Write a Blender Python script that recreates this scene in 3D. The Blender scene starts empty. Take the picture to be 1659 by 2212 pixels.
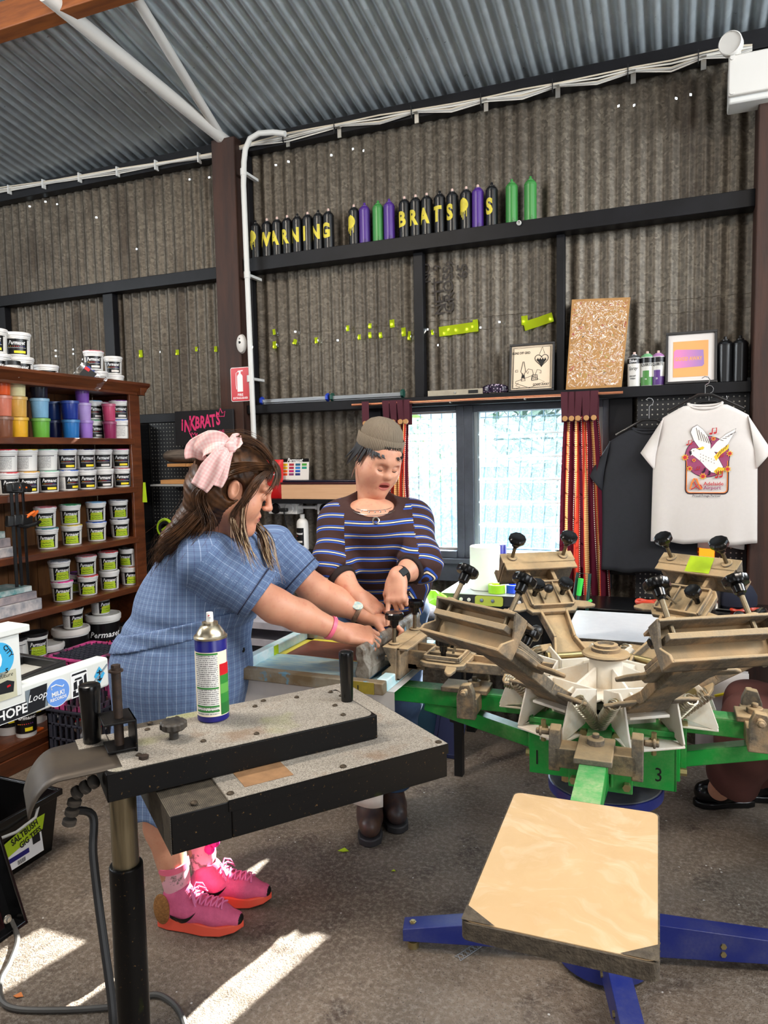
import bpy, bmesh, math, random
import numpy as np
from mathutils import Vector, Matrix, Euler
from math import sin, cos, pi, radians, sqrt, atan2, tan
random.seed(7); np.random.seed(7)
S = bpy.context.scene; C = S.collection
# ------------------------------------------------------------------ camera, world, sun, exposure
FP = 1560.0; YAW, PIT, RHO, HC = radians(22), radians(-4.7), radians(1.1), 1.57
_r = Vector((cos(YAW), sin(YAW), 0)); _f = Vector((-sin(YAW), cos(YAW), 0)); _z = Vector((0, 0, 1))
FW = cos(PIT)*_f + sin(PIT)*_z; _u = -sin(PIT)*_f + cos(PIT)*_z
XC = _r*cos(RHO) - _u*sin(RHO); YC = _u*cos(RHO) + _r*sin(RHO); OC = Vector((0, 0, HC))
cd = bpy.data.cameras.new('camera'); cam = bpy.data.objects.new('camera', cd); C.objects.link(cam)
cd.sensor_fit = 'VERTICAL'; cd.sensor_height = 36; cd.lens = FP/2212*36; cd.clip_start = 0.05; cd.clip_end = 200
cam.matrix_world = Matrix(((XC.x, YC.x, -FW.x, 0), (XC.y, YC.y, -FW.y, 0), (XC.z, YC.z, -FW.z, HC), (0, 0, 0, 1)))
S.camera = cam
S.view_settings.view_transform = 'Standard'; S.view_settings.look = 'None'
S.view_settings.gamma = 1; S.view_settings.use_curve_mapping = False
S.view_settings.exposure = 0.78
wd = bpy.data.worlds.new('sky'); S.world = wd; wd.use_nodes = True
_n = wd.node_tree.nodes; _l = wd.node_tree.links; bg = _n['Background']; bg.inputs[0].default_value = (0.78, 0.90, 1.0, 1)
_g = _n.new('ShaderNodeTexCoord'); _s = _n.new('ShaderNodeSeparateXYZ'); _m = _n.new('ShaderNodeMapRange'); _l.new(_g.outputs['Generated'], _s.inputs[0]); _l.new(_s.outputs[2], _m.inputs[0])
_m.inputs[1].default_value = 0.04; _m.inputs[2].default_value = 0.45; _m.inputs[3].default_value = 0.7; _m.inputs[4].default_value = 13.0; _l.new(_m.outputs[0], bg.inputs[1])   # pale horizon, bright sky above
def lamp(name, kind, loc, energy, col, rot=None, look=None, **kw):
    l = bpy.data.lights.new(name, kind); l.energy = energy; l.color = col
    for k, v in kw.items(): setattr(l, k, v)
    o = bpy.data.objects.new(name, l); C.objects.link(o); o.location = loc
    if look is not None: o.rotation_euler = Vector(look).to_track_quat('-Z', 'Y').to_euler()
    return o
lamp('sun', 'SUN', (-1, 8, 6), 42.0, (1.0, 0.95, 0.86), look=(-0.24*cos(radians(30)), -0.97*cos(radians(30)), -sin(radians(30))), angle=radians(0.6))
lamp('shed_batten_lamp', 'AREA', (-2.4, 1.0, 3.85), 66, (1.0, 0.90, 0.78), look=(-0.1, 0.1, -1), shape='RECTANGLE', size=1.5, size_y=0.2)
lamp('shed_batten_lamp', 'AREA', (1.5, 0.3, 3.85), 50, (1.0, 0.90, 0.78), look=(-0.25, 0.2, -1), shape='RECTANGLE', size=1.5, size_y=0.2)
lamp('right_side_fill', 'AREA', (2.9, -0.4, 1.8), 50, (0.92, 0.96, 1.0), look=(-1, 0.5, 0.05), shape='RECTANGLE', size=2.2, size_y=2.4)  # added area light from the right, brings out the wall corrugations
lamp('side_uplight_fill', 'AREA', (2.9, 2.2, 2.9), 115, (0.90, 0.96, 1.0), look=(-1, 0.0, 0.30), shape='RECTANGLE', size=2.4, size_y=0.6)  # added unseen uplight from the right, brightens the ceiling and its ridges
lamp('side_uplight_fill', 'AREA', (-5.7, 0.5, 2.9), 80, (0.90, 0.96, 1.0), look=(1, 0.25, 0.35), shape='RECTANGLE', size=2.4, size_y=0.6)  # its weaker partner on the left, added as ceiling fill too
lamp('roller_door_daylight', 'AREA', (-1.5, -3.2, 2.0), 20, (0.95, 0.97, 1.0), look=(0, 1, -0.05), shape='RECTANGLE', size=4.0, size_y=2.8)

def ray(px, py): return FW + XC*((px-829.5)/FP) - YC*((py-1106)/FP)
def aty(px, py, Y): d = ray(px, py); return OC + d*(Y/d.y)
def atz(px, py, Z): d = ray(px, py); return OC + d*((Z-HC)/d.z)
def atx(px, py, X): d = ray(px, py); return OC + d*(X/d.x)
def atd(px, py, D): return OC + ray(px, py)*D

# ------------------------------------------------------------------ materials
def lin(c):
    if isinstance(c, str): c = [int(c[i:i+2], 16)/255 for i in (0, 2, 4)]
    elif max(c) > 1.001: c = [x/255 for x in c]
    return tuple((x/12.92 if x <= .04045 else ((x+.055)/1.055)**2.4) for x in c)
_M = {}
def mat(name, col, rough=.6, metal=0, var=0, scale=20, col2=None, bump=0, bscale=None, trans=0, alpha=1, emit=0, spec=.5, stretch=None, coat=0, thr=(.35, .65)):
    """procedural principled: col mixed with col2 (or darker col) by object-space noise; optional bump"""
    if name in _M: return _M[name]
    m = bpy.data.materials.new(name); m.use_nodes = True; nt = m.node_tree; N = nt.nodes; L = nt.links
    b = N['Principled BSDF']; c = lin(col)
    b.inputs['Base Color'].default_value = (*c, 1); b.inputs['Roughness'].default_value = rough
    b.inputs['Metallic'].default_value = metal; b.inputs['Specular IOR Level'].default_value = spec
    if coat: b.inputs['Coat Weight'].default_value = coat
    if trans: b.inputs['Transmission Weight'].default_value = trans
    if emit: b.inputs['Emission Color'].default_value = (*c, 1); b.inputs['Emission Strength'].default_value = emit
    b.inputs['Alpha'].default_value = alpha
    if var or bump:
        tc = N.new('ShaderNodeTexCoord'); src = tc.outputs['Object']
        if stretch:
            mp = N.new('ShaderNodeMapping'); mp.inputs['Scale'].default_value = stretch; L.new(src, mp.inputs[0]); src = mp.outputs[0]
    if var:
        n = N.new('ShaderNodeTexNoise'); n.inputs['Scale'].default_value = scale; n.inputs['Detail'].default_value = 6; n.inputs['Roughness'].default_value = .62
        L.new(src, n.inputs['Vector'])
        mr = N.new('ShaderNodeMapRange'); mr.inputs[1].default_value = thr[0]; mr.inputs[2].default_value = thr[1]; mr.inputs[4].default_value = var
        L.new(n.outputs['Fac'], mr.inputs[0])
        mx = N.new('ShaderNodeMix'); mx.data_type = 'RGBA'; mx.inputs[6].default_value = (*c, 1)
        mx.inputs[7].default_value = (*(lin(col2) if col2 else [x*.45 for x in c]), 1)
        L.new(mr.outputs[0], mx.inputs[0]); L.new(mx.outputs[2], b.inputs['Base Color'])
    if bump:
        n2 = N.new('ShaderNodeTexNoise'); n2.inputs['Scale'].default_value = bscale or scale*3; n2.inputs['Detail'].default_value = 4
        L.new(src, n2.inputs['Vector'])
        bp = N.new('ShaderNodeBump'); bp.inputs['Strength'].default_value = bump; bp.inputs['Distance'].default_value = .004
        L.new(n2.outputs['Fac'], bp.inputs['Height']); L.new(bp.outputs[0], b.inputs['Normal'])
    _M[name] = m; return m
class NT:
    """tiny node-graph helper"""
    def __init__(s, name, rough=.6, metal=0):
        s.m = bpy.data.materials.new(name); s.m.use_nodes = True; s.N = s.m.node_tree.nodes; s.L = s.m.node_tree.links
        s.b = s.N['Principled BSDF']; s.b.inputs['Roughness'].default_value = rough; s.b.inputs['Metallic'].default_value = metal
    def n(s, t, ins=None, **kw):
        x = s.N.new('ShaderNode'+t)
        for k, v in kw.items(): setattr(x, k, v)
        for k, v in (ins or {}).items(): s.put(x.inputs[k], v)
        return x
    def put(s, i, v):
        if hasattr(v, 'links'): s.L.new(v, i)
        else: i.default_value = v
    def math(s, op, a, b=0, c=0, clamp=False):
        x = s.n('Math', {0: a, 1: b, 2: c}, operation=op); x.use_clamp = clamp; return x.outputs[0]
    def mix(s, f, a, b):
        x = s.n('Mix', data_type='RGBA')
        s.put(x.inputs[0], f); s.put(x.inputs[6], a if hasattr(a, 'links') else (*lin(a), 1)); s.put(x.inputs[7], b if hasattr(b, 'links') else (*lin(b), 1)); return x.outputs[2]
    def noise(s, vec, scale, detail=5, rough=.6): 
        return s.n('TexNoise', {'Vector': vec, 'Scale': scale, 'Detail': detail, 'Roughness': rough}).outputs['Fac']
    def rng(s, v, a, b, c=0, d=1):
        return s.n('MapRange', {0: v, 1: a, 2: b, 3: c, 4: d}).outputs[0]
    def map(s, vec, sc, rot=(0, 0, 0)):
        return s.n('Mapping', {0: vec, 'Scale': sc, 'Rotation': rot}).outputs[0]
    def bump(s, h, st=.3, dist=.004):
        s.L.new(s.n('Bump', {'Height': h, 'Strength': st, 'Distance': dist}).outputs[0], s.b.inputs['Normal'])
    def col(s, c): s.put(s.b.inputs['Base Color'], c)

# ------------------------------------------------------------------ mesh builder
def rotm(ax='Z', deg=0): return Matrix.Rotation(radians(deg), 4, ax)
def frame(z, x=None, o=(0, 0, 0)):
    z = Vector(z).normalized(); x = Vector(x) if x is not None else (Vector((1, 0, 0)) if abs(z.x) < .9 else Vector((0, 1, 0)))
    y = z.cross(x).normalized(); x = y.cross(z).normalized(); o = Vector(o)
    return Matrix(((x.x, y.x, z.x, o.x), (x.y, y.y, z.y, o.y), (x.z, y.z, z.z, o.z), (0, 0, 0, 1)))
class MB:
    def __init__(s, M=None): s.v = []; s.f = []; s.mi = []; s.M = M; s.k = 0
    def add(s, vs, fs):
        o = len(s.v)
        for p in vs:
            p = Vector(p); s.v.append(s.M @ p if s.M else p)
        for f in fs: s.f.append([i+o for i in f]); s.mi.append(s.k)
        return s
    def bx(s, x0, x1, y0, y1, z0, z1):
        return s.add([(x0, y0, z0), (x1, y0, z0), (x1, y1, z0), (x0, y1, z0), (x0, y0, z1), (x1, y0, z1), (x1, y1, z1), (x0, y1, z1)],
                     [(3, 2, 1, 0), (4, 5, 6, 7), (0, 1, 5, 4), (1, 2, 6, 5), (2, 3, 7, 6), (3, 0, 4, 7)])
    def box(s, c, d): return s.bx(c[0]-d[0]/2, c[0]+d[0]/2, c[1]-d[1]/2, c[1]+d[1]/2, c[2]-d[2]/2, c[2]+d[2]/2)
    def hexa(s, b, t):
        n = len(b)
        return s.add(list(b)+list(t), [tuple(reversed(range(n))), tuple(range(n, 2*n))] + [(i, (i+1) % n, n+(i+1) % n, n+i) for i in range(n)])
    def bar(s, p0, p1, w, h, up=(0, 0, 1), w1=None, h1=None):
        p0, p1 = Vector(p0), Vector(p1); F = frame(p1-p0, Vector(up).cross(p1-p0)); X = F.col[0].to_3d(); Y = F.col[1].to_3d()
        w1 = w if w1 is None else w1; h1 = h if h1 is None else h1
        q = lambda p, w, h: [p+X*a*w/2+Y*b*h/2 for a, b in ((-1, -1), (1, -1), (1, 1), (-1, 1))]
        return s.hexa(q(p0, w, h), q(p1, w1, h1))
    def cyl(s, p0, p1, r0, r1=None, n=16):
        p0, p1 = Vector(p0), Vector(p1); r1 = r0 if r1 is None else r1; F = frame(p1-p0); X = F.col[0].to_3d(); Y = F.col[1].to_3d()
        q = lambda p, r: [p+X*r*cos(2*pi*i/n)+Y*r*sin(2*pi*i/n) for i in range(n)]
        return s.hexa(q(p0, r0), q(p1, r1))
    def lathe(s, prof, M=None, n=20, wav=None, close=False):
        M = M or Matrix(); vs = []; fs = []; k = len(prof)
        for (r, z) in prof:
            for i in range(n):
                a = 2*pi*i/n; rr = r*(wav(a, z) if wav else 1); vs.append(M @ Vector((rr*cos(a), rr*sin(a), z)))
        for j in range(k-1):
            for i in range(n): fs.append((j*n+i, j*n+(i+1) % n, (j+1)*n+(i+1) % n, (j+1)*n+i))
        if prof[0][0] > 1e-6: fs.append(tuple(reversed(range(n))))
        if prof[-1][0] > 1e-6: fs.append(tuple((k-1)*n+i for i in range(n)))
        return s.add(vs, fs)
    def tube(s, pts, r, n=8, closed=False):
        P = [Vector(p) for p in pts]; K = len(P); vs = []; fs = []; up = None
        for i, p in enumerate(P):
            t = (P[(i+1) % K]-P[i-1]) if closed else (P[min(i+1, K-1)]-P[max(i-1, 0)])
            if t.length < 1e-9: t = Vector((0, 0, 1))
            t.normalize()
            if up is None: up = frame(t).col[0].to_3d()
            up = (up-t*up.dot(t)); up = up.normalized() if up.length > 1e-6 else frame(t).col[0].to_3d()
            w = t.cross(up); rr = r[i] if isinstance(r, (list, tuple)) else r
            vs += [p+up*rr*cos(2*pi*a/n)+w*rr*sin(2*pi*a/n) for a in range(n)]
        for i in range(K if closed else K-1):
            j = (i+1) % K
            fs += [(i*n+a, i*n+(a+1) % n, j*n+(a+1) % n, j*n+a) for a in range(n)]
        if not closed: fs += [tuple(reversed(range(n))), tuple((K-1)*n+a for a in range(n))]
        return s.add(vs, fs)
    def prism(s, poly, h, M=None, z0=0):
        M = M or Matrix(); n = len(poly)
        if sum(poly[i][0]*poly[(i+1) % n][1]-poly[(i+1) % n][0]*poly[i][1] for i in range(n)) < 0: poly = poly[::-1]
        return s.hexa([M @ Vector((x, y, z0)) for x, y in poly], [M @ Vector((x, y, z0+h)) for x, y in poly])
    def sheet(s, fn, nu, nv):
        vs = [fn(i/nu, j/nv) for j in range(nv+1) for i in range(nu+1)]
        return s.add(vs, [(j*(nu+1)+i, j*(nu+1)+i+1, (j+1)*(nu+1)+i+1, (j+1)*(nu+1)+i) for j in range(nv) for i in range(nu)])
    def ball(s, c, r, n=12, m=8):
        r = r if isinstance(r, (tuple, list)) else (r, r, r); c = Vector(c)
        vs = [c+Vector((r[0]*sin(pi*j/m)*cos(2*pi*i/n), r[1]*sin(pi*j/m)*sin(2*pi*i/n), r[2]*cos(pi*j/m))) for j in range(1, m) for i in range(n)]
        fs = [(j*n+i, (j+1)*n+i, (j+1)*n+(i+1) % n, j*n+(i+1) % n) for j in range(m-2) for i in range(n)]
        vs += [c+Vector((0, 0, r[2])), c-Vector((0, 0, r[2]))]; t = len(vs)-2
        fs += [(t, i, (i+1) % n) for i in range(n)] + [(t+1, (m-2)*n+(i+1) % n, (m-2)*n+i) for i in range(n)]
        return s.add(vs, fs)
    def spring(s, p0, p1, R, wire, turns, n=10):
        p0, p1 = Vector(p0), Vector(p1); F = frame(p1-p0, o=p0); L = (p1-p0).length; K = int(turns*n)
        return s.tube([F @ Vector((R*cos(2*pi*i/n), R*sin(2*pi*i/n), L*i/K)) for i in range(K+1)], wire, 5)
    def build(s, name, mats, parent=None, bevel=0, ang=35, label=None, seg=2, solid=0, sub=0):
        mats = mats if isinstance(mats, (list, tuple)) else [mats]
        return mk(name, [tuple(p) for p in s.v], s.f, mats, parent, s.mi, bevel, ang, label, seg, solid, sub)
_INV = {}
def mk(name, v, f, mats, parent=None, mi=None, bevel=0, ang=35, label=None, seg=2, solid=0, sub=0):
    me = bpy.data.meshes.new(name)
    if parent is not None and parent.name in _INV: I = _INV[parent.name]; v = [tuple(I @ Vector(p)) for p in v]
    me.from_pydata(v, [], f); me.validate()
    for m in mats: me.materials.append(m)
    if mi is not None and len(mats) > 1 and len(mi) == len(me.polygons): me.polygons.foreach_set('material_index', mi)
    if ang:
        me.polygons.foreach_set('use_smooth', [True]*len(me.polygons))
        if ang < 179: me.set_sharp_from_angle(angle=radians(ang))
    me.update()
    o = bpy.data.objects.new(name, me); C.objects.link(o)
    if parent is not None:
        o.parent = parent
        if parent.name in _INV: _INV[o.name] = _INV[parent.name]
    if solid:
        q = o.modifiers.new('solid', 'SOLIDIFY'); q.thickness = solid; q.offset = 0
    if sub:
        q = o.modifiers.new('sub', 'SUBSURF'); q.levels = sub; q.render_levels = sub
    if bevel:
        q = o.modifiers.new('bevel', 'BEVEL'); q.width = bevel; q.segments = seg; q.limit_method = 'ANGLE'; q.angle_limit = radians(40); q.harden_normals = False
    if label: o['label'] = label
    return o
def thing(name, label, cat, loc=(0, 0, 0), rz=0, group=None, R=None):
    o = bpy.data.objects.new(name, None); C.objects.link(o); o.empty_display_size = .05
    M = Matrix.Translation(Vector(loc)) @ (R.to_4x4() if R else Matrix.Rotation(rz, 4, 'Z'))
    o.matrix_world = M
    if M != Matrix(): _INV[o.name] = M.inverted()
    return tag(o, label, cat, group)
def tag(o, label, cat, group=None):
    o['label'] = label; o['category'] = cat
    if group: o['group'] = group
    return o
def struct(o): o['kind'] = 'structure'; return o
def dup(root, M, label=None, group=None):
    def cp(a, par):
        b = a.copy(); C.objects.link(b); b.parent = par
        for ch in list(a.children): cp(ch, b)
        return b
    r = cp(root, None); r.matrix_world = M
    if label: r['label'] = label
    if group: r['group'] = group
    return r
def TR(loc, rz=0, R=None): return Matrix.Translation(Vector(loc)) @ (R.to_4x4() if R else Matrix.Rotation(rz, 4, 'Z'))
_TX = {}
def text_mesh(txt, size=1, ext=.0, align='CENTER', shear=0, res=2, bold=0, sp=1):
    key = (txt, ext, align, shear, res, bold, sp)
    if key not in _TX:
        cu = bpy.data.curves.new('t', 'FONT'); cu.body = txt; cu.size = 1; cu.align_x = align; cu.align_y = 'CENTER'; cu.shear = shear
        cu.resolution_u = res; cu.offset = bold; cu.space_character = sp
        o = bpy.data.objects.new('t', cu); C.objects.link(o); dg = bpy.context.evaluated_depsgraph_get()
        me = bpy.data.meshes.new_from_object(o.evaluated_get(dg)); bpy.data.objects.remove(o)
        _TX[key] = ([v.co.copy() for v in me.vertices], [tuple(p.vertices) for p in me.polygons]); bpy.data.meshes.remove(me)
    v, f = _TX[key]; return [p*size for p in v], f
def split_tris(v, f, mx):
    v = [p.copy() for p in v]; out = []; st = []; mid = {}
    for q in f: st += [(q[0], q[i], q[i+1]) for i in range(1, len(q)-1)]
    while st:
        t = st.pop(); e = [abs(v[t[i]].x-v[t[(i+1) % 3]].x) for i in range(3)]; i = e.index(max(e))
        if e[i] <= mx: out.append(t); continue
        a, b, c = t[i], t[(i+1) % 3], t[(i+2) % 3]; k = (min(a, b), max(a, b))
        if k not in mid: mid[k] = len(v); v.append((v[a]+v[b])/2)
        m = mid[k]; st += [(a, m, c), (m, b, c)]
    return v, out
def put_text(mb, txt, M, size, wrap=None, sx=1, **kw):
    """flat lettering on plane M (x right, y up, z out); wrap=r bends it round a cylinder of radius r about local y"""
    v, f = text_mesh(txt, size, **kw)
    if wrap: v, f = split_tris(v, f, wrap*.3/max(sx, .3))
    if wrap: v = [Vector((wrap*sin(p.x*sx/wrap), p.y, wrap*cos(p.x*sx/wrap)-wrap)) for p in v]
    else: v = [Vector((p.x*sx, p.y, 0)) for p in v]
    mb.add([M @ p for p in v], f)
def wallM(p, tilt=0, yaw=0):
    """plane frame on the back wall: x right, y up, z towards the room"""
    return Matrix.Translation(Vector(p)) @ Matrix(((1, 0, 0, 0), (0, 0, -1, 0), (0, 1, 0, 0), (0, 0, 0, 1))) @ rotm('Z', tilt)
# ================================================================== the shed
Y0 = 4.04
def corr_mat(name, c1, c2, c3, metal, rough, sheet, spang):
    t = NT(name, rough, metal); o = t.n('TexCoord').outputs['Object']; sx = t.n('SeparateXYZ', {0: o})
    vo = t.n('TexVoronoi', {'Vector': t.map(o, (1, .3, 1)), 'Scale': spang}).outputs['Color']
    vb = t.n('SeparateColor', {0: vo}).outputs[0]
    n1 = t.noise(t.map(o, (1, 1, .35)), 3.2, 6, .65); n2 = t.noise(o, 22, 6, .7)
    sh = t.n('TexWhiteNoise', {'W': t.math('FLOOR', t.math('MULTIPLY', sx.outputs[0], 1/sheet))}, noise_dimensions='1D').outputs['Value']
    a = t.mix(t.math('MULTIPLY', t.math('MULTIPLY', vb, .65), t.rng(n2, .3, .7)), c1, c2)
    f = t.math('MULTIPLY', t.rng(n1, .46, .66), t.rng(sh, 0, 1, .35, 1.0))
    c = t.mix(f, a, c3)
    # horizontal dark water line where the sheets overlap
    t.col(c); t.b.inputs['Specular IOR Level'].default_value = .4
    t.put(t.b.inputs['Roughness'], t.rng(n2, .3, .7, rough-.1, rough+.15)); t.bump(n2, .12, .002)
    return t.m
m_wall = corr_mat('aged_galvanised_iron', (78, 71, 62), (150, 140, 124), (46, 35, 26), .4, .48, .76, 85)
m_roof = corr_mat('roof_galvanised_iron', (186, 196, 202), (216, 224, 228), (170, 178, 186), .65, .36, .76, 40)
m_black = mat('black_painted_timber', (11, 11, 14), .5, var=.6, scale=6, col2=(24, 24, 29), spec=.25, bump=.15, bscale=30, stretch=(1, 1, 1))
m_blackv = mat('black_painted_window_frame', (44, 48, 56), .5, var=.6, scale=8, col2=(70, 76, 86), bump=.1, bscale=40)
m_post = mat('dark_brown_stained_post', (62, 34, 22), .7, var=.8, scale=7, col2=(34, 18, 12), bump=.25, bscale=24, stretch=(3, 3, .4))
m_pine = mat('pine_rafter', (150, 84, 34), .6, var=.7, scale=10, col2=(100, 50, 20), stretch=(.4, 4, 4))
m_white = mat('white_paint_steel', (206, 203, 198), .4, var=.3, scale=5, col2=(200, 196, 190))
m_pvc = mat('grey_white_plastic', (205, 205, 202), .4)
m_pvcd = mat('mid_grey_plastic', (160, 160, 158), .45)  # mid grey plastic for beads, rails and brackets
m_steel = mat('zinc_plated_steel', (190, 188, 182), .35, 1)
m_blk = mat('matt_black_plastic', (18, 18, 19), .42)
m_blkgl = mat('gloss_black_plastic', (10, 10, 11), .22)

# floor
t = NT('stained_concrete', .8); o = t.n('TexCoord').outputs['Object']
a = t.noise(o, 1.1, 6, .6); b = t.noise(o, 5, 8, .72); c = t.noise(o, 60, 4, .7); d = t.noise(o, 170, 3, .6)
col = t.mix(t.rng(a, .38, .62), (128, 113, 98), (92, 79, 67))
col = t.mix(t.rng(b, .52, .68), col, (70, 56, 47))
col = t.mix(t.rng(c, .46, .72, 0, .75), col, (164, 154, 142))
col = t.mix(t.rng(d, .60, .68, 0, .85), col, (34, 30, 28))
sp = t.n('TexVoronoi', {'Vector': o, 'Scale': 26}).outputs['Distance']
col = t.mix(t.math('MULTIPLY', t.math('LESS_THAN', sp, .10), t.math('GREATER_THAN', b, .55)), col, (205, 203, 200))
t.col(col); t.bump(t.math('ADD', t.math('MULTIPLY', c, .5), d), .9, .006); t.put(t.b.inputs['Roughness'], t.rng(a, .3, .7, .55, .85))
m_floor = t.m
struct(MB().bx(-6.1, 3.2, -3.6, Y0+.1, -.12, 0).build('floor', m_floor, ang=0))

# corrugated back wall with the window opening and pin holes cut through
PW = .076; WX0, WX1, WZ0, WZ1 = -1.62, -.33, .985, 1.815
HOLES = [(120, 440), (97, 436), (63, 446), (291, 537), (207, 470), (408, 386), (448, 382), (118, 757), (118, 769), (155, 754), (155, 764), (176, 776), (304, 764),
         (383, 761), (424, 754), (466, 754), (343, 760), (553, 745), (553, 757), (592, 718), (593, 744), (636, 716), (637, 738), (683, 735), (729, 735), (751, 709),
         (776, 728), (799, 704), (799, 724), (822, 724), (847, 700), (871, 717), (884, 726), (923, 712), (934, 718), (945, 745), (961, 717), (973, 707),
         (985, 712), (1011, 710), (1026, 700), (1038, 708), (1077, 695), (1132, 692), (1190, 688), (597, 357), (622, 349), (763, 323), (787, 326),
         (716, 336), (1337, 227), (1369, 226), (1462, 212), (1490, 206)]
hol = []
for px, py in HOLES:
    p = aty(px, py, Y0+.01); hol.append((p.x, p.z))
zs = {0.0, .5, WZ0, WZ1, 2.74, 3.6}
hz = []
for x, z in hol:
    z = round(z, 3); a0, a1 = z-.005, z+.005; hz.append((x, a0, a1)); zs |= {a0, a1}
zs = sorted(zs)
x0 = -6.0; nx = int(9.0/PW*8); xs = [x0+PW/8*i for i in range(nx+1)]
A = .0105
wv = []
def wall_y(x, z): return Y0+.012+A*cos(2*pi*x/PW)+(.004 if (x/.76) % 1 < .05 else 0)
for z in zs:
    for x in xs: wv.append((x, wall_y(x, z), z))
wf = []; W = nx+1; dead = set()
for x, a0, a1 in hz:
    i = int((x-x0)/(PW/8))
    for j in range(len(zs)-1):
        if zs[j] >= a0-1e-6 and zs[j+1] <= a1+1e-6: dead.add((i, j))
for j in range(len(zs)-1):
    for i in range(nx):
        if (i, j) in dead: continue
        if xs[i] >= WX0 and xs[i+1] <= WX1 and zs[j] >= WZ0-1e-6 and zs[j+1] <= WZ1+1e-6: continue
        wf.append((j*W+i, j*W+i+1, (j+1)*W+i+1, (j+1)*W+i))
ow = struct(mk('wall_back', wv, wf, [m_wall], ang=179))
# stamped letters left on the iron by its old tins
m_stencil = mat('faded_black_stencil', (52, 46, 42), .8)
def wtxt(mb, txt, px, py, size, rot):
    p = aty(px, py, Y0-.004); put_text(mb, txt, wallM(p, rot), size, bold=.012)
mb = MB()
wtxt(mb, 'NETT', 950, 640, .085, 92); wtxt(mb, '9', 945, 578, .07, 92)
wtxt(mb, 'GROSS', 970, 625, .085, 92); wtxt(mb, '9', 972, 570, .07, 92); wtxt(mb, '65', 1000, 585, .085, 92); wtxt(mb, 'NO', 922, 590, .07, 92)
o = mb.build('stencil_print', m_stencil, ow, ang=0)

# ceiling: iron falling to the eave
SL = tan(radians(11.5))
def ceil_z(y): return 3.545+(Y0-y)*SL
nx2 = int(9.5/PW*8); cv = []; cf = []
ys = [Y0+.16, Y0+.02, 2.2, .2, -3.6]
for y in ys:
    for i in range(nx2+1):
        x = -6.5+PW/8*i; cv.append((x, y, ceil_z(y)+.012*cos(2*pi*x/PW)))
for j in range(len(ys)-1):
    for i in range(nx2): cf.append((j*(nx2+1)+i, j*(nx2+1)+i+1, (j+1)*(nx2+1)+i+1, (j+1)*(nx2+1)+i))
struct(mk('ceiling', cv, cf, [m_roof], ang=179, solid=.0012))
def trim(n, *a, m=m_black, bev=.003): return struct(MB().bx(*a).build('trim_%d' % n, m, bevel=bev))
trim(1, -6, 3, Y0-.075, Y0-.002, 3.425, 3.515)
trim(2, -2.50, .335, Y0-.105, Y0-.002, 2.70, 2.782)
trim(3, -6, -2.67, Y0-.075, Y0-.002, 2.69, 2.765)
trim(4, -2.50, .335, Y0-.115, Y0-.002, 1.828, 1.882)
trim(5, -1.402, -1.346, Y0-.055, Y0-.002, 1.882, 2.70)
trim(6, -.598, -.556, Y0-.055, Y0-.002, 1.882, 2.70)
trim(7, -3.665, -3.58, Y0-.055, Y0-.002, .5, 2.69)
trim(8, -4.68, -4.585, Y0-.055, Y0-.002, .5, 2.69)
trim(9, -2.672, -2.505, Y0-.15, Y0-.002, 0, 3.50, m=m_post, bev=.006)
trim(10, .335, .62, Y0-.17, Y0-.002, 0, 3.36, m=m_post, bev=.006)
trim(11, -2.505, -2.475, Y0-.05, Y0-.002, 1.882, 3.42)
trim(12, -2.50, -1.62, Y0-.10, Y0-.002, .915, .972)
trim(13, -.32, .335, Y0-.06, Y0-.002, .90, .97)
trim(14, -6, -2.672, Y0-.06, Y0-.002, 1.80, 1.86)
trim(15, -.325, -.21, Y0-.05, Y0-.002, .97, 1.828)
trim(16, -1.70, -1.62, Y0-.05, Y0-.002, .97, 1.828)

struct(MB().bx(-6.1, -6.0, -3.5, Y0+.15, 0, 5.2).build('wall_left', m_wall, ang=0))
struct(MB().bx(3.1, 3.2, -3.5, Y0+.15, 0, 5.2).build('wall_right', m_wall, ang=0))
struct(MB().bx(-6.1, 3.2, -3.6, -3.5, 0, 5.4).build('wall_front', m_wall, ang=0))
for i_, (a_, b_, z_) in enumerate(((-1.5, .7, 3.0),)):
    d_ = MB(); d_.bx(2.96, 3.1, a_-.1, a_, 0, z_+.1).bx(2.96, 3.1, b_, b_+.1, 0, z_+.1).bx(2.96, 3.1, a_, b_, z_, z_+.1); struct(d_.build('fill_light_frame', m_black, bevel=.004))  # unseen frame added round the right hand fill light
# timber beam and steel truss members under the roof
def ceil_pt(px, py, drop=0):
    d = ray(px, py); k = (3.545-drop+Y0*SL-HC)/(d.z+d.y*SL); return OC+d*k
pa = ceil_pt(60, 20, .05); yb = pa.y
struct(MB(rotm('Z', 0)).bx(-6.2, 3, yb-.05, yb+.04, ceil_z(yb)-.14, ceil_z(yb)-.012).build('trim_17', m_pine, bevel=.004))
def pole(n, p0, p1, r): return struct(MB().cyl(p0, p1, r, n=18).build('trim_%d' % n, m_white))
pole(18, (-2.60, Y0-.06, 3.50), ceil_pt(95, -14, .12), .036)
pole(19, (-2.62, Y0-.10, 3.52), ceil_pt(288, -14, .05), .026)
pole(20, (.47, Y0-.08, 3.42), atx(1672, -20, .47), .034)
struct(MB().bar((-2.60, Y0-.16, 3.515), (-2.60, Y0-.02, 3.49), .012, .07).build('trim_21', m_white))

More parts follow.
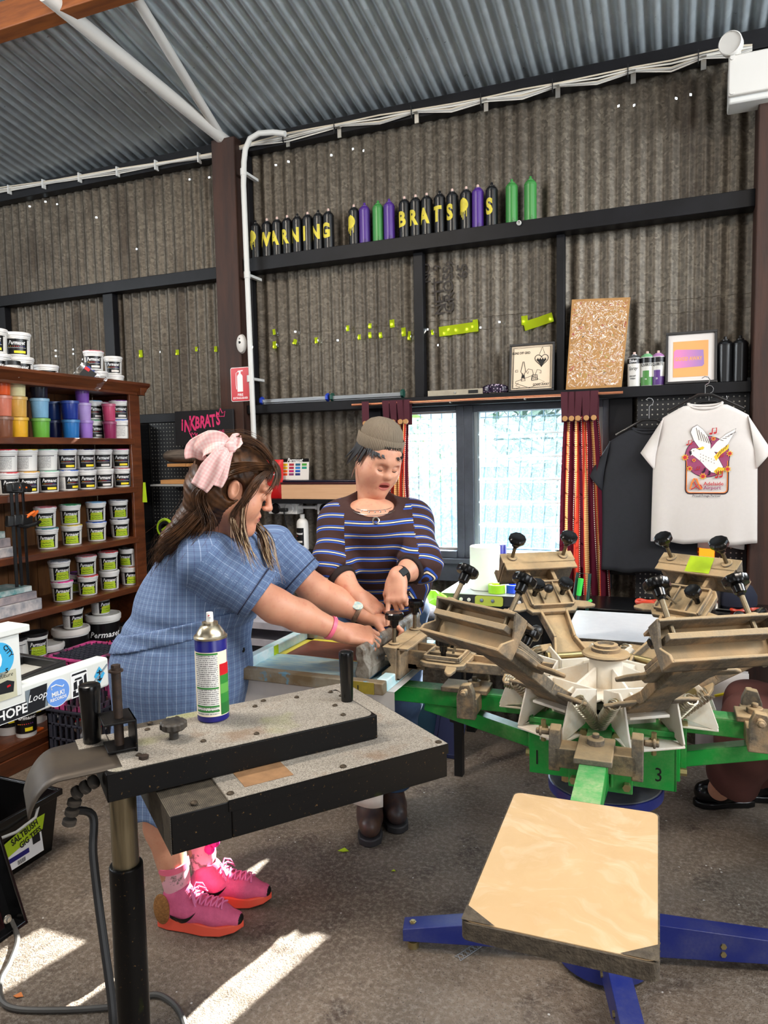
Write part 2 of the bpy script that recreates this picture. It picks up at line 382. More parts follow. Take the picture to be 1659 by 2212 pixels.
# windows
m_glass = NT('dusty_window_glass', .15)
def dusty(t, f, colr):
    tr = t.n('BsdfTransparent', {0: (.96, .985, 1, 1)}); df = t.n('BsdfTranslucent', {0: (*lin(colr), 1)}); gl = t.n('BsdfGlossy', {1: .06})
    a = t.n('MixShader', {0: f, 1: tr.outputs[0], 2: df.outputs[0]}); b = t.n('MixShader', {0: .06, 1: a.outputs[0], 2: gl.outputs[0]})
    t.L.new(b.outputs[0], t.N['Material Output'].inputs[0]); return t.m
tn = m_glass.n('TexCoord').outputs['Object']
m_glass = dusty(m_glass, m_glass.rng(m_glass.noise(tn, 60, 5, .7), .45, .75, .03, .14), (170, 205, 220))
t = NT('louvre_glass', .15); tn = t.n('TexCoord').outputs['Object']
m_louv = dusty(t, t.rng(t.noise(tn, 130, 4, .7), .4, .75, .02, .10), (180, 210, 222))
m_edge = mat('ground_glass_edge', (225, 240, 245), .4, trans=.0, spec=.6)
yw = Y0-.005
def window(n, xa, xb):
    e = thing('window_%d' % n, 'black timber framed window', 'window', ((xa+xb)/2, yw, .99)); del e['category']; del e['label']; e['kind'] = 'structure'
    return e
w1 = window(1, -1.50, -1.165)
f = MB(); f.bx(-1.62, -1.50, yw-.03, yw+.09, .955, 1.828); f.bx(-1.165, -1.12, yw-.03, yw+.09, .955, 1.828); f.bx(-1.50, -1.165, yw-.03, yw+.09, 1.80, 1.828); f.bx(-1.50, -1.165, yw-.05, yw+.09, .955, .995)
f.build('window_frame', m_blackv, w1, bevel=.003)
b = MB()
for p in ((-1.50, -1.49, .995, 1.80), (-1.175, -1.165, .995, 1.80)): b.bx(p[0], p[1], yw+.012, yw+.03, p[2], p[3])
b.bx(-1.49, -1.175, yw+.012, yw+.03, 1.79, 1.80); b.bx(-1.49, -1.175, yw+.012, yw+.03, .995, 1.008); b.build('glazing_bead', m_pvcd, w1)
MB().bx(-1.49, -1.175, yw+.02, yw+.024, 1.008, 1.79).build('glass_pane', m_glass, w1, ang=0)
w2 = window(2, -1.065, -.36)
f = MB(); f.bx(-1.12, -1.065, yw-.03, yw+.09, .955, 1.828); f.bx(-.36, -.325, yw-.03, yw+.09, .955, 1.828); f.bx(-1.065, -.36, yw-.03, yw+.09, 1.79, 1.828); f.bx(-1.065, -.36, yw-.05, yw+.09, .955, .995)
f.build('window_frame', m_blackv, w2, bevel=.003)
ch = MB(); ch.bx(-1.065, -1.045, yw-.012, yw+.05, .995, 1.79); ch.bx(-.38, -.36, yw-.012, yw+.05, .995, 1.79); ch.bx(-1.045, -1.037, yw, yw+.03, .995, 1.79)
ch.build('louvre_channel', mat('grey_aluminium', (150, 158, 160), .35, .8), w2)
for i in range(6):
    z = 1.018+i*.1285; F = frame((0, cos(radians(72)), sin(radians(72))), (1, 0, 0))
    g = MB().hexa([(-1.04, yw-.006, z), (-.38, yw-.006, z), (-.38, yw-.001, z-.002), (-1.04, yw-.001, z-.002)], [(-1.04, yw+.028, z+.14), (-.38, yw+.028, z+.14), (-.38, yw+.033, z+.138), (-1.04, yw+.033, z+.138)])
    g.build('louvre_blade', m_louv, w2, ang=0)
    MB().bx(-1.04, -.38, yw-.010, yw-.0065, z-.003, z+.005).build('blade_edge', m_edge, w2, ang=0)
trim(22, -1.66, -.31, Y0-.085, Y0-.03, .925, .955, m=m_blackv)
trim(23, -1.66, -.31, Y0-.06, Y0-.002, .82, .925, m=m_blackv)
g = MB()
for i in range(20): g.cyl((-1.58+i*.0675, Y0+.16, .9), (-1.58+i*.0675, Y0+.16, 1.9), .0028, n=6)
for z in (1.03, 1.72, 1.765): g.cyl((-1.66, Y0+.163, z), (-.28, Y0+.163, z), .0028, n=6)
g.build('security_grille', mat('grey_steel_mesh', (92, 120, 132), .5, .5), w2)

# what lies outside the window
m_conc = mat('pale_driveway', (84, 90, 92), .9, var=.4, scale=2)
struct(MB().bx(-30, 20, Y0+.3, 40, -.6, -.42).build('ground_outside', m_conc, ang=0))
m_car = mat('pale_silver_car_paint', (84, 100, 110), .4, .1); m_cglass = mat('dark_tinted_glass', (50, 70, 80), .1); m_red = mat('red_tail_lamp', (150, 20, 26), .3)
cp = atd(1132, 1110, 13.0); cz = -.42
ce = thing('car', 'silver wagon parked tail towards the window beyond the grille', 'car', (cp.x, cp.y, cz), radians(14))
L = MB(); X = lambda pts, y0, y1: L.hexa([(x, y0, z) for x, z in pts], [(x, y1, z) for x, z in pts])
inv = ce.matrix_world
def cb(): m = MB(); m.M = inv; return m
b = cb(); prof = [(-.84, .35), (.84, .35), (.86, .75), (.80, 1.05), (-.80, 1.05), (-.86, .75)]
b.hexa([(x, 0, z) for x, z in prof], [(x, 4.0, z) for x, z in prof]); b.hexa([(-.78, .05, 1.05), (.78, .05, 1.05), (.78, 2.8, 1.05), (-.78, 2.8, 1.05)], [(-.62, .32, 1.55), (.62, .32, 1.55), (.62, 2.3, 1.55), (-.62, 2.3, 1.55)])
b.build('body', m_car, ce, bevel=.06, seg=3)
b = cb(); b.hexa([(-.66, .02, 1.1), (.66, .02, 1.1), (.66, .05, 1.1), (-.66, .05, 1.1)], [(-.54, .25, 1.48), (.54, .25, 1.48), (.54, .28, 1.48), (-.54, .28, 1.48)]); b.build('rear_window', m_cglass, ce)
for s in (-1, 1):
    cb().box((s*.77, -.01, .88), (.13, .06, .3)).build('tail_lamp', m_red, ce, bevel=.02)
    cb().cyl((s*.86, .9, .32), (s*.64, .9, .32), .32, n=20).build('wheel', m_blk, ce)
b = cb(); b.box((0, -.02, .62), (.42, .03, .14)); b.build('number_plate', m_white, ce, bevel=.01)
b = cb(); b.box((0, -.03, .42), (1.66, .1, .18)); b.build('bumper', m_pvcd, ce, bevel=.03)
def leaf_cloud(name, c, r, n, m, label, cat='tree', size=.1, stem=True):
    e = thing(name, label, cat, (c[0], c[1], -.42)); v = []; fs = []
    for i in range(n):
        d = Vector((random.gauss(0, 1), random.gauss(0, 1), random.gauss(0, 1))).normalized()*random.random()**.4
        p = Vector(c)+Vector((d.x*r[0], d.y*r[1], d.z*r[2])); q = Euler((random.uniform(-1, 1), random.uniform(-1, 1), random.uniform(0, 6))).to_matrix(); s = size*random.uniform(.6, 1.3); k = len(v)
        v += [p+q @ Vector(w) for w in ((-s, 0, 0), (0, -s*.35, .01), (s, 0, 0), (0, s*.35, .01))]; fs.append((k, k+1, k+2, k+3))
    mk('foliage', [tuple(x) for x in v], fs, [m], e, ang=0)
    if stem: MB().tube([(c[0], c[1], -.42), (c[0]+.05, c[1], c[2]*.5), (c[0], c[1], c[2])], [.09, .07, .03]).build('stem', m_post, e)
m_leaf = mat('yellow_green_leaf', (80, 108, 30), .5, var=.6, scale=3, col2=(108, 126, 40)); m_leafd = mat('green_leaf', (40, 66, 36), .5, var=.6, scale=3)  # yellow green for the shrub, deep green for the tree
q = atd(898, 1020, 5.6); leaf_cloud('leafy_shrub', (q.x, q.y, q.z), (.32, .3, .45), 260, m_leaf, 'yellow green shrub close outside the fixed pane', 'shrub', .07)
q = atd(1150, 985, 9.5); leaf_cloud('street_tree', (q.x+.6, q.y, q.z+.3), (1.3, .8, 1.2), 900, m_leafd, 'green tree standing outside behind the louvre blades', 'tree', .12)
fe = thing('boundary_fence', 'pale blue sheet fence seen through the fixed pane', 'fence', (-5.2, 11.5, -.42))
fv = []
MB().sheet(lambda u, v: (-9+u*7.2, 11.5+.03*cos(u*300), -.42+v*1.75), 360, 1).build('fence_sheet', mat('pale_blue_sheet', (58, 90, 106), .5), fe, ang=179)
MB().bx(-9, -1.9, 11.46, 11.54, 1.31, 1.38).build('top_rail', m_pvcd, fe)
# ================================================================== bookcase of ink tubs
m_wood = mat('dark_cedar_varnish', (104, 54, 26), .38, var=.8, scale=9, col2=(64, 30, 14), stretch=(4, .5, 4), coat=.15)
m_woodb = mat('cedar_back_boards', (120, 76, 36), .5, var=.8, scale=7, col2=(70, 38, 16), stretch=(4, 4, .5))
BX, BY0, BY1 = -3.06, 2.05, 3.585
SH = [.15, .785, 1.085, 1.393, 1.684]
e = thing('bookcase', 'dark cedar bookcase full of ink tubs against the iron wall', 'bookcase', (BX-.16, 2.8, 0))
MB().bx(BX-.33, BX, BY1-.03, BY1, .0, 1.95).bx(BX-.012, BX+.006, BY1-.085, BY1+.004, .0, 1.95).build('side_panel', m_wood, e, bevel=.003)
MB().bx(BX-.33, BX, BY0, BY0+.03, .0, 1.95).build('side_panel', m_wood, e, bevel=.003)
b = MB()
n = 15
for i in range(n): b.bx(BX-.345, BX-.33-.002*(i % 2), BY0+.03+(BY1-BY0-.06)/n*i, BY0+.03+(BY1-BY0-.06)/n*(i+1)-.002, .05, 1.95)
b.build('back_board', m_woodb, e)
for z in SH: MB().bx(BX-.325, BX, BY0+.03, BY1-.03, z-.032, z).bx(BX-.004, BX+.010, BY0+.03, BY1-.06, z-.036, z-.001).build('shelf', m_wood, e, bevel=.003)
pf = [(-.02, 0), (.012, 0), (.012, .014), (.026, .026), (.03, .036), (.05, .05), (.056, .058), (.056, .072), (-.02, .072)]
c = MB()
c.prism([(x, z) for x, z in pf], BY1+.05-BY0, Matrix(((1, 0, 0, BX), (0, 0, -1, BY1+.05), (0, 1, 0, 1.948), (0, 0, 0, 1))))
c.prism([(x, z) for x, z in pf], .38, Matrix(((0, 0, 1, BX-.34), (1, 0, 0, BY1), (0, 1, 0, 1.948), (0, 0, 0, 1))))
c.bx(BX-.34, BX, BY0, BY1, 1.95, 1.972); c.build('cornice', m_wood, e, bevel=.0015)
MB().bx(BX-.33, BX+.012, BY0, BY1+.006, 0, .085).bx(BX-.33, BX+.004, BY0, BY1, .085, .118).build('plinth', m_wood, e, bevel=.004)

m_tub = mat('white_tub_plastic', (228, 226, 222), .35); m_label = mat('black_label', (14, 14, 16), .3)
m_yel = mat('yellow_tag', (238, 214, 30), .5); m_wtag = mat('white_tag', (220, 214, 208), .5)
m_lime = mat('lime_masking_tape', (178, 206, 30), .55, var=.35, scale=30, col2=(150, 176, 24)); m_ltxt = mat('white_print', (240, 240, 240), .5); m_ink = mat('black_marker_ink', (12, 12, 14), .5)
t = NT('fine_print_label', .5); o = t.n('TexCoord').outputs['Object']; s = t.n('SeparateXYZ', {0: o})
ln = t.math('GREATER_THAN', t.math('FRACT', t.math('MULTIPLY', s.outputs[2], 240)), .52)
nz = t.math('GREATER_THAN', t.noise(t.map(o, (260, 260, 60)), 3, 1, .5), .44)
t.col(t.mix(t.math('MULTIPLY', ln, nz), (226, 224, 220), (120, 118, 118))); m_fine = t.m
LID = {}
def lidmat(nm, c):
    if nm not in LID:
        t = NT('tub_lid_'+nm, .4); o = t.n('TexCoord').outputs['Object']
        if c is None: t.col(t.mix(t.rng(t.noise(o, 30, 4), .5, .7, 0, .6), (226, 224, 222), (180, 176, 174)))
        else:
            sz = t.n('SeparateXYZ', {0: o}); f = t.math('ADD', t.noise(o, 38, 5, .7), t.math('MULTIPLY', t.math('SUBTRACT', sz.outputs[2], .1085), 34))
            t.col(t.mix(t.rng(f, .52, .6), (224, 222, 222), c))
        LID[nm] = t.m
    return LID[nm]
LC = {'red': (206, 60, 70), 'yellow': (214, 186, 70), 'mint': (150, 206, 180), 'blue': (70, 110, 200), 'navy': (36, 46, 92), 'grey': (120, 126, 140), 'pink': (226, 110, 160), 'orange': (226, 170, 70),
      'pale blue': (130, 180, 220), 'green': (60, 150, 100), 'teal': (60, 130, 140), 'black': (22, 22, 24), 'rose': (196, 110, 120), 'magenta': (220, 40, 140), 'brown': (170, 120, 100), 'purple': (140, 70, 160), 'white': None}
DOTS = [mat('print_dot_%s' % n, c, .5) for n, c in (('amber', (240, 180, 50)), ('coral', (230, 90, 60)), ('red', (210, 40, 60)), ('violet', (120, 60, 140)), ('blue', (40, 80, 180)))]
def arc(mb, r, a0, a1, z0, z1, n=10, r1=None, off=.0006):
    r1 = r if r1 is None else r1
    mb.sheet(lambda u, v: ((r+(r1-r)*v+off)*sin(a0+(a1-a0)*u), -(r+(r1-r)*v+off)*cos(a0+(a1-a0)*u), z0+(z1-z0)*v), n, 1)
def ink_tub(tagk, R=.056, H=.115, name='ink_tub', simple=False):
    """label faces local -y"""
    e = thing(name, 'ink tub', 'ink tub'); rb, rt = R*.88, R*.955; hb = H*.86
    MB().lathe([(rb-.004, 0), (rb, .004), (rb, .008), (rt, hb-.012), (rt+.002, hb-.010), (rt+.002, hb)], n=24).build('tub_body', m_tub, e)
    MB().lathe([(rt+.003, 0), (R+.002, .001), (R+.003, H-hb-.004), (R, H-hb), (R-.006, H-hb), (R-.008, H-hb-.003), (0, H-hb-.003)], Matrix.Translation((0, 0, hb-.001)), n=24).build('lid', lidmat('white', None), e)
    rr = lambda z: rb+(rt-rb)*(z-.008)/(hb-.02)
    z0, z1 = .010, hb-.018
    k = MB(); arc(k, rr(z0), radians(-150), radians(-62), z0+.004, z1, 12, rr(z1)); k.build('fine_print', m_fine, e, ang=0)
    k = MB(); arc(k, rr(z1-.004), radians(-150), radians(60), z1-.004, z1-.0005, 18, rr(z1), off=.0012); k.build('label_line', m_label, e, ang=0)
    if tagk == 'back':
        k = MB(); arc(k, rr(z0), radians(-60), radians(40), z0+.004, z1, 12, rr(z1)); k.build('fine_print', m_fine, e, ang=0); return e
    k = MB(); arc(k, rr(z0), radians(-50), radians(50), z0, z1, 14, rr(z1), off=.001); lb = k.build('label', m_label, e, ang=0)
    zc = (z0+z1)/2; Mt = lambda z: Matrix.Translation((0, -(rr(z)+.0022), z)) @ Matrix(((1, 0, 0, 0), (0, 0, -1, 0), (0, 1, 0, 0), (0, 0, 0, 1)))
    k = MB(); put_text(k, 'Permaset', Mt(zc+.017*H/.115), .028*H/.115, wrap=rr(zc)+.001, shear=.4, res=1, bold=.02, sx=.70); k.build('lettering', m_ltxt, lb, ang=0)
    k = MB()
    for i in range(9):
        a = radians(-34+i*8.5); q = Matrix.Translation(((rr(zc)+.0026)*sin(a), -(rr(zc)+.0026)*cos(a), zc)) @ Matrix.Rotation(a, 4, 'Z'); k.k = min(i//2, 4)
        k.add([q @ Vector((x, 0, z)) for x, z in ((-.002, -.0015), (.002, -.0015), (.002, .0015), (-.002, .0015))], [(0, 1, 2, 3)])
    k.build('colour_dots', DOTS, lb, ang=0)
    k = MB(); arc(k, rr(zc-.008), radians(-42), radians(42), zc-.0075, zc-.0065, 8, off=.0026); k.build('white_rule', m_ltxt, lb, ang=0)
    if tagk in ('yellow', 'white'):
        k = MB(); arc(k, rr(z0+.007), radians(-12), radians(40), z0+.005, z0+.017, 8, off=.0026); k.build('tag', m_yel if tagk == 'yellow' else m_wtag, lb, ang=0)
    if tagk == 'lime':
        k = MB(); r0 = rr(z0)
        k.sheet(lambda u, v: ((r0+.003+.002*v)*sin(radians(-38+8*v+(80-14*v)*u)), -(r0+.003+.002*v)*cos(radians(-38+8*v+(80-14*v)*u)), z0+.002+.042*v*H/.115), 8, 2); tp = k.build('masking_tape', m_lime, e, ang=0)
        k = MB()
        for q in range(2): k.tube([((r0+.006)*sin(radians(-26+7*i)), -(r0+.006)*cos(radians(-26+7*i)), z0+.026-.013*q+.003*sin(i*2.3+q)) for i in range(8)], .0008, 4)
        k.build('marker_scrawl', m_ink, tp, ang=0)
    return e
PR = {}
def put_tub(tagk, lid, px, z, label, group, x=-3.135, rz=40, R=.056, H=.115, py=None):
    p = atx(px, py or 1100, x); key = (tagk, R, H)
    M = TR((x, p.y, z), radians(rz))
    if key not in PR:
        PR[key] = ink_tub(tagk, R, H); o = dup(PR[key], M, label, group)
    else: o = dup(PR[key], M, label, group)
    for c in o.children:
        if c.name.startswith('lid'): c.material_slots[0].link = 'OBJECT'; c.material_slots[0].material = lidmat(lid, LC[lid])
    return o
ORD = ['first', 'second', 'third', 'fourth', 'fifth', 'sixth', 'seventh', 'eighth']
TG = {'yellow': 'a yellow tag', 'white': 'a white tag', 'lime': 'lime tape', 'back': 'print panel'}
def row(shelf, z, rowname, cols, xx=-3.135, R=.056, H=.115):
    for i, (px, tg, lid, rz) in enumerate(cols):
        put_tub(tg, lid, px, z, 'ink tub with %s lid and %s, %s of %s row, %s' % (lid, TG[tg], ORD[i], rowname, shelf), 'ink tubs on the '+shelf, x=xx, rz=rz, R=R, H=H)
H1 = .1155
s = 'second shelf down'
row(s, SH[3], 'lower', [(19, 'yellow', 'red', 70), (64, 'yellow', 'orange', 52), (108, 'yellow', 'mint', 52), (150, 'yellow', 'blue', 82), (190, 'yellow', 'grey', 55), (228, 'white', 'white', 46), (267, 'yellow', 'rose', 46)])
row(s, SH[3]+H1, 'upper', [(19, 'back', 'red', 40), (63, 'back', 'yellow', 20), (107, 'back', 'mint', 30), (149, 'yellow', 'blue', 54), (189, 'yellow', 'navy', 62), (227, 'white', 'grey', 46), (266, 'yellow', 'pink', 46)])
s = 'third shelf down'
row(s, SH[2], 'lower', [(99, 'lime', 'teal', 42), (152, 'lime', 'yellow', 44), (206, 'lime', 'blue', 44), (257, 'lime', 'navy', 52)], xx=-3.16)
row(s, SH[2]+H1, 'upper', [(97, 'lime', 'rose', 44), (151, 'lime', 'green', 46), (207, 'lime', 'pale blue', 44), (256, 'lime', 'grey', 52)], xx=-3.16)
s = 'fourth shelf down'
row(s, SH[1], 'lower', [(125, 'lime', 'magenta', 46), (181, 'lime', 'red', 46), (229, 'lime', 'white', 40), (274, 'lime', 'brown', 56)], xx=-3.14)
row(s, SH[1]+H1, 'upper', [(121, 'lime', 'grey', 62), (180, 'lime', 'rose', 46), (228, 'lime', 'red', 50), (273, 'lime', 'black', 10)], xx=-3.14)
put_tub('lime', 'purple', 156, SH[1], 'white ink tub with purple lid standing behind the fourth shelf front row', 'ink tubs on the fourth shelf down', x=-3.28)
# on top of the case
zt = 1.974
row('bookcase top', zt, 'lower', [(12, 'yellow', 'white', 48), (62, 'yellow', 'white', 48)], xx=-3.16, R=.066, H=.122)
row('bookcase top', zt+.1225, 'upper', [(8, 'yellow', 'white', 44), (58, 'yellow', 'white', 46)], xx=-3.16, R=.066, H=.122)
put_tub('white', 'teal', 117, zt, 'single white ink tub with teal smeared lid on the bookcase top', 'ink tubs on the bookcase top', x=-3.16, rz=46, R=.062, H=.1)
put_tub('back', 'grey', 226, zt, 'lower tub under the pink lidded tub on the bookcase top', 'ink tubs on the bookcase top', x=-3.17, R=.056, H=.105)
put_tub('white', 'rose', 219, zt+.1055, 'tub with pink lid topmost of its pair beside the plastic bag', 'ink tubs on the bookcase top', x=-3.17, R=.056, H=.115)
put_tub('back', 'pale blue', 262, zt, 'lower tub of the pair nearest the cornice end', 'ink tubs on the bookcase top', x=-3.17, R=.052, H=.095)
put_tub('white', 'white', 260, zt+.0955, 'topmost tub of the pair nearest the cornice end', 'ink tubs on the bookcase top', x=-3.17, R=.052, H=.11)
def jar(px, z, x, lidc, bodyc, nm, label, R=.038, H=.085, cat='jar'):
    p = atx(px, 800, x); e = thing(nm, label, cat, (x, p.y, z))
    MB(Matrix.Translation((x, p.y, z))).lathe([(R-.003, 0), (R, .003), (R, H*.72), (R*.9, H*.76), (R*.9, H*.78)], n=20).build('jar_body', bodyc, e)
    MB(Matrix.Translation((x, p.y, z+H*.76))).lathe([(R*.98, 0), (R*.98, H*.24-.002), (R*.94, H*.24), (0, H*.24)], n=24).build('jar_lid', lidc, e); return e
m_bluelid = mat('blue_lid', (30, 70, 170), .35)
jar(28, zt, -3.07, m_blk, m_fine, 'small_ink_jar', 'small jar with black lid in front of the stacked bookcase top tubs')
jar(194, zt+.06, -3.18, m_blk, m_bluelid, 'blue_ink_jar', 'blue jar with black lid behind the clear bag', .036, .09)
m_bag = NT('clear_plastic_film', .2)
tr = m_bag.n('BsdfTransparent', {0: (1, 1, 1, 1)}); gl = m_bag.n('BsdfGlossy', {0: (1, 1, 1, 1), 1: .2}); mx = m_bag.n('MixShader', {0: .10, 1: tr.outputs[0], 2: gl.outputs[0]})
m_bag.L.new(mx.outputs[0], m_bag.N['Material Output'].inputs[0]); m_bag = m_bag.m
p = atx(198, 800, -3.05); e = thing('plastic_bag', 'crumpled clear bag with black and red header on the bookcase top', 'bag', (-3.05, p.y, zt))
rn = random.Random(3)
def crumple(mb, M, w, h, d, n=8, seed=0):
    r = random.Random(seed); g = [[r.uniform(-1, 1) for _ in range(n+1)] for _ in range(n+1)]
    for sd in (1, -1):
        mb.sheet(lambda u, v: M @ Vector(((u-.5)*w, (v-.5)*h, sd*d*(sin(pi*u)*sin(pi*v))**.5*(.7+.4*g[int(round(v*n))][int(round(u*n))]))), n, n)
Mb = Matrix.Translation((-3.06, p.y, zt+.055)) @ rotm('Z', 42) @ rotm('X', 90) @ rotm('Z', -38)
k = MB(); crumple(k, Mb, .16, .09, .025, seed=5); k.build('bag_film', m_bag, e, ang=30)
k = MB(Mb @ Matrix.Translation((0, 0, .031))); k.bx(-.05, .02, -.03, .03, 0, .001); k.build('header_card', m_blk, e, ang=0)
k = MB(Mb @ Matrix.Translation((0, 0, .033))); k.bx(.0, .02, -.03, -.01, 0, .0005); k.bx(-.048, -.02, .012, .03, 0, .0005); k.build('red_print', mat('red_print', (200, 30, 40), .5), e, ang=0)

# coloured tubs on the top shelf
def colour_tub(px, z, c, nm, label, x=-3.15, R=.048, H=.105):
    m = mat('mixed_ink_'+nm, c, .3, var=.3, scale=14, coat=.2); p = atx(px, 900, x); e = thing('mixed_ink_pot', label, 'ink pot', (x, p.y, z), group='mixed ink pots on the top shelf')
    T = Matrix.Translation((x, p.y, z)); MB(T).lathe([(R*.80, 0), (R*.83, .003), (R*.93, H*.82), (R*.97, H*.82), (R*.97, H*.84)], n=22).build('pot_body', m, e)
    MB(T).lathe([(R, H*.83), (R*1.02, H*.84), (R*1.02, H*.97), (R, H*.975), (R*.97, H*.975), (R*.96, H*.955), (0, H*.955)], n=22).build('pot_lid', mat('lid_of_'+nm, [min(255, q*.8+40) for q in c], .35, var=.3, scale=20), e)
z1 = SH[4]
for i, (px, cs) in enumerate([(6, [('brown', (132, 84, 62)), ('salmon', (228, 130, 104)), ('orange', (236, 92, 34))]), (39, [('gold', (238, 180, 44)), ('amber', (230, 178, 84)), ('cream', (232, 222, 170))]),
                              (87, [('leaf_green', (108, 180, 66)), ('sky', (134, 186, 220)), ('black_ink', (16, 22, 40))]), (184, [('lilac', (162, 120, 208)), ('lavender', (190, 160, 224)), ('violet', (128, 80, 176))]),
                              (152, [('azure', (40, 118, 190)), ('royal', (26, 56, 150))]), (236, [('raspberry', (150, 44, 92)), ('rose', (208, 76, 116))]), (116, [('midnight', (16, 26, 70)), ('navy', (22, 48, 106))])]):
    back = px == 116
    for j, (nm, c) in enumerate(cs):
        colour_tub(px-(2 if px == 184 else 0)*j, z1+.1052*j*(.94 if px == 184 else 1), c, nm, '%s ink pot, %s in its stack on the top shelf' % (nm.replace('_', ' '), ['bottom', 'second', 'topmost'][j]), x=-3.27 if back else -3.15, R=.042 if px in (184, 236) else .049)
put_tub('white', 'purple', 268, z1+H1, 'ink tub with purple lid, topmost at the end of the top shelf', 'ink tubs on the top shelf', x=-3.13, rz=46)
put_tub('back', 'blue', 270, z1, 'blue lidded tub turned backwards at the end of the top shelf', 'ink tubs on the top shelf', x=-3.13, rz=30)
for j in range(2):
    put_tub('white', ['green', 'pale blue'][j], 211, z1+H1*j, '%s lidded ink tub, %s of the pair behind the lilac pots' % (['green', 'pale blue'][j], ['lower', 'upper'][j]), 'ink tubs on the top shelf', x=-3.26, rz=70)
put_tub('white', 'pink', 238, z1+H1, 'pink lidded ink tub behind the raspberry pots', 'ink tubs on the top shelf', x=-3.29, rz=70)
put_tub('back', 'white', 238, z1, 'clean lidded ink tub hidden behind the raspberry pots', 'ink tubs on the top shelf', x=-3.29, rz=70)

# bottom compartment: buckets and tubs
def bucket(px, z, x, R, H, nm, label, tape=False, lid=None):
    p = atx(px, 1400, x); e = thing('ink_bucket', label, 'bucket', (x, p.y, z), group='ink buckets at the bottom of the bookcase'); T = Matrix.Translation((x, p.y, z)) @ rotm('Z', 48)
    MB(T).lathe([(R*.86, 0), (R*.88, .004), (R*.96, H*.88), (R*.96, H*.9)], n=28).build('bucket_body', m_tub, e)
    MB(T).lathe([(R*.97, H*.86), (R*1.03, H*.865), (R*1.04, H*.96), (R*1.0, H), (R*.92, H), (R*.9, H*.985), (0, H*.985)], n=28).build('bucket_lid', lid or m_tub, e)
    k = MB(T); arc(k, R*.90, radians(-80), radians(80), H*.12, H*.82, 18, R*.955, off=.001); lb = k.build('label', m_label, e, ang=0)
    k = MB(T); put_text(k, 'Permaset', Matrix.Translation((0, -R*.955-.001, H*.55)) @ Matrix(((1, 0, 0, 0), (0, 0, -1, 0), (0, 1, 0, 0), (0, 0, 0, 1))), R*.5, wrap=R*.96, shear=.3, res=1, bold=.02); k.build('lettering', m_ltxt, lb, ang=0)
    k = MB(T)
    for i in range(8):
        a = radians(-40+i*11); q = T @ Matrix.Translation((R*.95*sin(a), -R*.95*cos(a), H*.38)) @ Matrix.Rotation(a, 4, 'Z'); k.M = None; k.k = min(i//2, 4); k.add([q @ Vector((x_*R*.06, 0, z_*R*.06)) for x_, z_ in ((-1, 0), (0, -1), (1, 0), (0, 1))], [(0, 1, 2, 3)])
    k.build('colour_dots', DOTS, lb, ang=0)
    k = MB(T); arc(k, R*.93, radians(-5), radians(35), H*.18, H*.28, 8, off=.002); k.build('tag', m_yel if not tape else m_lime, lb, ang=0)
zb = SH[0]
bucket(156, zb, -3.18, .10, .23, '', 'lower ink bucket under the cream lidded bucket beside the crates'); bucket(155, zb+.231, -3.18, .10, .235, '', 'cream lidded ink bucket with a small tub on top, behind the pink crate', lid=m_wtag)
bucket(227, zb, -3.18, .10, .24, '', 'lower ink bucket under the far white lidded bucket'); bucket(226, zb+.241, -3.18, .10, .25, '', 'far white lidded ink bucket carrying a small tub')
put_tub('lime', 'black', 144, zb+.467, 'ink tub with black smeared lid standing on the cream bucket lid', 'ink tubs at the bottom of the bookcase', x=-3.15, rz=80)
put_tub('lime', 'pale blue', 206, zb+.492, 'ink tub with pale blue lid standing on the far white bucket lid', 'ink tubs at the bottom of the bookcase', x=-3.18, rz=85)
bucket(271, zb, -3.16, .066, .26, '', 'lower tall tub at the dark end of the bottom compartment'); put_tub('lime', 'black', 271, zb+.261, 'ink tub with lime stained black lid at the bottom compartment end', 'ink tubs at the bottom of the bookcase', x=-3.16, rz=50, R=.064, H=.125)
bucket(104, zb, -3.2, .085, .2, '', 'bucket whose black label is crossed with lime tape, bottom shelf', tape=True); bucket(103, zb+.201, -3.2, .085, .21, '', 'cream lidded bucket behind the white sticker bar', lid=m_wtag)
bucket(46, zb, -3.10, .056, .19, '', 'narrow black labelled bucket at the bottom shelf edge')
bucket(12, zb, -3.22, .08, .37, '', 'big bucket beneath the two black lidded tubs near the sticker bar')
bucket(64, zb, -3.22, .07, .37, '', 'big bucket behind the narrow black labelled bucket')
put_tub('lime', 'black', 59, zb+.371, 'ink tub with glossy black lid and lime tape above the sticker bar', 'ink tubs at the bottom of the bookcase', x=-3.17, rz=62, R=.064, H=.13)
put_tub('back', 'black', 12, zb+.371, 'black lidded ink tub half hidden by the sticker post', 'ink tubs at the bottom of the bookcase', x=-3.2, rz=50, R=.064, H=.125)
p = atx(80, 1593, BX-.02); b = MB().bx(BX-.05, BX-.01, p.y-.02, p.y+.04, zb, zb+.012); b.build('x', mat('orange_plastic', (216, 96, 30), .4), bevel=.003)
o = bpy.data.objects['x']; o.name = 'orange_clip'; tag(o, 'small orange clip lying on the bottom shelf edge', 'clip')

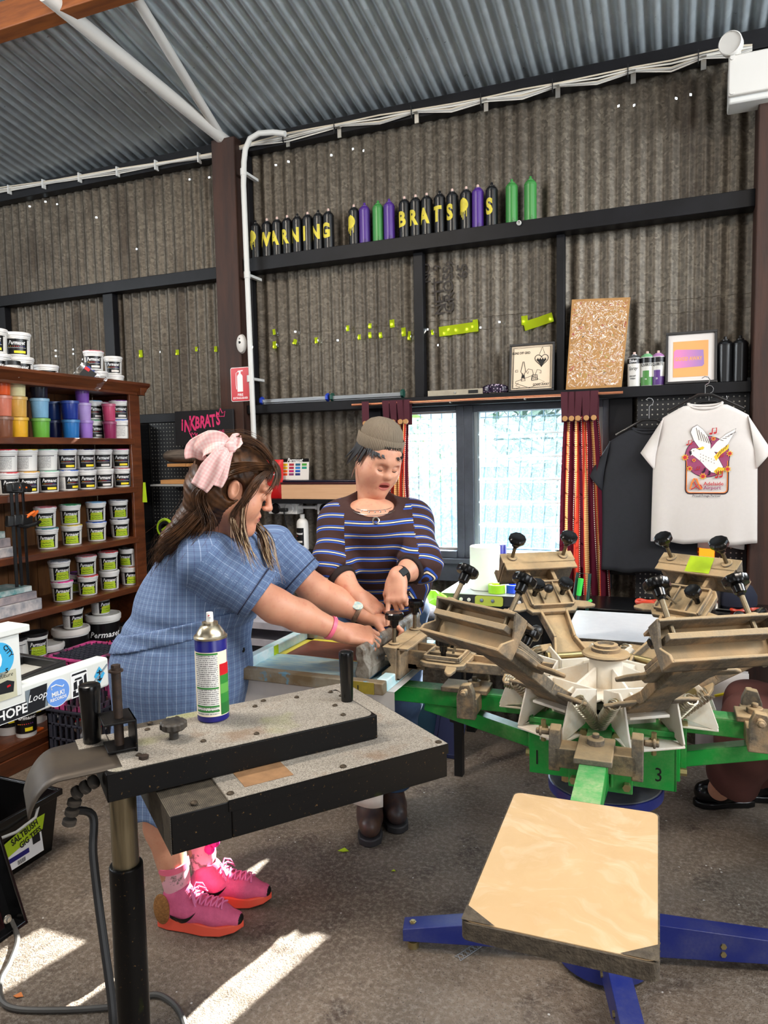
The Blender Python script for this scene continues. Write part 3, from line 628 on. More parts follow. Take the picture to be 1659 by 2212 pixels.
# painted panels on the shelves
m_can = [mat('panel_paint_%s' % n, c, .6, var=.9, scale=18, col2=c2, bump=.5) for n, c, c2 in (('teal', (70, 150, 150), (230, 230, 226)), ('grey', (150, 150, 156), (220, 210, 206)), ('dark', (36, 60, 66), (80, 130, 140)), ('pink_grey', (176, 160, 160), (120, 120, 128)))]
for nm, px, z, y1, hs, x in (('third', 8, SH[2], 2.66, (.05, .045, .035), -3.14), ('fourth', 40, SH[1], 2.80, (.06, .04, .03), -3.14)):
    zz = z
    for i, h in enumerate(hs):
        o = MB().bx(x-.14, x+.06-.01*i, 2.2, y1-.02*i, zz, zz+h).build('painted_canvas', [m_can[1], m_can[3], m_can[0], m_can[2]][(i+(0 if nm == 'third' else 2)*0+(2 if i == 2 else 0)) % 4] if i < 2 else m_can[0], bevel=.004)
        tag(o, 'paint smeared %s canvas, %s of the pile on the %s shelf down' % (['grey', 'pinkish grey', 'teal and white'][i], ['bottom', 'middle', 'topmost'][i], nm), 'canvas', 'painted canvases on the bookcase'); zz += h+.0005

# bar clamps hooked over the second shelf
m_orng = mat('orange_trigger', (224, 104, 34), .4); m_bar = mat('blackened_steel_bar', (40, 40, 42), .35, .7)
def clamp():
    e = thing('bar_clamp', 'clamp', 'clamp')
    MB().box((0, 0, -.22), (.006, .016, .50)).build('bar', m_bar, e, bevel=.001)
    MB().prism([(-.03, 0), (.055, -.012), (.06, .012), (.045, .03), (.0, .042), (-.03, .035)], .026, Matrix(((0, 0, 1, -.013), (1, 0, 0, 0), (0, 1, 0, .0), (0, 0, 0, 1)))).build('fixed_jaw', m_blk, e, bevel=.005)
    MB().prism([(-.035, -.02), (.045, -.015), (.05, .02), (.02, .03), (-.03, .035)], .03, Matrix(((0, 0, 1, -.015), (1, 0, 0, 0), (0, 1, 0, -.15), (0, 0, 0, 1)))).build('sliding_jaw', m_blk, e, bevel=.005)
    MB().tube([(0, .02, -.165), (0, .07, -.175), (0, .12, -.165)], [.012, .012, .008], 8).build('grip', m_blk, e)
    MB().tube([(0, .02, -.125), (0, .07, -.130), (0, .105, -.110)], [.007, .009, .007], 8).build('trigger', m_orng, e)
    MB().cyl((-.016, .01, .015), (.016, .01, .015), .005, n=8).build('rivet', m_orng, e); return e
cl = clamp()
for i, (px, py, x, rz, lb) in enumerate([(24, 1062, -2.99, 100, 'black and orange bar clamp hooked over the shelf nearest the camera'), (35, 1060, -2.985, 112, 'middle one of the three bar clamps hanging on the bookcase'), (49, 1060, -2.985, 122, 'bar clamp furthest along the shelf, long trigger pointing at the tubs')]):
    p = atx(px, py, x); M = TR(p, radians(rz-100-10))
    (dup(cl, M, lb, 'bar clamps hanging on the bookcase') if i else None)
    if not i: cl.matrix_world = M; cl['label'] = lb; cl['group'] = 'bar clamps hanging on the bookcase'
for k in list(PR.values()):
    def rm(o):
        for c in list(o.children): rm(c)
        bpy.data.objects.remove(o)
    rm(k)
o = MB().add([atx(309, 1042, BX+.012), atx(314, 1042, BX+.012), atx(318, 1085, BX+.012), atx(308, 1085, BX+.012)], [(0, 1, 2, 3)]).build('tape_note', m_lime, ang=0, solid=.001); tag(o, 'lime tape note stuck on the bookcase end stile', 'tape')
# ================================================================== things on and along the back wall
RL = 2.782; RW = 1.882                       # tops of the two rails that serve as ledges
m_canblk = mat('black_sprayed_can', (16, 17, 20), .3); m_canyel = mat('yellow_spray_paint', (222, 204, 58), .5, var=.5, scale=26, col2=(150, 140, 40))
m_canpur = mat('purple_sprayed_can', (74, 40, 128), .35, var=.6, scale=22, col2=(30, 18, 56), thr=(.55, .65)); m_cangrn = mat('green_sprayed_can', (58, 132, 62), .35, var=.7, scale=20, col2=(16, 36, 20), thr=(.6, .66))
m_nozw = mat('pale_nozzle', (210, 180, 170), .5)
def spray_can(px, y, z, m, label, group, noz=m_nozw, R=.0325, H=.205, letter=None, py=540, coll=None, rz=0, blob=False):
    p = aty(px, py, y); e = thing('spray_can', label, 'spray can', (p.x, y, z), group=group); T = Matrix.Translation((p.x, y, z)) @ rotm('Z', -18+rz)
    MB(T).lathe([(R-.003, 0), (R, .003), (R, H*.80), (R+.001, H*.805), (R+.001, H*.82)], n=24).build('can_body', m, e)
    MB(T).lathe([(R, H*.82), (R*.93, H*.85), (R*.72, H*.89), (R*.5, H*.905), (R*.5, H*.925), (0, H*.925)], n=24).build('dome', coll or m, e)
    MB(T).lathe([(R*.22, H*.92), (R*.22, H*.99), (R*.17, H), (0, H)], n=10).cyl((0, -R*.2, H*.965), (0, -R*.27, H*.965), .002, n=6).build('nozzle', noz, e)
    Ml = T @ Matrix.Translation((0, -R-.0008, H*.42)) @ Matrix(((1, 0, 0, 0), (0, 0, -1, 0), (0, 1, 0, 0), (0, 0, 0, 1)))
    if letter:
        k = MB(); put_text(k, letter, Ml, .112, wrap=R+.0006, res=3, bold=.045, sx=.82); k.build('stencilled_letter', m_canyel, e, ang=0)
    if blob:
        k = MB(T); k.sheet(lambda u, v: ((R+.0008)*sin(.9*sin(pi*v)**.6*(2*u-1)), -(R+.0008)*cos(.9*sin(pi*v)**.6*(2*u-1)), H*(.38+.34*v)), 8, 8)
        for i in range(5): k.tube([((R+.001)*sin(-.6+.3*i), -(R+.001)*cos(-.6+.3*i), H*.45), ((R+.001)*sin(-.6+.3*i), -(R+.001)*cos(-.6+.3*i), H*(.34-.06*(i % 3)))], .002, 5)
        k.build('yellow_drip', m_canyel, e, ang=0)
    return e
G = 'sprayed cans along the upper rail'; yc = Y0-.058
cans = [(553, 'blob'), (578, 'W'), (600, 'A'), (622, 'R'), (644, 'N'), (666, 'I'), (689, 'N'), (711, 'G'), (766, 'blob'), (789, 'p'), (818, 'g'), (842, 'p'), (875, 'B'), (899, 'R'), (923, 'A'), (951, 'T'), (978, 'S'), (1008, 'smear'), (1033, 'p'), (1063, 'S'), (1106, 'g'), (1146, 'g')]
D = {(553): 'black can with dripping yellow blob beside the conduit', 578: 'black can stencilled with a yellow W', 600: 'black can with yellow A next to the W can', 622: 'black can with yellow R between A and N', 644: 'black can with yellow N between R and I',
     666: 'black can stencilled with a yellow I', 689: 'black can with yellow N between I and G', 711: 'black can stencilled with a yellow G', 766: 'lone black can with yellow blob beside purple can', 789: 'purple can between yellow blob can and green can', 818: 'green can between two purple cans',
     842: 'purple can just before the B can', 875: 'black can stencilled with a yellow B', 899: 'black can with yellow R between B and A', 923: 'black can with yellow A between R and T', 951: 'black can stencilled with a yellow T', 978: 'black can with yellow S right after the T',
     1008: 'black can with long yellow smear beside purple can', 1033: 'purple can between the smeared can and the last S', 1063: 'black can with yellow S standing last before the green cans', 1106: 'green can with black arrow marks, nearer the lettered cans', 1146: 'green can standing last on the upper rail'}
for px, k in cans:
    m = {'p': m_canpur, 'g': m_cangrn}.get(k, m_canblk)
    spray_can(px, yc, RL, m, D[px], G, noz=m if k in 'pg' and px not in (1033,) else (m_nozw if px not in (553, 644, 689, 951, 1063) else m_canblk), H=.235, letter=k if len(k) == 1 and k.isupper() else None, blob=k in ('blob', 'smear'), py=530)
o = MB().lathe([(0, 0), (.012, .002), (.013, .016), (.010, .018), (.009, .008), (0, .007)], TR(aty(1122, 482, Y0-.1), 0) @ rotm('X', 100), n=14).cyl(aty(1122, 482, Y0-.10), aty(1127, 500, Y0-.06), .004, n=8).build('hook_lamp', m_pvc); tag(o, 'small white ended hook between the two green cans', 'hook')

# lower ledge
def span(px0, py0, px1, py1, y): return aty(px0, py0, y), aty(px1, py1, y)
m_alu = mat('brushed_aluminium', (172, 176, 180), .35, .9, var=.3, scale=30, col2=(120, 122, 126), stretch=(.2, 6, 6))
def bar_tool(pa, pb, cap, label):
    a, b = span(*pa, *pb, Y0-.085); a.z = b.z = RW+.022
    e = thing('squeegee_bar', label, 'squeegee', (a.x, a.y, RW), group='metal bars on the lower rail')
    MB().bx(a.x, b.x, a.y-.012, a.y+.012, RW+.010, RW+.034).bx(a.x, b.x, a.y-.004, a.y+.004, RW+.002, RW+.012).build('bar', m_alu, e, bevel=.003)
    for x in (a.x, b.x): MB().lathe([(0, -.01), (.024, -.008), (.026, 0), (.024, .008), (0, .01)], Matrix.Translation((x, a.y, RW+.0265)) @ rotm('Y', 90), n=6).build('end_cap', cap, e)
m_blue = mat('blue_plastic', (30, 60, 170), .4); m_grncap = mat('dark_green_plastic', (20, 70, 60), .4)
bar_tool((566, 868), (708, 858), m_blue, 'metal bar with blue end caps on the lower rail'); bar_tool((718, 858), (870, 850), m_grncap, 'metal bar with dark green end caps on the lower rail')
a, b = span(925, 850, 1045, 843, Y0-.08)
e = thing('spirit_level', 'cream grey spirit level lying along the lower rail', 'level', (a.x, a.y, RW)); MB().bx(a.x, b.x, a.y-.01, a.y+.012, RW+.001, RW+.033).build('level_body', mat('cream_grey_paint', (176, 166, 146), .5, var=.4, scale=14), e, bevel=.002)
MB().bx(b.x-.085, b.x-.03, a.y-.012, a.y-.009, RW+.008, RW+.026).build('vial', m_blk, e); MB().cyl(((a.x+b.x)/2, a.y-.014, RW+.016), ((a.x+b.x)/2, a.y-.009, RW+.016), .006).build('screw', m_steel, e)
p = aty(1069, 842, Y0-.085); e = thing('wraparound_sunglasses', 'black wraparound sunglasses with glittering lens on the ledge', 'sunglasses', (p.x, p.y, RW))
m_glit = NT('glitter_lens', .15); o_ = m_glit.n('TexCoord').outputs['Object']; m_glit.col(m_glit.mix(m_glit.math('LESS_THAN', m_glit.n('TexVoronoi', {'Vector': o_, 'Scale': 90}).outputs['Distance'], .28), (34, 24, 44), (190, 170, 190))); m_glit = m_glit.m
MB().sheet(lambda u, v: (p.x+.078*sin((u-.5)*2.4), p.y-.045*cos((u-.5)*2.4)+.02, RW+.004+.046*v*(1-.35*abs(2*u-1)**2)), 18, 4).build('lens', m_glit, e, solid=.003)
for s in (-1, 1): MB().tube([(p.x+s*.074, p.y, RW+.028), (p.x+s*.07, p.y+.05, RW+.024), (p.x+s*.05, p.y+.066, RW+.008)], .004).build('temple', m_blk, e)

def leaning(pxs, h, dep=.018, lean=8, base=RW, y=Y0-.085):
    """frame standing on a ledge: returns matrix (x right, y up, z out) at its base centre and width"""
    a, b = aty(pxs[0], 840, y), aty(pxs[1], 840, y); w = b.x-a.x
    return Matrix.Translation(((a.x+b.x)/2, y, base)) @ rotm('X', 90-lean*-1*-1+0) if False else Matrix.Translation(((a.x+b.x)/2, y, base)) @ Matrix.Rotation(radians(90-lean), 4, 'X'), w
m_frame = mat('charcoal_picture_frame', (46, 44, 44), .5, var=.4, scale=30)
def picture(nm, pxs, h, fw, label, mount, cat='picture'):
    M, w = leaning(pxs, h); e = thing(nm, label, cat, M.translation)
    k = MB(M); k.bx(-w/2, w/2, 0, fw, 0, .02); k.bx(-w/2, w/2, h-fw, h, 0, .02); k.bx(-w/2, -w/2+fw, fw, h-fw, 0, .02); k.bx(w/2-fw, w/2, fw, h-fw, 0, .02); k.build('frame', m_frame, e, bevel=.002)
    MB(M).bx(-w/2+fw, w/2-fw, fw, h-fw, .004, .009).build('mount', mount, e, ang=0); return e, M, w
m_cream = mat('cream_paper', (226, 206, 180), .7); m_line = mat('black_drawn_line', (24, 22, 20), .7)
e, M, w = picture('framed_drawing', (1100, 1197), .262, .011, 'framed cartoon line drawing with flaming heart on the ledge', m_cream)
k = MB(M @ Matrix.Translation((0, 0, .0095)))
def ln(k, pts, r=.0012): k.tube([(x, y, 0) for x, y in pts], r, 4)
hw = w/2
for ins in (.018, .022): ln(k, [(-hw+ins, ins), (hw-ins, ins+.002), (hw-ins-.001, .262-ins), (-hw+ins+.001, .262-ins-.002), (-hw+ins, ins)])
hx, hy = .052, .17
hp = [(hx+.036*sin(t)**3*1.0, hy+.0023*(13*cos(t)-5*cos(2*t)-2*cos(3*t)-cos(4*t))) for t in [2*pi*i/24 for i in range(25)]]
ln(k, hp, .0018); ln(k, [(hx-.012, hy+.03), (hx+.004, .24), (hx+.016, hy+.032)])
ln(k, [(-.055, .06), (-.05, .095), (-.058, .11), (-.047, .165), (-.042, .165), (-.032, .11), (-.04, .095), (-.034, .06), (-.055, .06)], .0016)
ln(k, [(-.085, .048), (-.01, .02), (.07, .05), (.0, .085), (-.085, .058), (-.085, .048)]); ln(k, [(.0, .062), (.004, .09), (.03, .09), (.034, .062), (.0, .06)], .0016)
for q in range(4): ln(k, [(.003+.009*q, .064), (.006+.008*q, .09)], .0014)
ln(k, [(.01, .09), (.004, .118), (-.018, .124), (-.028, .108), (-.02, .098), (-.016, .11)]); ln(k, [(.02, .09), (.03, .118), (.05, .112), (.05, .096), (.042, .1)]); ln(k, [(-.088, .11), (-.074, .11), (-.074, .12), (-.088, .12), (-.088, .11)]); ln(k, [(-.07, .05), (-.085, .035), (-.06, .028), (-.078, .02)])
put_text(k, 'GUNS OFF GRID', Matrix.Translation((-.058, .212, 0)), .018, bold=.03, sx=.75); put_text(k, 'GOOD AWAY', Matrix.Translation((.05, .036, 0)), .018, bold=.03, sx=.75, shear=.2)
k.prism([(-.055, .075), (-.036, .075), (-.039, .1), (-.045, .09), (-.049, .105)], .001); fl = [(hx-.028, hy+.002)]+[(hx-.026+.0065*i, hy+(.012 if i % 2 else -.002)) for i in range(9)]+[(hx+.026, hy), (hx, hy-.034)]
k.prism(fl, .001); k.build('ink_drawing', m_line, e, ang=0)

# splattered board
t = NT('paint_splatter_board', .6); o = t.n('TexCoord').outputs['Object']; w1_ = t.n('TexNoise', {'Vector': o, 'Scale': 9, 'Detail': 3}).outputs['Color']
wp = t.n('VectorMath', {0: o, 1: t.n('VectorMath', {0: w1_, 'Scale': .22}, operation='SCALE').outputs[0]}, operation='ADD').outputs[0]
c = (168, 122, 68)
def lay(c, sc, st, rot, a, b, colr): return t.mix(t.rng(t.noise(t.map(wp, st, rot), sc*1.7, 6, .72), a, b), c, colr)
c = t.mix(t.rng(t.noise(o, 40, 3), .4, .6, 0, .4), c, (196, 150, 92)); c = lay(c, 26, (1, 1, 2.2), (0, .6, 0), .60, .62, (34, 28, 28)); c = lay(c, 24, (2.2, 1, 1), (0, .3, 0), .60, .615, (150, 40, 62)); c = lay(c, 20, (1, 1, 1.6), (0, -.9, 0), .635, .65, (150, 160, 60))
c = lay(c, 23, (1, 1, 3), (0, .9, 0), .57, .585, (232, 222, 214)); c = lay(c, 30, (3, 1, 1), (0, .4, 0), .57, .585, (236, 228, 222)); c = lay(c, 36, (1, 1, 1), (0, 0, 0), .665, .675, (40, 150, 100)); c = lay(c, 31, (2, 1, 1), (0, 1.4, 0), .66, .67, (190, 40, 60))
t.col(c); t.bump(t.noise(wp, 40, 5), .4, .004); m_splat = t.m
pts = [aty(1223, 836, Y0-.09), aty(1343, 840, Y0-.09), aty(1362, 643, Y0-.03), aty(1236, 648, Y0-.03)]
zb_ = RW+.001; pts[0].z = zb_; pts[1].z = zb_
o = MB().hexa(pts, [p+Vector((0, -.012, 0)) for p in pts]).build('splatter_painting', [m_splat], bevel=.001); tag(o, 'tall brown board covered in white and coloured paint splatter', 'painting')
ed = MB()
for i in range(4):
    a, b = pts[i]+Vector((0, -.0122, 0)), pts[(i+1) % 4]+Vector((0, -.0122, 0)); cen = sum(pts, Vector())/4+Vector((0, -.0122, 0)); ed.add([a, b, b.lerp(cen, .055), a.lerp(cen, .055)], [(0, 1, 2, 3)])
ed.build('bare_border', mat('bare_kraft_board', (178, 132, 78), .8, var=.4, scale=20), o, ang=0)

m_canwh = mat('white_can_print', (206, 204, 198), .35); m_domeg = mat('grey_can_dome', (120, 122, 124), .35, .8); m_green = mat('green_can_print', (70, 130, 60), .4); m_purp = mat('purple_can_print', (84, 48, 120), .4)
def paint_can(px, tl, label, band, top, txt2, R=.033, H=.178):
    e = spray_can(px, Y0-.06, RW, m_canwh, label, 'printed spray cans beside the splattered board', R=R, H=H, coll=m_domeg if top is None else top, py=800, rz=8)
    p = aty(px, 800, Y0-.06); T = Matrix.Translation((p.x, Y0-.06, RW)) @ rotm('Z', -10)
    k = MB(T); arc(k, R, radians(-80), radians(80), H*.66, H*.80, 14); k.build('black_band', m_label, e, ang=0)
    if band: k = MB(T); arc(k, R, radians(-80), radians(80), .004, H*.26, 14); k.build('colour_band', band, e, ang=0)
    if band: k = MB(T); arc(k, R, radians(-28), radians(28), H*.26, H*.44, 8); k.build('colour_band', band, e, ang=0)
    Ml = lambda z: T @ Matrix.Translation((0, -R-.0016, z)) @ Matrix(((1, 0, 0, 0), (0, 0, -1, 0), (0, 1, 0, 0), (0, 0, 0, 1)))
    k = MB(); put_text(k, tl, Ml(H*(.73 if not band else .60)), .020, wrap=R+.001, bold=.02, sx=.8); k.build('lettering', m_ltxt if not band else m_label, e, ang=0)
    k = MB()
    for i, tx in enumerate(txt2): put_text(k, tx, Ml(H*(.30-.07*i if not band else .2-.06*i)), .011, wrap=R+.001, bold=.02, sx=.85)
    k.build('lettering', m_label if not band else m_ltxt, e, ang=0)
    if not band: k = MB(); put_text(k, 'Spray', Ml(H*.52), .026, wrap=R+.001, shear=.4, sx=.8); k.build('lettering', m_label, e, ang=0)
paint_can(1370, 'Dulux', 'white spray can with plain white base touching the splattered board', None, None, ['BRIGHT', 'FINISH']); paint_can(1398, 'SQUIRTS', 'white spray can with green band between two other cans', m_green, mat('green_dome', (110, 170, 120), .4), ['16', '']); paint_can(1422, 'SQUIRTS', 'white and purple spray can beside the framed pink print', m_purp, mat('mauve_dome', (170, 120, 170), .4), ['25', ''])
e, M, w = picture('framed_print', (1437, 1548), .262, .012, 'black framed pink print on orange paper in a white mount', mat('white_mount_board', (216, 210, 206), .7))
m_orp = mat('orange_kraft_paper', (226, 164, 100), .7); MB(M).bx(-w/2+.035, w/2-.04, .035, .215, .0092, .0102).build('paper', m_orp, e, ang=0)
t = NT('pink_violet_blend', .6); sx_ = t.n('SeparateXYZ', {0: t.n('TexCoord').outputs['Generated']}); t.col(t.mix(sx_.outputs[0], (226, 130, 180), (150, 120, 180))); k = MB(M @ Matrix.Translation((-.01, .125, .0104))); k.prism([(-.07, -.045), (.062, -.04), (.07, -.03), (.066, .042), (-.06, .05), (-.07, .04)], .0006); k.build('pink_patch', t.m, e, ang=0)
k = MB(M @ Matrix.Translation((-.012, .125, .0115))); put_text(k, 'GOOD AWAY', Matrix(), .026, bold=.03, sx=.75); k.build('lettering', m_orp, e, ang=0)
for px, lb in ((1566, 'black sprayed can beside the black picture frame'), (1598, 'black sprayed can standing last beside the timber post')):
    spray_can(px, Y0-.06, RW, m_canblk, lb, 'blackened cans at the ledge end', noz=m_canblk, R=.036, H=.225, py=790)

# masking tape over the holes
GT = 'lime tape patches over the wall holes'; m_tape = NT('translucent_lime_tape', .5); df = m_tape.n('BsdfDiffuse', {0: (*lin((186, 205, 40)), 1)}); tl_ = m_tape.n('BsdfTranslucent', {0: (*lin((200, 225, 40)), 1)}); mx = m_tape.n('MixShader', {0: .45, 1: df.outputs[0], 2: tl_.outputs[0]}); m_tape.L.new(mx.outputs[0], m_tape.N['Material Output'].inputs[0]); m_tape = m_tape.m
def tape(px, py, w, h, rot, label):
    p = aty(px, py, Y0-.0035); M = wallM(p, rot); o = MB(M).sheet(lambda u, v: ((u-.5)*w, (v-.5)*h, .002*sin(u*pi*3)), 6, 1).build('tape_patch', m_tape, ang=179); tag(o, label, 'tape', GT)
for i, (px, py, w, h, r) in enumerate([(592, 717, .02, .035, 8), (593, 745, .026, .045, 4), (637, 738, .026, .03, -20), (683, 735, .02, .035, 5), (751, 709, .02, .034, 0), (776, 728, .02, .03, 0), (799, 704, .02, .03, -5), (799, 724, .02, .036, 4), (822, 724, .02, .034, 8), (847, 699, .03, .046, 3), (872, 717, .026, .05, 4), (884, 725, .018, .05, -4), (934, 718, .014, .03, 16), (553, 757, .022, .035, 0)]):
    tape(px, py, w, h, r, 'small lime tape patch over a bright wall hole')
tape(990, 711, .23, .055, 3, 'long lime tape strip over several holes beside the stencilled letters'); tape(1027, 700, .03, .05, 4, 'small tape tab at the raised end of the long lime strip'); tape(1133, 692, .035, .05, 2, 'square lime patch next to the slanted strip'); tape(1163, 695, .16, .05, 14, 'slanted lime tape strip near the upright'); tape(304, 764, .03, .05, 3, 'lime patch above the bookcase end'); tape(383, 761, .026, .034, 0, 'lime patch midway between bookcase and post'); tape(424, 754, .02, .03, 0, 'lime patch second from the timber post'); tape(466, 754, .022, .036, 3, 'lime patch closest to the timber post')

# cables, conduit, sign, sensor, box
cp_ = [(-40, 418), (0, 411), (120, 392), (250, 371), (370, 350), (470, 333), (545, 312), (622, 292), (740, 270), (820, 255), (900, 240), (975, 228), (1050, 214), (1128, 200), (1205, 184), (1290, 168), (1370, 152), (1450, 137), (1520, 121), (1580, 108), (1640, 100)]
e = thing('cable_bundle', 'bundle of white cables clipped along the top plate', 'cables', aty(800, 258, Y0-.08))
mcab = [mat('cable_white', (216, 212, 204), .5), mat('cable_grey', (180, 178, 174), .5), mat('cable_cream', (208, 196, 176), .5)]
for c_ in range(6):
    r_ = random.Random(c_); pts = []
    for i, (px, py) in enumerate(cp_):
        p = aty(px, py, Y0-.088); s = 1.0 if i % 2 else .4
        pts.append(p+Vector((0, -.006*(c_ % 2)+r_.uniform(-.003, .003), (c_-2.5)*.0085*s*(1 if px > 500 else .6)-(.012 if (px > 600 and i % 2) else 0)+r_.uniform(-.004, .004))))
    P2 = []
    for i in range(len(pts)-1):
        for q in range(4): P2.append(pts[i].lerp(pts[i+1], q/4))
    MB().tube(P2, .0042, 6).build('cable', mcab[c_ % 3], e)
for px, py in ((622, 292), (733, 272), (900, 240), (1050, 214), (1205, 184), (1368, 152), (1520, 122)):
    p = aty(px, py+8, Y0-.08); MB().bx(p.x-.012, p.x+.012, p.y-.002, p.y+.004, p.z-.045, p.z+.005).bx(p.x-.012, p.x+.012, p.y-.03, p.y+.002, p.z+.005, p.z+.009).build('saddle_clip', m_steel, e); MB().bx(p.x-.026, p.x-.022, p.y-.024, p.y-.002, p.z-.022, p.z+.045).build('cable_tie', m_blk, e)
for px, py in ((18, 409), (92, 397), (170, 383), (252, 370), (335, 356), (428, 340)):
    p = aty(px, py, Y0-.1); MB().bx(p.x-.004, p.x+.004, p.y-.006, p.y+.03, p.z-.03, p.z+.03).build('cable_tie', m_pvc, e)
cpts = [(616, 289), (590, 286), (560, 288), (540, 300), (530, 322), (527, 350), (526, 400)]
P3 = [aty(px, py, Y0-.17) for px, py in cpts]; bot = aty(549, 960, Y0-.17); P3 += [P3[-1].lerp(bot, q/3) for q in (1, 2, 3)]; P3.append(Vector((bot.x, bot.y, .95)))
e = thing('conduit', 'grey plastic conduit bent over and running down the timber post', 'conduit', P3[-1]); MB().tube(P3, .0165, 14).build('pipe', m_pvc, e)
for px, py in ((526, 372), (534, 594), (540, 818)): p = aty(px, py, Y0-.17); MB().cyl(p-Vector((0, 0, .02)), p+Vector((0, 0, .02)), .0195, n=14).bx(p.x-.012, p.x+.012, p.y, Y0-.02, p.z-.008, p.z+.008).build('pipe_coupling', m_pvc, e)
p = atz(519, 830, 1.98)
def onpost(px, py): return aty(px, py, Y0-.153)
a, b = onpost(498, 795), onpost(541, 866); M = wallM((a+b)/2, 0); hw, hh = abs(b.x-a.x)/2, abs(b.z-a.z)/2; m_fred = mat('fire_sign_red', (196, 22, 34), .35)
e = thing('fire_extinguisher_sign', 'red fire extinguisher sign on the timber post', 'sign', M.translation)
def rrect(w, h, r, n=5): return [(sx*(w-r)+r*cos(a0+pi/2*i/n), sy*(h-r)+r*sin(a0+pi/2*i/n)) for sx, sy, a0 in ((1, 1, 0), (-1, 1, pi/2), (-1, -1, pi), (1, -1, 3*pi/2)) for i in range(n+1)]
MB(M).prism(rrect(hw, hh, .012), .003).build('sign_board', m_ltxt, e); MB(M).prism(rrect(hw-.003, hh-.003, .010), .0006, z0=.003).build('red_panel', m_fred, e, ang=0)
k = MB(M @ Matrix.Translation((0, 0, .0037))); k.prism([(-.02, -.045), (.02, -.045), (.02, .05), (.012, .062), (-.012, .062), (-.02, .05)], .0005); k.bx(-.007, .007, .062, .078, 0, .0005); k.prism([(-.016, .078), (.022, .08), (.022, .087), (-.014, .084)], .0005); k.tube([(-.012, .078, 0), (-.028, .07, 0), (-.03, .0, 0), (-.026, -.03, 0)], .0022, 4)
put_text(k, 'FIRE', Matrix.Translation((0, -hh+.04, 0)), .022, bold=.02); put_text(k, 'EXTINGUISHER', Matrix.Translation((0, -hh+.02, 0)), .0175, bold=.02, sx=.9); k.build('white_print', m_ltxt, e, ang=0)
p = onpost(523, 743); e = thing('motion_sensor', 'white oval alarm sensor above the fire sign', 'sensor', p); M = wallM(p)
MB(M).lathe([(0, .034), (.018, .03), (.03, .018), (.034, 0)], Matrix.Diagonal((1, 1.75, 1, 1)), n=24).build('sensor_shell', m_white, e); MB(M @ Matrix.Translation((.002, .005, .034))).lathe([(0, .003), (.007, .002), (.009, -.004)], n=14).build('sensor_lens', m_blkgl, e); MB(M @ Matrix.Translation((.002, .028, .029))).lathe([(0, .003), (.004, .002), (.005, -.003)], n=12).build('sensor_lens', m_blkgl, e)
a = aty(1572, 225, Y0-.24); b = aty(1576, 128, Y0-.24)
e = thing('junction_box', 'large white plastic electrical box on top of the timber post', 'electrical box', (a.x+.2, Y0-.2, a.z))
MB().bx(a.x+.004, a.x+.55, Y0-.225, Y0-.10, a.z+.004, b.z).build('box_body', m_pvc, e, bevel=.008); MB().bx(a.x+.0, a.x+.55, Y0-.25, Y0-.225, a.z+.03, b.z+.012).build('box_lid', m_white, e, bevel=.006)
for z in (a.z+.045, b.z): MB().cyl((a.x+.016, Y0-.256, z), (a.x+.016, Y0-.24, z), .011, n=14).build('screw_boss', m_white, e)
p = aty(1580, 97, Y0-.25); e = thing('emergency_spotlight', 'round white emergency spotlight standing on the electrical box', 'spotlight', (p.x, p.y, b.z+.012)); F = frame((-.25, -1, -.12), o=p)
MB(F).lathe([(.028, -.03), (.048, -.02), (.05, .03), (.046, .034), (.046, .028)], n=26).build('lamp_shell', m_white, e); MB(F).lathe([(.046, .026), (0, .026)], n=26).build('lamp_lens', mat('frosted_lens', (104, 98, 90), .25, var=.5, scale=60), e); MB().bx(p.x+.02, p.x+.04, p.y, p.y+.04, b.z+.01, p.z).build('bracket', m_white, e)

# ------- curtains and rod
a, b = aty(760, 875, Y0-.145), aty(1346, 838, Y0-.145); a.z = b.z = 1.852; e = thing('curtain_rod', 'thin copper curtain rod above the window', 'rod', (a+b)/2); MB().cyl(a, b, .007, n=12).build('rod', mat('copper_rod', (200, 130, 96), .35, .7), e)
for x in (a.x+.6, b.x-.5): MB().bx(x-.004, x+.004, Y0-.15, Y0-.11, 1.838, 1.846).build('bracket', m_steel, e)
t = NT('striped_curtain_cloth', .85); at = t.n('Attribute', attribute_name='cu'); u_ = at.outputs['Fac']; vv = t.n('Attribute', attribute_name='cv').outputs['Fac']
fr = t.math('FRACT', t.math('MULTIPLY', u_, 4.5)); dots = t.math('GREATER_THAN', t.math('FRACT', t.math('MULTIPLY', vv, 90)), .45)
def band_(x, a0, b0): return t.math('MULTIPLY', t.math('GREATER_THAN', x, a0), t.math('LESS_THAN', x, b0))
c = t.mix(band_(fr, .46, .92), (74, 24, 36), (176, 56, 42)); c = t.mix(t.math('MULTIPLY', band_(fr, .58, .76), t.math('ADD', .35, t.math('MULTIPLY', dots, .65))), c, (226, 190, 120)); c = t.mix(t.math('MULTIPLY', t.math('ADD', band_(fr, .40, .43), band_(fr, .91, .94)), dots), c, (236, 220, 200))
df = t.n('BsdfDiffuse', {0: c}); tl_ = t.n('BsdfTranslucent', {0: c}); mx = t.n('MixShader', {0: .10, 1: df.outputs[0], 2: tl_.outputs[0]}); t.L.new(mx.outputs[0], t.N['Material Output'].inputs[0]); m_curt = t.m; m_tab = mat('maroon_curtain_tab', (72, 22, 36), .85); m_btn = mat('coconut_button', (176, 130, 80), .5)
def add_attr(o, nm, vals):
    at = o.data.attributes.new(nm, 'FLOAT', 'POINT'); at.data.foreach_set('value', list(vals))
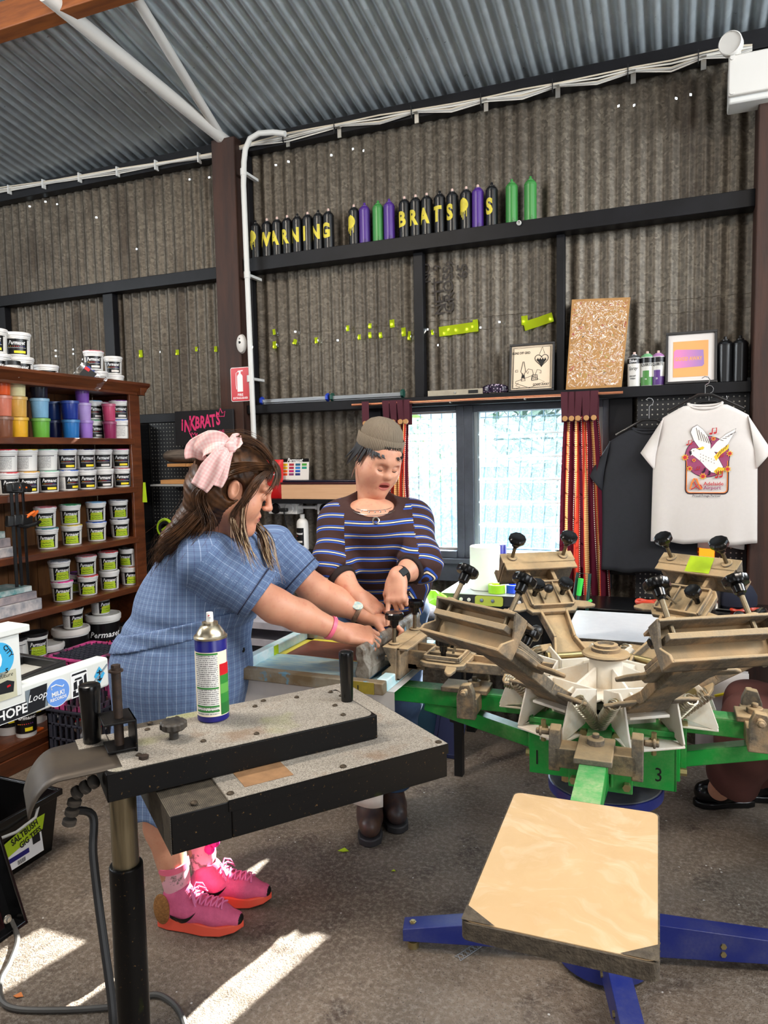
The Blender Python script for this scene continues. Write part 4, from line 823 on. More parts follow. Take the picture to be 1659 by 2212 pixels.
def curtain(label, topx, botx, zt_, zb2, folds, tabs, yb_=Y0-.15, sag=None):
    e = thing('curtain', label, 'curtain', ((topx[0]+topx[1])/2, yb_, zb2), group='striped tab top curtains'); NU, NV = 90, 40; vs = []; cu = []; cv_ = []
    for j in range(NV+1):
        v = j/NV
        for i in range(NU+1):
            u = i/NU; x = topx[0]+(topx[1]-topx[0])*u; x2 = botx[0]+(botx[1]-botx[0])*u; s = v**.7; ph = folds*2*pi*u+.6*sin(5*v+u*3)
            z = zt_+(zb2-zt_)*v - (sag(u)*(1-v) if sag else 0)
            vs.append((x+(x2-x)*s+.006*sin(2*ph+1)*(.4+v), yb_-.024*sin(ph)*(.55+.6*v)+.01*sin(3.1*u+4*v), z)); cu.append(u); cv_.append(v*abs(zt_-zb2))
    fs = [(j*(NU+1)+i, j*(NU+1)+i+1, (j+1)*(NU+1)+i+1, (j+1)*(NU+1)+i) for j in range(NV) for i in range(NU)]
    o = mk('curtain_cloth', vs, fs, [m_curt], e, ang=179); add_attr(o, 'cu', cu); add_attr(o, 'cv', cv_)
    for x in tabs:
        z0 = zt_-.03
        MB().sheet(lambda u, v: (x-.022+.044*u*(1-.3*v), Y0-.145-.012*cos(pi*min(1, v*1.0))-.014, 1.866-(1.866-z0)*v), 3, 8).sheet(lambda u, v: (x-.022+.044*u, Y0-.145+.012, 1.866-(1.866-z0)*v), 3, 3).build('tab', m_tab, e, ang=179)
        MB().cyl((x, Y0-.183, zt_-.012), (x, Y0-.172, zt_-.012), .014, n=16).build('button', m_btn, e, bevel=.002)
tx = lambda px, py: aty(px, py, Y0-.15).x
curtain('striped maroon and orange curtain hanging beside the louvre window', (tx(1218, 890), tx(1290, 890)), (tx(1203, 1290), tx(1318, 1290)), 1.74, .70, 6, [tx(q, 860) for q in (1222, 1236, 1250, 1268, 1284)])
curtain('striped curtain gathered behind the beanie wearer', (tx(834, 905), tx(882, 905)), (tx(846, 1150), tx(884, 1150)), 1.755, 1.05, 4, [tx(q, 880) for q in (836, 852, 868, 880)])
e2 = thing('curtain', 'loose corner of striped curtain sagging from a single tab', 'curtain', (tx(790, 900), Y0-.15, 1.7), group='striped tab top curtains'); xa, xb = tx(785, 900), tx(836, 900)
vs = []; cu = []; cv_ = []
for j in range(11):
    for i in range(21):
        u, v = i/20, j/10; vs.append((xa+(xb-xa)*u, Y0-.152-.012*sin(u*9), 1.745-.055*sin(pi*u)**.8-(.30*(1-.2*u))*v)); cu.append(u*.5+v*.1); cv_.append(v*.3)
o = mk('curtain_cloth', vs, [(j*21+i, j*21+i+1, (j+1)*21+i+1, (j+1)*21+i) for j in range(10) for i in range(20)], [m_curt], e2, ang=179); add_attr(o, 'cu', cu); add_attr(o, 'cv', cv_)
x = xa+.022; MB().sheet(lambda u, v: (x-.022+.044*u, Y0-.17, 1.866-.14*v), 3, 6).build('tab', m_tab, e2, ang=179); MB().cyl((x, Y0-.183, 1.74), (x, Y0-.171, 1.74), .014, n=16).build('button', m_btn, e2)

# ------- pegboards
t = NT('black_pegboard', .6); s = t.n('SeparateXYZ', {0: t.n('TexCoord').outputs['Object']}); fx = t.math('SUBTRACT', t.math('FRACT', t.math('MULTIPLY', s.outputs[0], 40)), .5); fz = t.math('SUBTRACT', t.math('FRACT', t.math('MULTIPLY', s.outputs[2], 40)), .5)
hole = t.math('LESS_THAN', t.math('ADD', t.math('MULTIPLY', fx, fx), t.math('MULTIPLY', fz, fz)), .022); t.col(t.mix(hole, (20, 20, 23), (150, 146, 136))); m_peg = t.m
px0, px1 = aty(1377, 900, Y0-.05).x, .332
o = MB().bx(px0, px1, Y0-.075, Y0-.068, .55, 1.90).build('pegboard', m_peg, ang=0); tag(o, 'tall black pegboard behind the hanging T-shirts', 'pegboard')
xl0, xl1 = aty(335, 1000, Y0-.06).x, aty(503, 1000, Y0-.06).x
o = MB().bx(xl0, -2.68, Y0-.10, Y0-.093, .6, 1.795).build('pegboard', m_peg, ang=0); tag(o, 'black pegboard with wooden shelves behind the girl with the bow', 'pegboard')
o = MB().bx(-3.42, xl0-.004, Y0-.22, Y0-.095, 0, 1.79).bx(-3.40, xl0-.05, Y0-.232, Y0-.22, .05, 1.70).build('black_locker', m_blkgl, bevel=.006); tag(o, 'narrow glossy black locker between bookcase and pegboard', 'locker')
# painted sign
a, b = aty(378, 893, Y0-.17), aty(507, 960, Y0-.17); m_pink = mat('hot_pink_paint', (214, 52, 110), .6)
e = thing('painted_sign', 'black board painted with dripping pink lettering by the timber post', 'sign', ((a.x+b.x)/2, Y0-.12, b.z)); MB().bx(a.x, b.x, Y0-.175, Y0-.162, b.z+.002, a.z+.012).build('sign_board', mat('sign_black', (20, 20, 24), .6), e, bevel=.002)
W_ = b.x-a.x; zc = (a.z+b.z)/2; k = MB()
rr_ = random.Random(4)
for i, ch in enumerate('iNKBRATS'):
    put_text(k, ch, wallM((a.x+W_*(.13+.088*i), Y0-.1762, zc+.035+.008*(i-3)*.6*(1 if i % 2 else .6)-.01*(i in (1,))), rr_.uniform(-6, 6)), .105+.02*(i == 2), bold=.035, sx=.62)
M = wallM((a.x+W_*.80, Y0-.1762, zc+.092)); k.M = M; k.tube([(-.03, -.02, 0), (-.034, .012, 0), (-.016, -.002, 0), (-.004, .03, 0), (.01, 0, 0), (.03, .012, 0), (.022, -.02, 0), (-.03, -.02, 0)], .003, 4); k.M = wallM((a.x+W_*.32, Y0-.1762, zc-.045)); k.tube([(-.03, .02, 0), (-.016, .004, 0), (-.012, .022, 0), (0, .008, 0), (.012, .022, 0), (.016, .004, 0), (.03, .018, 0), (.01, -.012, 0), (.002, -.04, 0), (-.012, -.01, 0), (-.03, .02, 0)], .003, 4); k.M = None
for i, tx_ in enumerate(('THE', 'BRAT', 'CAVE')): put_text(k, tx_, wallM((a.x+W_*.80, Y0-.1762, zc-.022-.024*i), 10), .028, bold=.01, sx=.8)
k.tube([wallM((a.x+W_*.88, Y0-.1762, zc-.075)) @ Vector(q) for q in ((-.01, -.004, 0), (.012, -.002, 0), (.03, .012, 0), (.036, .034, 0), (.026, .026, 0), (.036, .034, 0), (.044, .024, 0))], .002, 4); k.build('pink_lettering', m_pink, e, ang=0)

# shelves on that pegboard
def px_shelf(nm, label, p0, p1, zt_, th, y0_, y1_, m, cat='shelf', br=True):
    e = thing(nm, label, cat, ((p0+p1)/2, (y0_+y1_)/2, zt_-th)); MB().bx(p0, p1, y0_, y1_, zt_-th, zt_).build('board', m, e, bevel=.002)
    if br:
        for x in (p0+.12, p1-.1): MB().bx(x-.005, x+.005, y1_-.10, y1_, zt_-th-.012, zt_-th).bx(x-.005, x+.005, y1_-.006, y1_, zt_-th-.05, zt_-th).build('bracket', m_pvcd, e)
    return e
m_ply = mat('raw_pine_board', (196, 144, 90), .6, var=.5, scale=8, col2=(160, 108, 60), stretch=(.6, 5, 5))
sa, sb = aty(352, 1052, Y0-.2), aty(470, 1052, Y0-.2)
z1_ = aty(360, 1046, Y0-.2).z; e = px_shelf('wooden_shelf', 'small pine shelf on the pegboard behind the long hair', sa.x+.03, -2.72, z1_+.03, .026, Y0-.26, Y0-.102, m_ply); px_shelf('grey_tray', 'flat grey board lying under the pine shelf', sa.x-.02, -2.72, z1_+.003, .012, Y0-.30, Y0-.102, m_pvcd, 'board', True)
z2_ = aty(380, 1000, Y0-.2).z; e = px_shelf('wooden_shelf', 'upper pine shelf carrying the rolled cloth', aty(376, 1010, Y0-.2).x, -2.72, z2_-.004, .02, Y0-.27, Y0-.102, m_ply)
rl = [aty(365, 990, Y0-.19), aty(430, 988, Y0-.19)]; o = MB().lathe([(0, 0), (.03, .004), (.045, .03), (.05, .1), (.05, .34), (.04, .36), (0, .362)], Matrix.Translation((rl[0].x-.02, Y0-.19, z2_+.045)) @ rotm('Y', 90) @ Matrix.Diagonal((.85, 1.3, 1, 1)), n=18, wav=lambda a, z: 1+.05*sin(5*a+z*20)).build('rolled_cloth', mat('weathered_grey_cloth', (112, 100, 90), .9, var=.8, scale=18, col2=(60, 52, 46), stretch=(.4, 3, 3), bump=.4)); tag(o, 'grey weathered cloth roll on the upper pegboard shelf', 'cloth roll')
p = aty(361, 1140, Y0-.14); k = wallM(p); e = thing('tape_reel', 'lime green tape reel hanging on the pegboard', 'reel', p)
m_lg = mat('lime_plastic', (170, 206, 30), .4); k_ = MB(k); k_.tube([(.058*cos(2*pi*i/24), .058*sin(2*pi*i/24), .02) for i in range(24)], .010, 8, closed=True); k_.build('reel_rim', m_lg, e); MB(k).bar((-.05, -.03, .02), (.05, .03, .02), .014, .01, up=(0, 0, 1)).build('reel_spoke', m_lg, e); MB(k).lathe([(.046, 0), (.046, .03), (.03, .03), (.03, 0)], n=24).build('tape_core', m_blk, e); MB(k).cyl((0, 0, -.045), (0, 0, .02), .006).build('hook', m_steel, e)

# ledge with books, chart and power outlets
zl = aty(640, 1078, Y0-.14).z; xa, xb = aty(572, 1080, Y0-.1).x, aty(800, 1060, Y0-.1).x
o = MB().bx(xa, xb, Y0-.17, Y0-.003, zl-.026, zl).build('ledge_shelf', m_black, bevel=.002); tag(o, 'black ledge above the power outlets', 'shelf')
m_page = NT('book_page_edges', .8); s = m_page.n('SeparateXYZ', {0: m_page.n('TexCoord').outputs['Object']}); m_page.col(m_page.mix(m_page.noise(m_page.map(m_page.n('TexCoord').outputs['Object'], (1, 1, 160)), 4, 3), (226, 186, 148), (180, 130, 92))); m_page = m_page.m
bx0, bx1 = aty(612, 1070, Y0-.14).x, aty(775, 1062, Y0-.14).x
e = thing('thick_album', 'thick open sided wooden album lying on the ledge', 'album', ((bx0+bx1)/2, Y0-.1, zl)); MB().bx(bx0, bx1, Y0-.165, Y0-.02, zl+.0005, zl+.092).build('page_block', m_page, e, bevel=.003); MB().bx(bx0-.004, bx1, Y0-.17, Y0-.015, zl+.092, zl+.104).build('album_cover', mat('maroon_leather', (60, 24, 30), .35), e, bevel=.002)
o = MB().bx(bx0+.01, bx1, Y0-.165, Y0-.02, zl+.1045, zl+.116).build('dark_folder', mat('dark_blue_vinyl', (26, 26, 44), .25), bevel=.003); tag(o, 'dark glossy folder on top of the thick album', 'folder')
ca, cb_ = aty(608, 995, Y0-.03), aty(669, 990, Y0-.03); hC = .21; M = Matrix.Translation(((ca.x+cb_.x)/2, Y0-.05, zl+.116)) @ Matrix.Rotation(radians(84), 4, 'X'); wC = cb_.x-ca.x; hC = aty(640, 992, Y0-.04).z-zl-.112
e = thing('colour_chart', 'ink colour chart card with rows of swatches on the ledge', 'chart', M.translation); MB(M).bx(-wC/2, wC/2, 0, hC, 0, .002).build('card', mat('card_white', (232, 226, 220), .6), e, ang=0); MB(M).bx(-wC/2, wC/2, hC*.84, hC, .002, .0026).build('black_header', m_label, e, ang=0)
SW = [['f0c818', 'e8c020', 'f07818', 'e85020'], ['b02838', 'b01840', 'c01868', '803868'], ['186080', '2880c8', '1858b8', '283070'], ['48a038', '109078', None, None]]
for ci, col_ in enumerate(SW):
    for ri, hx_ in enumerate(col_):
        if hx_: x_ = -wC/2+wC*(.08+.225*ci); y_ = hC*(.66-.155*ri); MB(M).bx(x_, x_+wC*.17, y_, y_+hC*.11, .002, .0026).build('swatch', mat('swatch_'+hx_, hx_, .5), e, ang=0)
k = MB(M @ Matrix.Translation((0, hC*.92, .0028))); put_text(k, 'Permaset', Matrix(), .036, shear=.35, bold=.02, sx=.8); k.build('lettering', m_ltxt, e, ang=0)
ra, rb_ = aty(583, 1060, Y0-.1), aty(606, 1060, Y0-.1); M = Matrix.Translation(((ra.x+rb_.x)/2-.01, Y0-.09, zl+.0005)) @ Matrix.Rotation(radians(86), 4, 'X'); m_rb = mat('red_foil_bag', (206, 26, 30), .3); hR = aty(595, 993, Y0-.09).z-zl
e = thing('red_bag', 'red foil bag standing behind the girl beside the colour chart', 'bag', M.translation); k = MB(M); k.sheet(lambda u, v: ((u-.5)*.12, v*hR, .02*sin(pi*v)**.5*sin(pi*u)**.6+.001), 8, 10).sheet(lambda u, v: ((.5-u)*.12, v*hR, -.02*sin(pi*v)**.5*sin(pi*u)**.6), 8, 10); k.build('bag_body', m_rb, e, ang=60); k = MB(M @ Matrix.Translation((.02, hR*.6, .024))); k.tube([(-.015, 0, 0), (0, .012, 0), (.02, .008, 0)], .004, 5); k.tube([(0, -.05, -.002), (.012, -.06, -.002), (.024, -.05, -.002)], .003, 5); k.build('white_print', m_ltxt, e, ang=0)
m_out = mat('outlet_white', (222, 220, 216), .35)
def outlet(px0_, px1_, label, n):
    a, b = aty(px0_, 1085, Y0-.09), aty(px1_, 1108, Y0-.09); z0, z1 = zl-.098, zl-.030; e = thing('power_outlet', label, 'outlet', ((a.x+b.x)/2, Y0-.05, z0), group='round power outlets under the ledge'); MB().bx(a.x, b.x, Y0-.10, Y0-.012, z0, z1).build('outlet_box', m_out, e, bevel=.005)
    for i in range(n):
        x = a.x+(b.x-a.x)*(.27+.45*i); MB().lathe([(.033, 0), (.033, .006), (.027, .008), (.027, .003), (0, .003)], wallM((x, Y0-.10, (z0+z1)/2)), n=24).build('socket', m_out if i else m_blkgl, e)
    return a, b, z0, z1
a, b, z0, z1 = outlet(581, 643, 'double round power outlet with a lead plugged in', 2)
a2, b2, _, _ = outlet(686, 750, 'round power outlet half hidden by the striped sleeve', 2)
e = thing('pipe_joint', 'short white conduit joining the two power outlets', 'conduit', (a.x+.3, Y0-.06, zl-.06)); MB().cyl((b.x, Y0-.07, zl-.055), (a2.x, Y0-.07, zl-.055), .010, n=12).build('pipe', m_out, e)
for x in (b.x+.012, a2.x-.012): MB().cyl((x-.012, Y0-.07, zl-.055), (x+.012, Y0-.07, zl-.055), .015, n=12).build('pipe_collar', m_out, e)
xp = a.x+(b.x-a.x)*.62; e = thing('power_lead', 'black power lead hanging from the double outlet', 'lead', (xp, Y0-.12, zl-.07)); MB().box((xp, Y0-.122, zl-.07), (.045, .03, .022)).build('plug', m_blk, e, bevel=.004); MB().tube([(xp, Y0-.125, zl-.08), (xp+.002, Y0-.11, zl-.16), (xp+.01, Y0-.06, zl-.26), (xp+.012, Y0-.055, .98)], .0045, 6).build('cable', m_blk, e)
# bottle
p = aty(655, 1190, Y0-.055); e = thing('ink_bottle', 'white squeeze bottle with black label on the low rail', 'bottle', (p.x, p.y, .972)); T = Matrix.Translation((p.x, p.y, .972)) @ rotm('Z', -22); Rb = .037
MB(T).lathe([(Rb-.003, 0), (Rb, .004), (Rb, .165), (Rb*.9, .182), (Rb*.55, .196), (.012, .198), (.012, .205)], n=28).build('bottle_body', m_tub, e); MB(T).lathe([(.0155, .2), (.0155, .223), (.014, .225), (0, .225)], n=18).build('bottle_cap', m_tub, e)
k = MB(T); arc(k, Rb, radians(-60), radians(60), .03, .14, 16); lb = k.build('label', m_label, e, ang=0); Ml = T @ Matrix.Translation((0, -Rb-.0012, .105)) @ Matrix(((1, 0, 0, 0), (0, 0, -1, 0), (0, 1, 0, 0), (0, 0, 0, 1))); k = MB(); put_text(k, 'Permaset', Ml, .021, wrap=Rb+.0008, shear=.35, bold=.025, sx=.8); k.build('lettering', m_ltxt, lb, ang=0); k = MB(T); arc(k, Rb, radians(-45), radians(45), .048, .06, 10, off=.001); k.build('white_strip', m_wtag, lb, ang=0)
k = MB(T); arc(k, Rb, radians(-50), radians(-5), .086, .09, 8, off=.001); k.build('colour_dots', DOTS[1], lb, ang=0)

# ------- T-shirts
def tshirt(nm, M, m, label, hw=.235, L=.68, lean=0, sleeve=1, cuff=None, d=.028, seed=1, sh=.19):
    """hangs from M origin (collar level); x right, y up, z to the room"""
    e = thing(nm, label, 'T-shirt', M.translation); r_ = random.Random(seed); N = 48; K = 28; vs = []; ph = r_.uniform(0, 6)
    neck = .075
    def ztop(x, front):
        ax_ = abs(x)
        if ax_ < neck: return -(.028 if front else .012)*(1-(ax_/neck)**2)**.5
        return -.062*((ax_-neck)/(sh-neck))**1.15
    for j in range(K+1):
        v = j/K; w = sh+(hw*.955-sh)*min(1, v*2.5)+(hw-hw*.955)*v
        for i in range(N):
            a = 2*pi*i/N; c_, s_ = cos(a), sin(a); x = w*(abs(c_)**.72)*(1 if c_ >= 0 else -1); sd = 1 if s_ >= 0 else -1
            y0_ = ztop(max(-sh, min(sh, x)), s_ > 0); y = y0_+(-L-y0_)*v
            fold = .008*sin(9*x/hw*1.0+ph+2*v)*v*(abs(x)/hw)**1.5+.010*v*sin(14*x/hw+ph)*max(0, v-.5)
            z = sd*d*(abs(s_)**.55)*(.35+.65*min(1, v*4))+fold*(1 if s_ >= 0 else .6)
            vs.append(M @ Vector((x, y+.006*sin(7*x/hw+ph)*v, z)))
    fs = [(j*N+i, j*N+(i+1) % N, (j+1)*N+(i+1) % N, (j+1)*N+i) for j in range(K) for i in range(N)]
    mk('shirt_body', [tuple(p) for p in vs], fs, [m], e, ang=179, solid=.002)
    for s in ((-1, 1) if sleeve else ()):
        vs = []; n = 20; kk = 10
        for j in range(kk+1):
            v = j/kk; tp = Vector((s*(sh-.004+(.105)*v), -.062-.17*v, 0)); bt = Vector((s*(sh+.028+.005*v), -.235-.085*v, 0))
            for i in range(n):
                a = 2*pi*i/n; q = (1-cos(a))/2; p = tp.lerp(bt, q); vs.append(M @ Vector((p.x, p.y, (.022+.012*v)*sin(a)*(1 if sin(a) > 0 else .8)+.004*sin(6*v+3*q+ph))))
        mk('sleeve', [tuple(p) for p in vs], [(j*n+i, j*n+(i+1) % n, (j+1)*n+(i+1) % n, (j+1)*n+i) for j in range(kk) for i in range(n)], [m], e, ang=179, solid=.002)
    ring = []
    for i in range(28):
        a = 2*pi*i/28; x = neck*cos(a); ring.append(M @ Vector((x, ztop(x*.999, sin(a) > 0)+.003, sin(a)*d*.42)))
    MB().tube(ring, .007, 6, closed=True).build('collar', m, e)
    return e
t = NT('white_cotton', .85); c = t.mix(t.noise(t.n('TexCoord').outputs['Object'], 60, 4), (230, 223, 218), (222, 215, 210)); df = t.n('BsdfDiffuse', {0: c}); tl_ = t.n('BsdfTranslucent', {0: c}); mx = t.n('MixShader', {0: .2, 1: df.outputs[0], 2: tl_.outputs[0]}); t.L.new(mx.outputs[0], t.N['Material Output'].inputs[0]); m_tw = t.m; m_tb = mat('black_cotton', (24, 25, 31), .85, var=.3, scale=50, col2=(34, 35, 42)); m_hang = mat('black_hanger', (26, 24, 24), .3); m_wire = mat('hanger_hook_steel', (200, 200, 200), .2, 1)
def hanger(p, w, label, hook=.09):
    e = thing('clothes_hanger', label, 'hanger', p); p = Vector(p)
    MB().tube([p+Vector((-w, 0, -.075)), p+Vector((-w*.5, 0, -.03)), p+Vector((-.03, 0, -.002)), p+Vector((.03, 0, -.002)), p+Vector((w*.5, 0, -.03)), p+Vector((w, 0, -.075))], .007, 8).build('hanger_arm', m_hang, e)
    MB().tube([p+Vector((0, 0, -.004)), p+Vector((0, 0, hook*.5))]+[p+Vector((.02*sin(t_)*1.0, 0, hook*.72-.02*cos(t_))) for t_ in [pi*.05+pi*.25*i for i in range(6)]], .0022, 6).build('hook', m_wire, e)
pw = aty(1523, 872, Y0-.20); wz = pw.z
Mw = wallM((pw.x, Y0-.20, wz)); ts = tshirt('white_t_shirt', Mw, m_tw, 'white T-shirt with cockatoo print hanging front of the pegboard', hw=.238, L=.675, d=.03)
Mw2 = wallM((pw.x+.0, Y0-.125, wz-.035)); tshirt('white_t_shirt', Mw2, m_tw, 'second white T-shirt hidden behind the cockatoo print one', hw=.19, L=.672, seed=5, d=.02, sleeve=1, sh=.17)
hanger((pw.x, Y0-.20, wz+.045), .17, 'black hanger holding the cockatoo T-shirt'); hanger((pw.x+.02, Y0-.125, wz+.015), .15, 'second hanger behind the cockatoo T-shirt', .08)
pb = aty(1402, 925, Y0-.145); tshirt('black_t_shirt', wallM((pb.x, Y0-.145, pb.z)), m_tb, 'black T-shirt hanging beside the white cockatoo one', hw=.235, L=.73, seed=3, d=.028); hanger((pb.x, Y0-.145, pb.z+.045), .16, 'dark hanger with bright hook holding the black T-shirt', .12)
for i, px_ in enumerate((1427, 1570)):
    pass
o = MB().tube([aty(1578, 868, Y0-.075), aty(1576, 866, Y0-.10), aty(1570, 862, Y0-.125), aty(1569, 855, Y0-.125)], .0022, 6).build('peg_hook', m_wire); tag(o, 'small wire hook on the pegboard at the white shoulder', 'hook')
# the print (flat layers on the cloth)
P = Mw @ Matrix.Translation((.012, -.275, .0312)); LAY = [0]
m_ppur = mat('print_purple', (150, 66, 104), .8); m_pout = mat('print_dark_outline', (40, 22, 40), .8); m_por = mat('print_orange', (238, 130, 50), .8); m_pwh = mat('print_white', (240, 232, 224), .8); m_py = mat('print_yellow', (240, 190, 50), .8); m_pr = mat('print_red', (190, 44, 50), .8)
def pr(nm, m, fn, lb=None):
    LAY[0] += .00025; k = MB(P @ Matrix.Translation((0, 0, LAY[0]))); fn(k); return k.build(nm, m, ts, ang=0)
circ = lambda r, cx=0, cy=0, n=32: [(cx+r*cos(2*pi*i/n), cy+r*sin(2*pi*i/n)) for i in range(n)]
def poly(k, pts): k.add([(x, y, 0) for x, y in (pts if sum(pts[i][0]*pts[(i+1) % len(pts)][1]-pts[(i+1) % len(pts)][0]*pts[i][1] for i in range(len(pts))) > 0 else pts[::-1])], [tuple(range(len(pts)))])
pr('print_frame', m_pout, lambda k: (k.tube([(x, y, 0) for x, y in [(-.094, .0)]+[(-.075-.019*cos(t_), -.1395-.019*sin(t_)) for t_ in (0, .5, 1.05, 1.57)]+[(.075+.019*sin(t_), -.1395-.019*cos(t_)) for t_ in (0, .5, 1.05, 1.57)]+[(.094, 0)]], .0025, 4)))
pr('print_frame', m_por, lambda k: (k.tube([(x, y, 0) for x, y in [(-.09, .0)]+[(-.073-.017*cos(t_), -.1365-.017*sin(t_)) for t_ in (0, .5, 1.05, 1.57)]+[(.073+.017*sin(t_), -.1365-.017*cos(t_)) for t_ in (0, .5, 1.05, 1.57)]+[(.09, 0)]], .0022, 4)))
pr('print_disc', m_pout, lambda k: poly(k, circ(.0995, 0, .02))); pr('print_disc', m_ppur, lambda k: poly(k, circ(.097, 0, .02)))
bird = [[(-.078, .045), (-.066, .06), (-.05, .062), (-.035, .052), (-.01, .058), (.01, .05), (.03, .045), (.045, .02), (.06, -.01), (.07, -.03), (.05, -.06), (.02, -.055), (-.005, -.03), (-.03, .0), (-.055, .022), (-.066, .03), (-.072, .025)],
        [(-.03, .055), (-.06, .10), (-.074, .14), (-.066, .16), (-.045, .172), (-.02, .15), (.0, .12), (.014, .08), (.015, .05)], [(.01, .05), (.04, .09), (.08, .125), (.122, .15), (.115, .13), (.105, .11), (.09, .08), (.07, .06), (.045, .04)]]
for i, pl in enumerate(bird):
    cx, cy = sum(x for x, _ in pl)/len(pl), sum(y for _, y in pl)/len(pl); pr('print_bird', m_pout, lambda k: poly(k, [(cx+(x-cx)*1.04, cy+(y-cy)*1.04) for x, y in pl]))
for i, pl in enumerate(bird): pr('print_bird', m_pwh, lambda k: poly(k, pl))
pr('print_feathers', m_py, lambda k: (poly(k, [(.03, .02), (.06, .055), (.095, .078), (.09, .055), (.06, .03), (.04, .0)]), poly(k, [(.03, -.05), (.05, -.03), (.078, -.035), (.07, -.06), (.045, -.068)]), poly(k, [(-.048, .058), (-.02, .07), (-.012, .064), (-.02, .054)])))
pr('print_lines', m_pout, lambda k: ([k.tube([(-.05+.011*i, .16-.012*i*.9, 0), (-.036+.011*i, .10-.004*i, 0)], .0011, 4) for i in range(6)], [k.tube([(.055+.011*i, .10+.006*i, 0), (.07+.013*i, .095+.010*i, 0)], .0011, 4) for i in range(5)], [k.tube([(.045+.011*i, .02+.012*i, 0), (.055+.010*i, .045+.009*i, 0)], .0011, 4) for i in range(4)], [k.tube([(.04+.01*i, -.045, 0), (.045+.008*i, -.066, 0)], .0011, 4) for i in range(4)],
    [k.tube([(-.03+.012*(i % 6), .035-.014*(i//6)-.006*(i % 6), 0), (-.028+.012*(i % 6), .031-.014*(i//6)-.006*(i % 6), 0)], .001, 4) for i in range(14)], poly(k, [(-.08, .046), (-.07, .05), (-.068, .034), (-.074, .028)]), k.ball((-.06, .05, 0), .0022, 6, 4), k.tube([(-.008, -.034, 0), (-.012, -.05, 0), (-.02, -.054, 0)], .004, 5), k.tube([(.012, -.048, 0), (.012, -.062, 0), (.006, -.068, 0)], .004, 5)))
star = lambda r, cx, cy: [(cx+(r if i % 2 else r*.55)*cos(2*pi*i/16), cy+(r if i % 2 else r*.55)*sin(2*pi*i/16)) for i in range(16)]
ST = [(-.098, .018, .018), (.098, .034, .016), (-.076, -.036, .014), (-.017, -.074, .018), (.09, -.04, .017), (.026, .106, .012), (-.058, .004, .010)]
for x, y, r in ST: pr('print_star', m_py, lambda k: poly(k, star(r, x, y))); pr('print_star', m_pr, lambda k: poly(k, star(r*.72, x, y)))
def note(k, x, y, s): k.ball((x-.008*s, y-.01*s, 0), (.007*s, .005*s, .0003), 8, 4); k.ball((x+.010*s, y-.007*s, 0), (.007*s, .005*s, .0003), 8, 4); k.tube([(x-.002*s, y-.01*s, 0), (x-.001*s, y+.014*s, 0), (x+.017*s, y+.017*s, 0), (x+.016*s, y-.007*s, 0)], .0025*s, 4)
pr('print_notes', m_pr, lambda k: (note(k, .022, .14, 1), note(k, -.082, .088, .8), note(k, .05, -.068, 1.05), note(k, -.042, -.036, .6), note(k, .062, .024, .5)))
pr('print_logo', m_por, lambda k: k.tube([(-.074, -.135, 0), (-.066, -.105, 0), (-.055, -.084, 0), (-.046, -.086, 0), (-.036, -.112, 0), (-.026, -.132, 0), (-.02, -.135, 0)], .004, 5)); pr('print_logo', m_pr, lambda k: k.tube([(-.07, -.137, 0), (-.056, -.13, 0), (-.04, -.114, 0), (-.026, -.116, 0), (-.02, -.128, 0), (-.03, -.137, 0), (-.044, -.125, 0), (-.056, -.1, 0)], .0026, 5))
pr('print_lettering', m_pr, lambda k: put_text(k, 'Adelaide', Matrix.Translation((-.014, -.110, 0)), .025, align='LEFT', bold=.012)); pr('print_lettering', m_ppur, lambda k: put_text(k, 'Airport', Matrix.Translation((-.014, -.129, 0)), .025, align='LEFT', bold=.012)); pr('print_lettering', m_pout, lambda k: put_text(k, 'Proud Fringe Partner', Matrix.Translation((.0, -.168, 0)), .0145, bold=.01))
# ================================================================== the carousel press
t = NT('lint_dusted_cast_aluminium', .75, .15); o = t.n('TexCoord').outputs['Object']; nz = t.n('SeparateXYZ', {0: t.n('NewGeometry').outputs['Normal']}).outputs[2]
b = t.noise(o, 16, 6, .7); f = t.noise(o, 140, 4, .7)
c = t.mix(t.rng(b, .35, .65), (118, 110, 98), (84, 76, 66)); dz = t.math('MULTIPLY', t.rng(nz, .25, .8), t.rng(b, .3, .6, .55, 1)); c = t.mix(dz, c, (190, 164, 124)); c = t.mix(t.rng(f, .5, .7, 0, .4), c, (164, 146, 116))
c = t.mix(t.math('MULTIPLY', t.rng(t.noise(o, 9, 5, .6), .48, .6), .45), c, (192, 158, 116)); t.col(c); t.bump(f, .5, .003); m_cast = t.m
def dustpaint(nm, c1, dust, rough=.4, amt=.6):
    t = NT(nm, rough); o = t.n('TexCoord').outputs['Object']; n1 = t.noise(o, 7, 6, .65); n2 = t.noise(o, 120, 3, .6)
    c = t.mix(t.math('MULTIPLY', t.rng(n1, .45, .7), t.rng(n2, .3, .7, .4*amt, amt)), c1, dust); t.col(c); t.bump(n2, .15, .002); return t.m
m_grn = dustpaint('green_enamel', (18, 148, 58), (150, 170, 120), .35, .5); m_grnd = dustpaint('dusty_green_top', (70, 160, 84), (190, 186, 150), .8, 1.0)
m_pw = dustpaint('cream_white_enamel', (226, 220, 208), (206, 176, 134), .5, .8); m_navy = dustpaint('navy_enamel', (26, 40, 116), (120, 120, 130), .4, .25); m_rubber = mat('ink_black_rubber', (20, 20, 22), .5)
m_thread = mat('threaded_steel', (120, 108, 88), .5, .8, var=.5, scale=200); m_spring = mat('spring_steel', (178, 168, 146), .35, .9); m_bolt = mat('yellow_zinc_bolt', (170, 156, 112), .4, .8)
AX, AY = -.185, 2.20
press = thing('screen_printing_press', 'green and white carousel screen printing press with raised print heads', 'printing press', (AX, AY, 0))
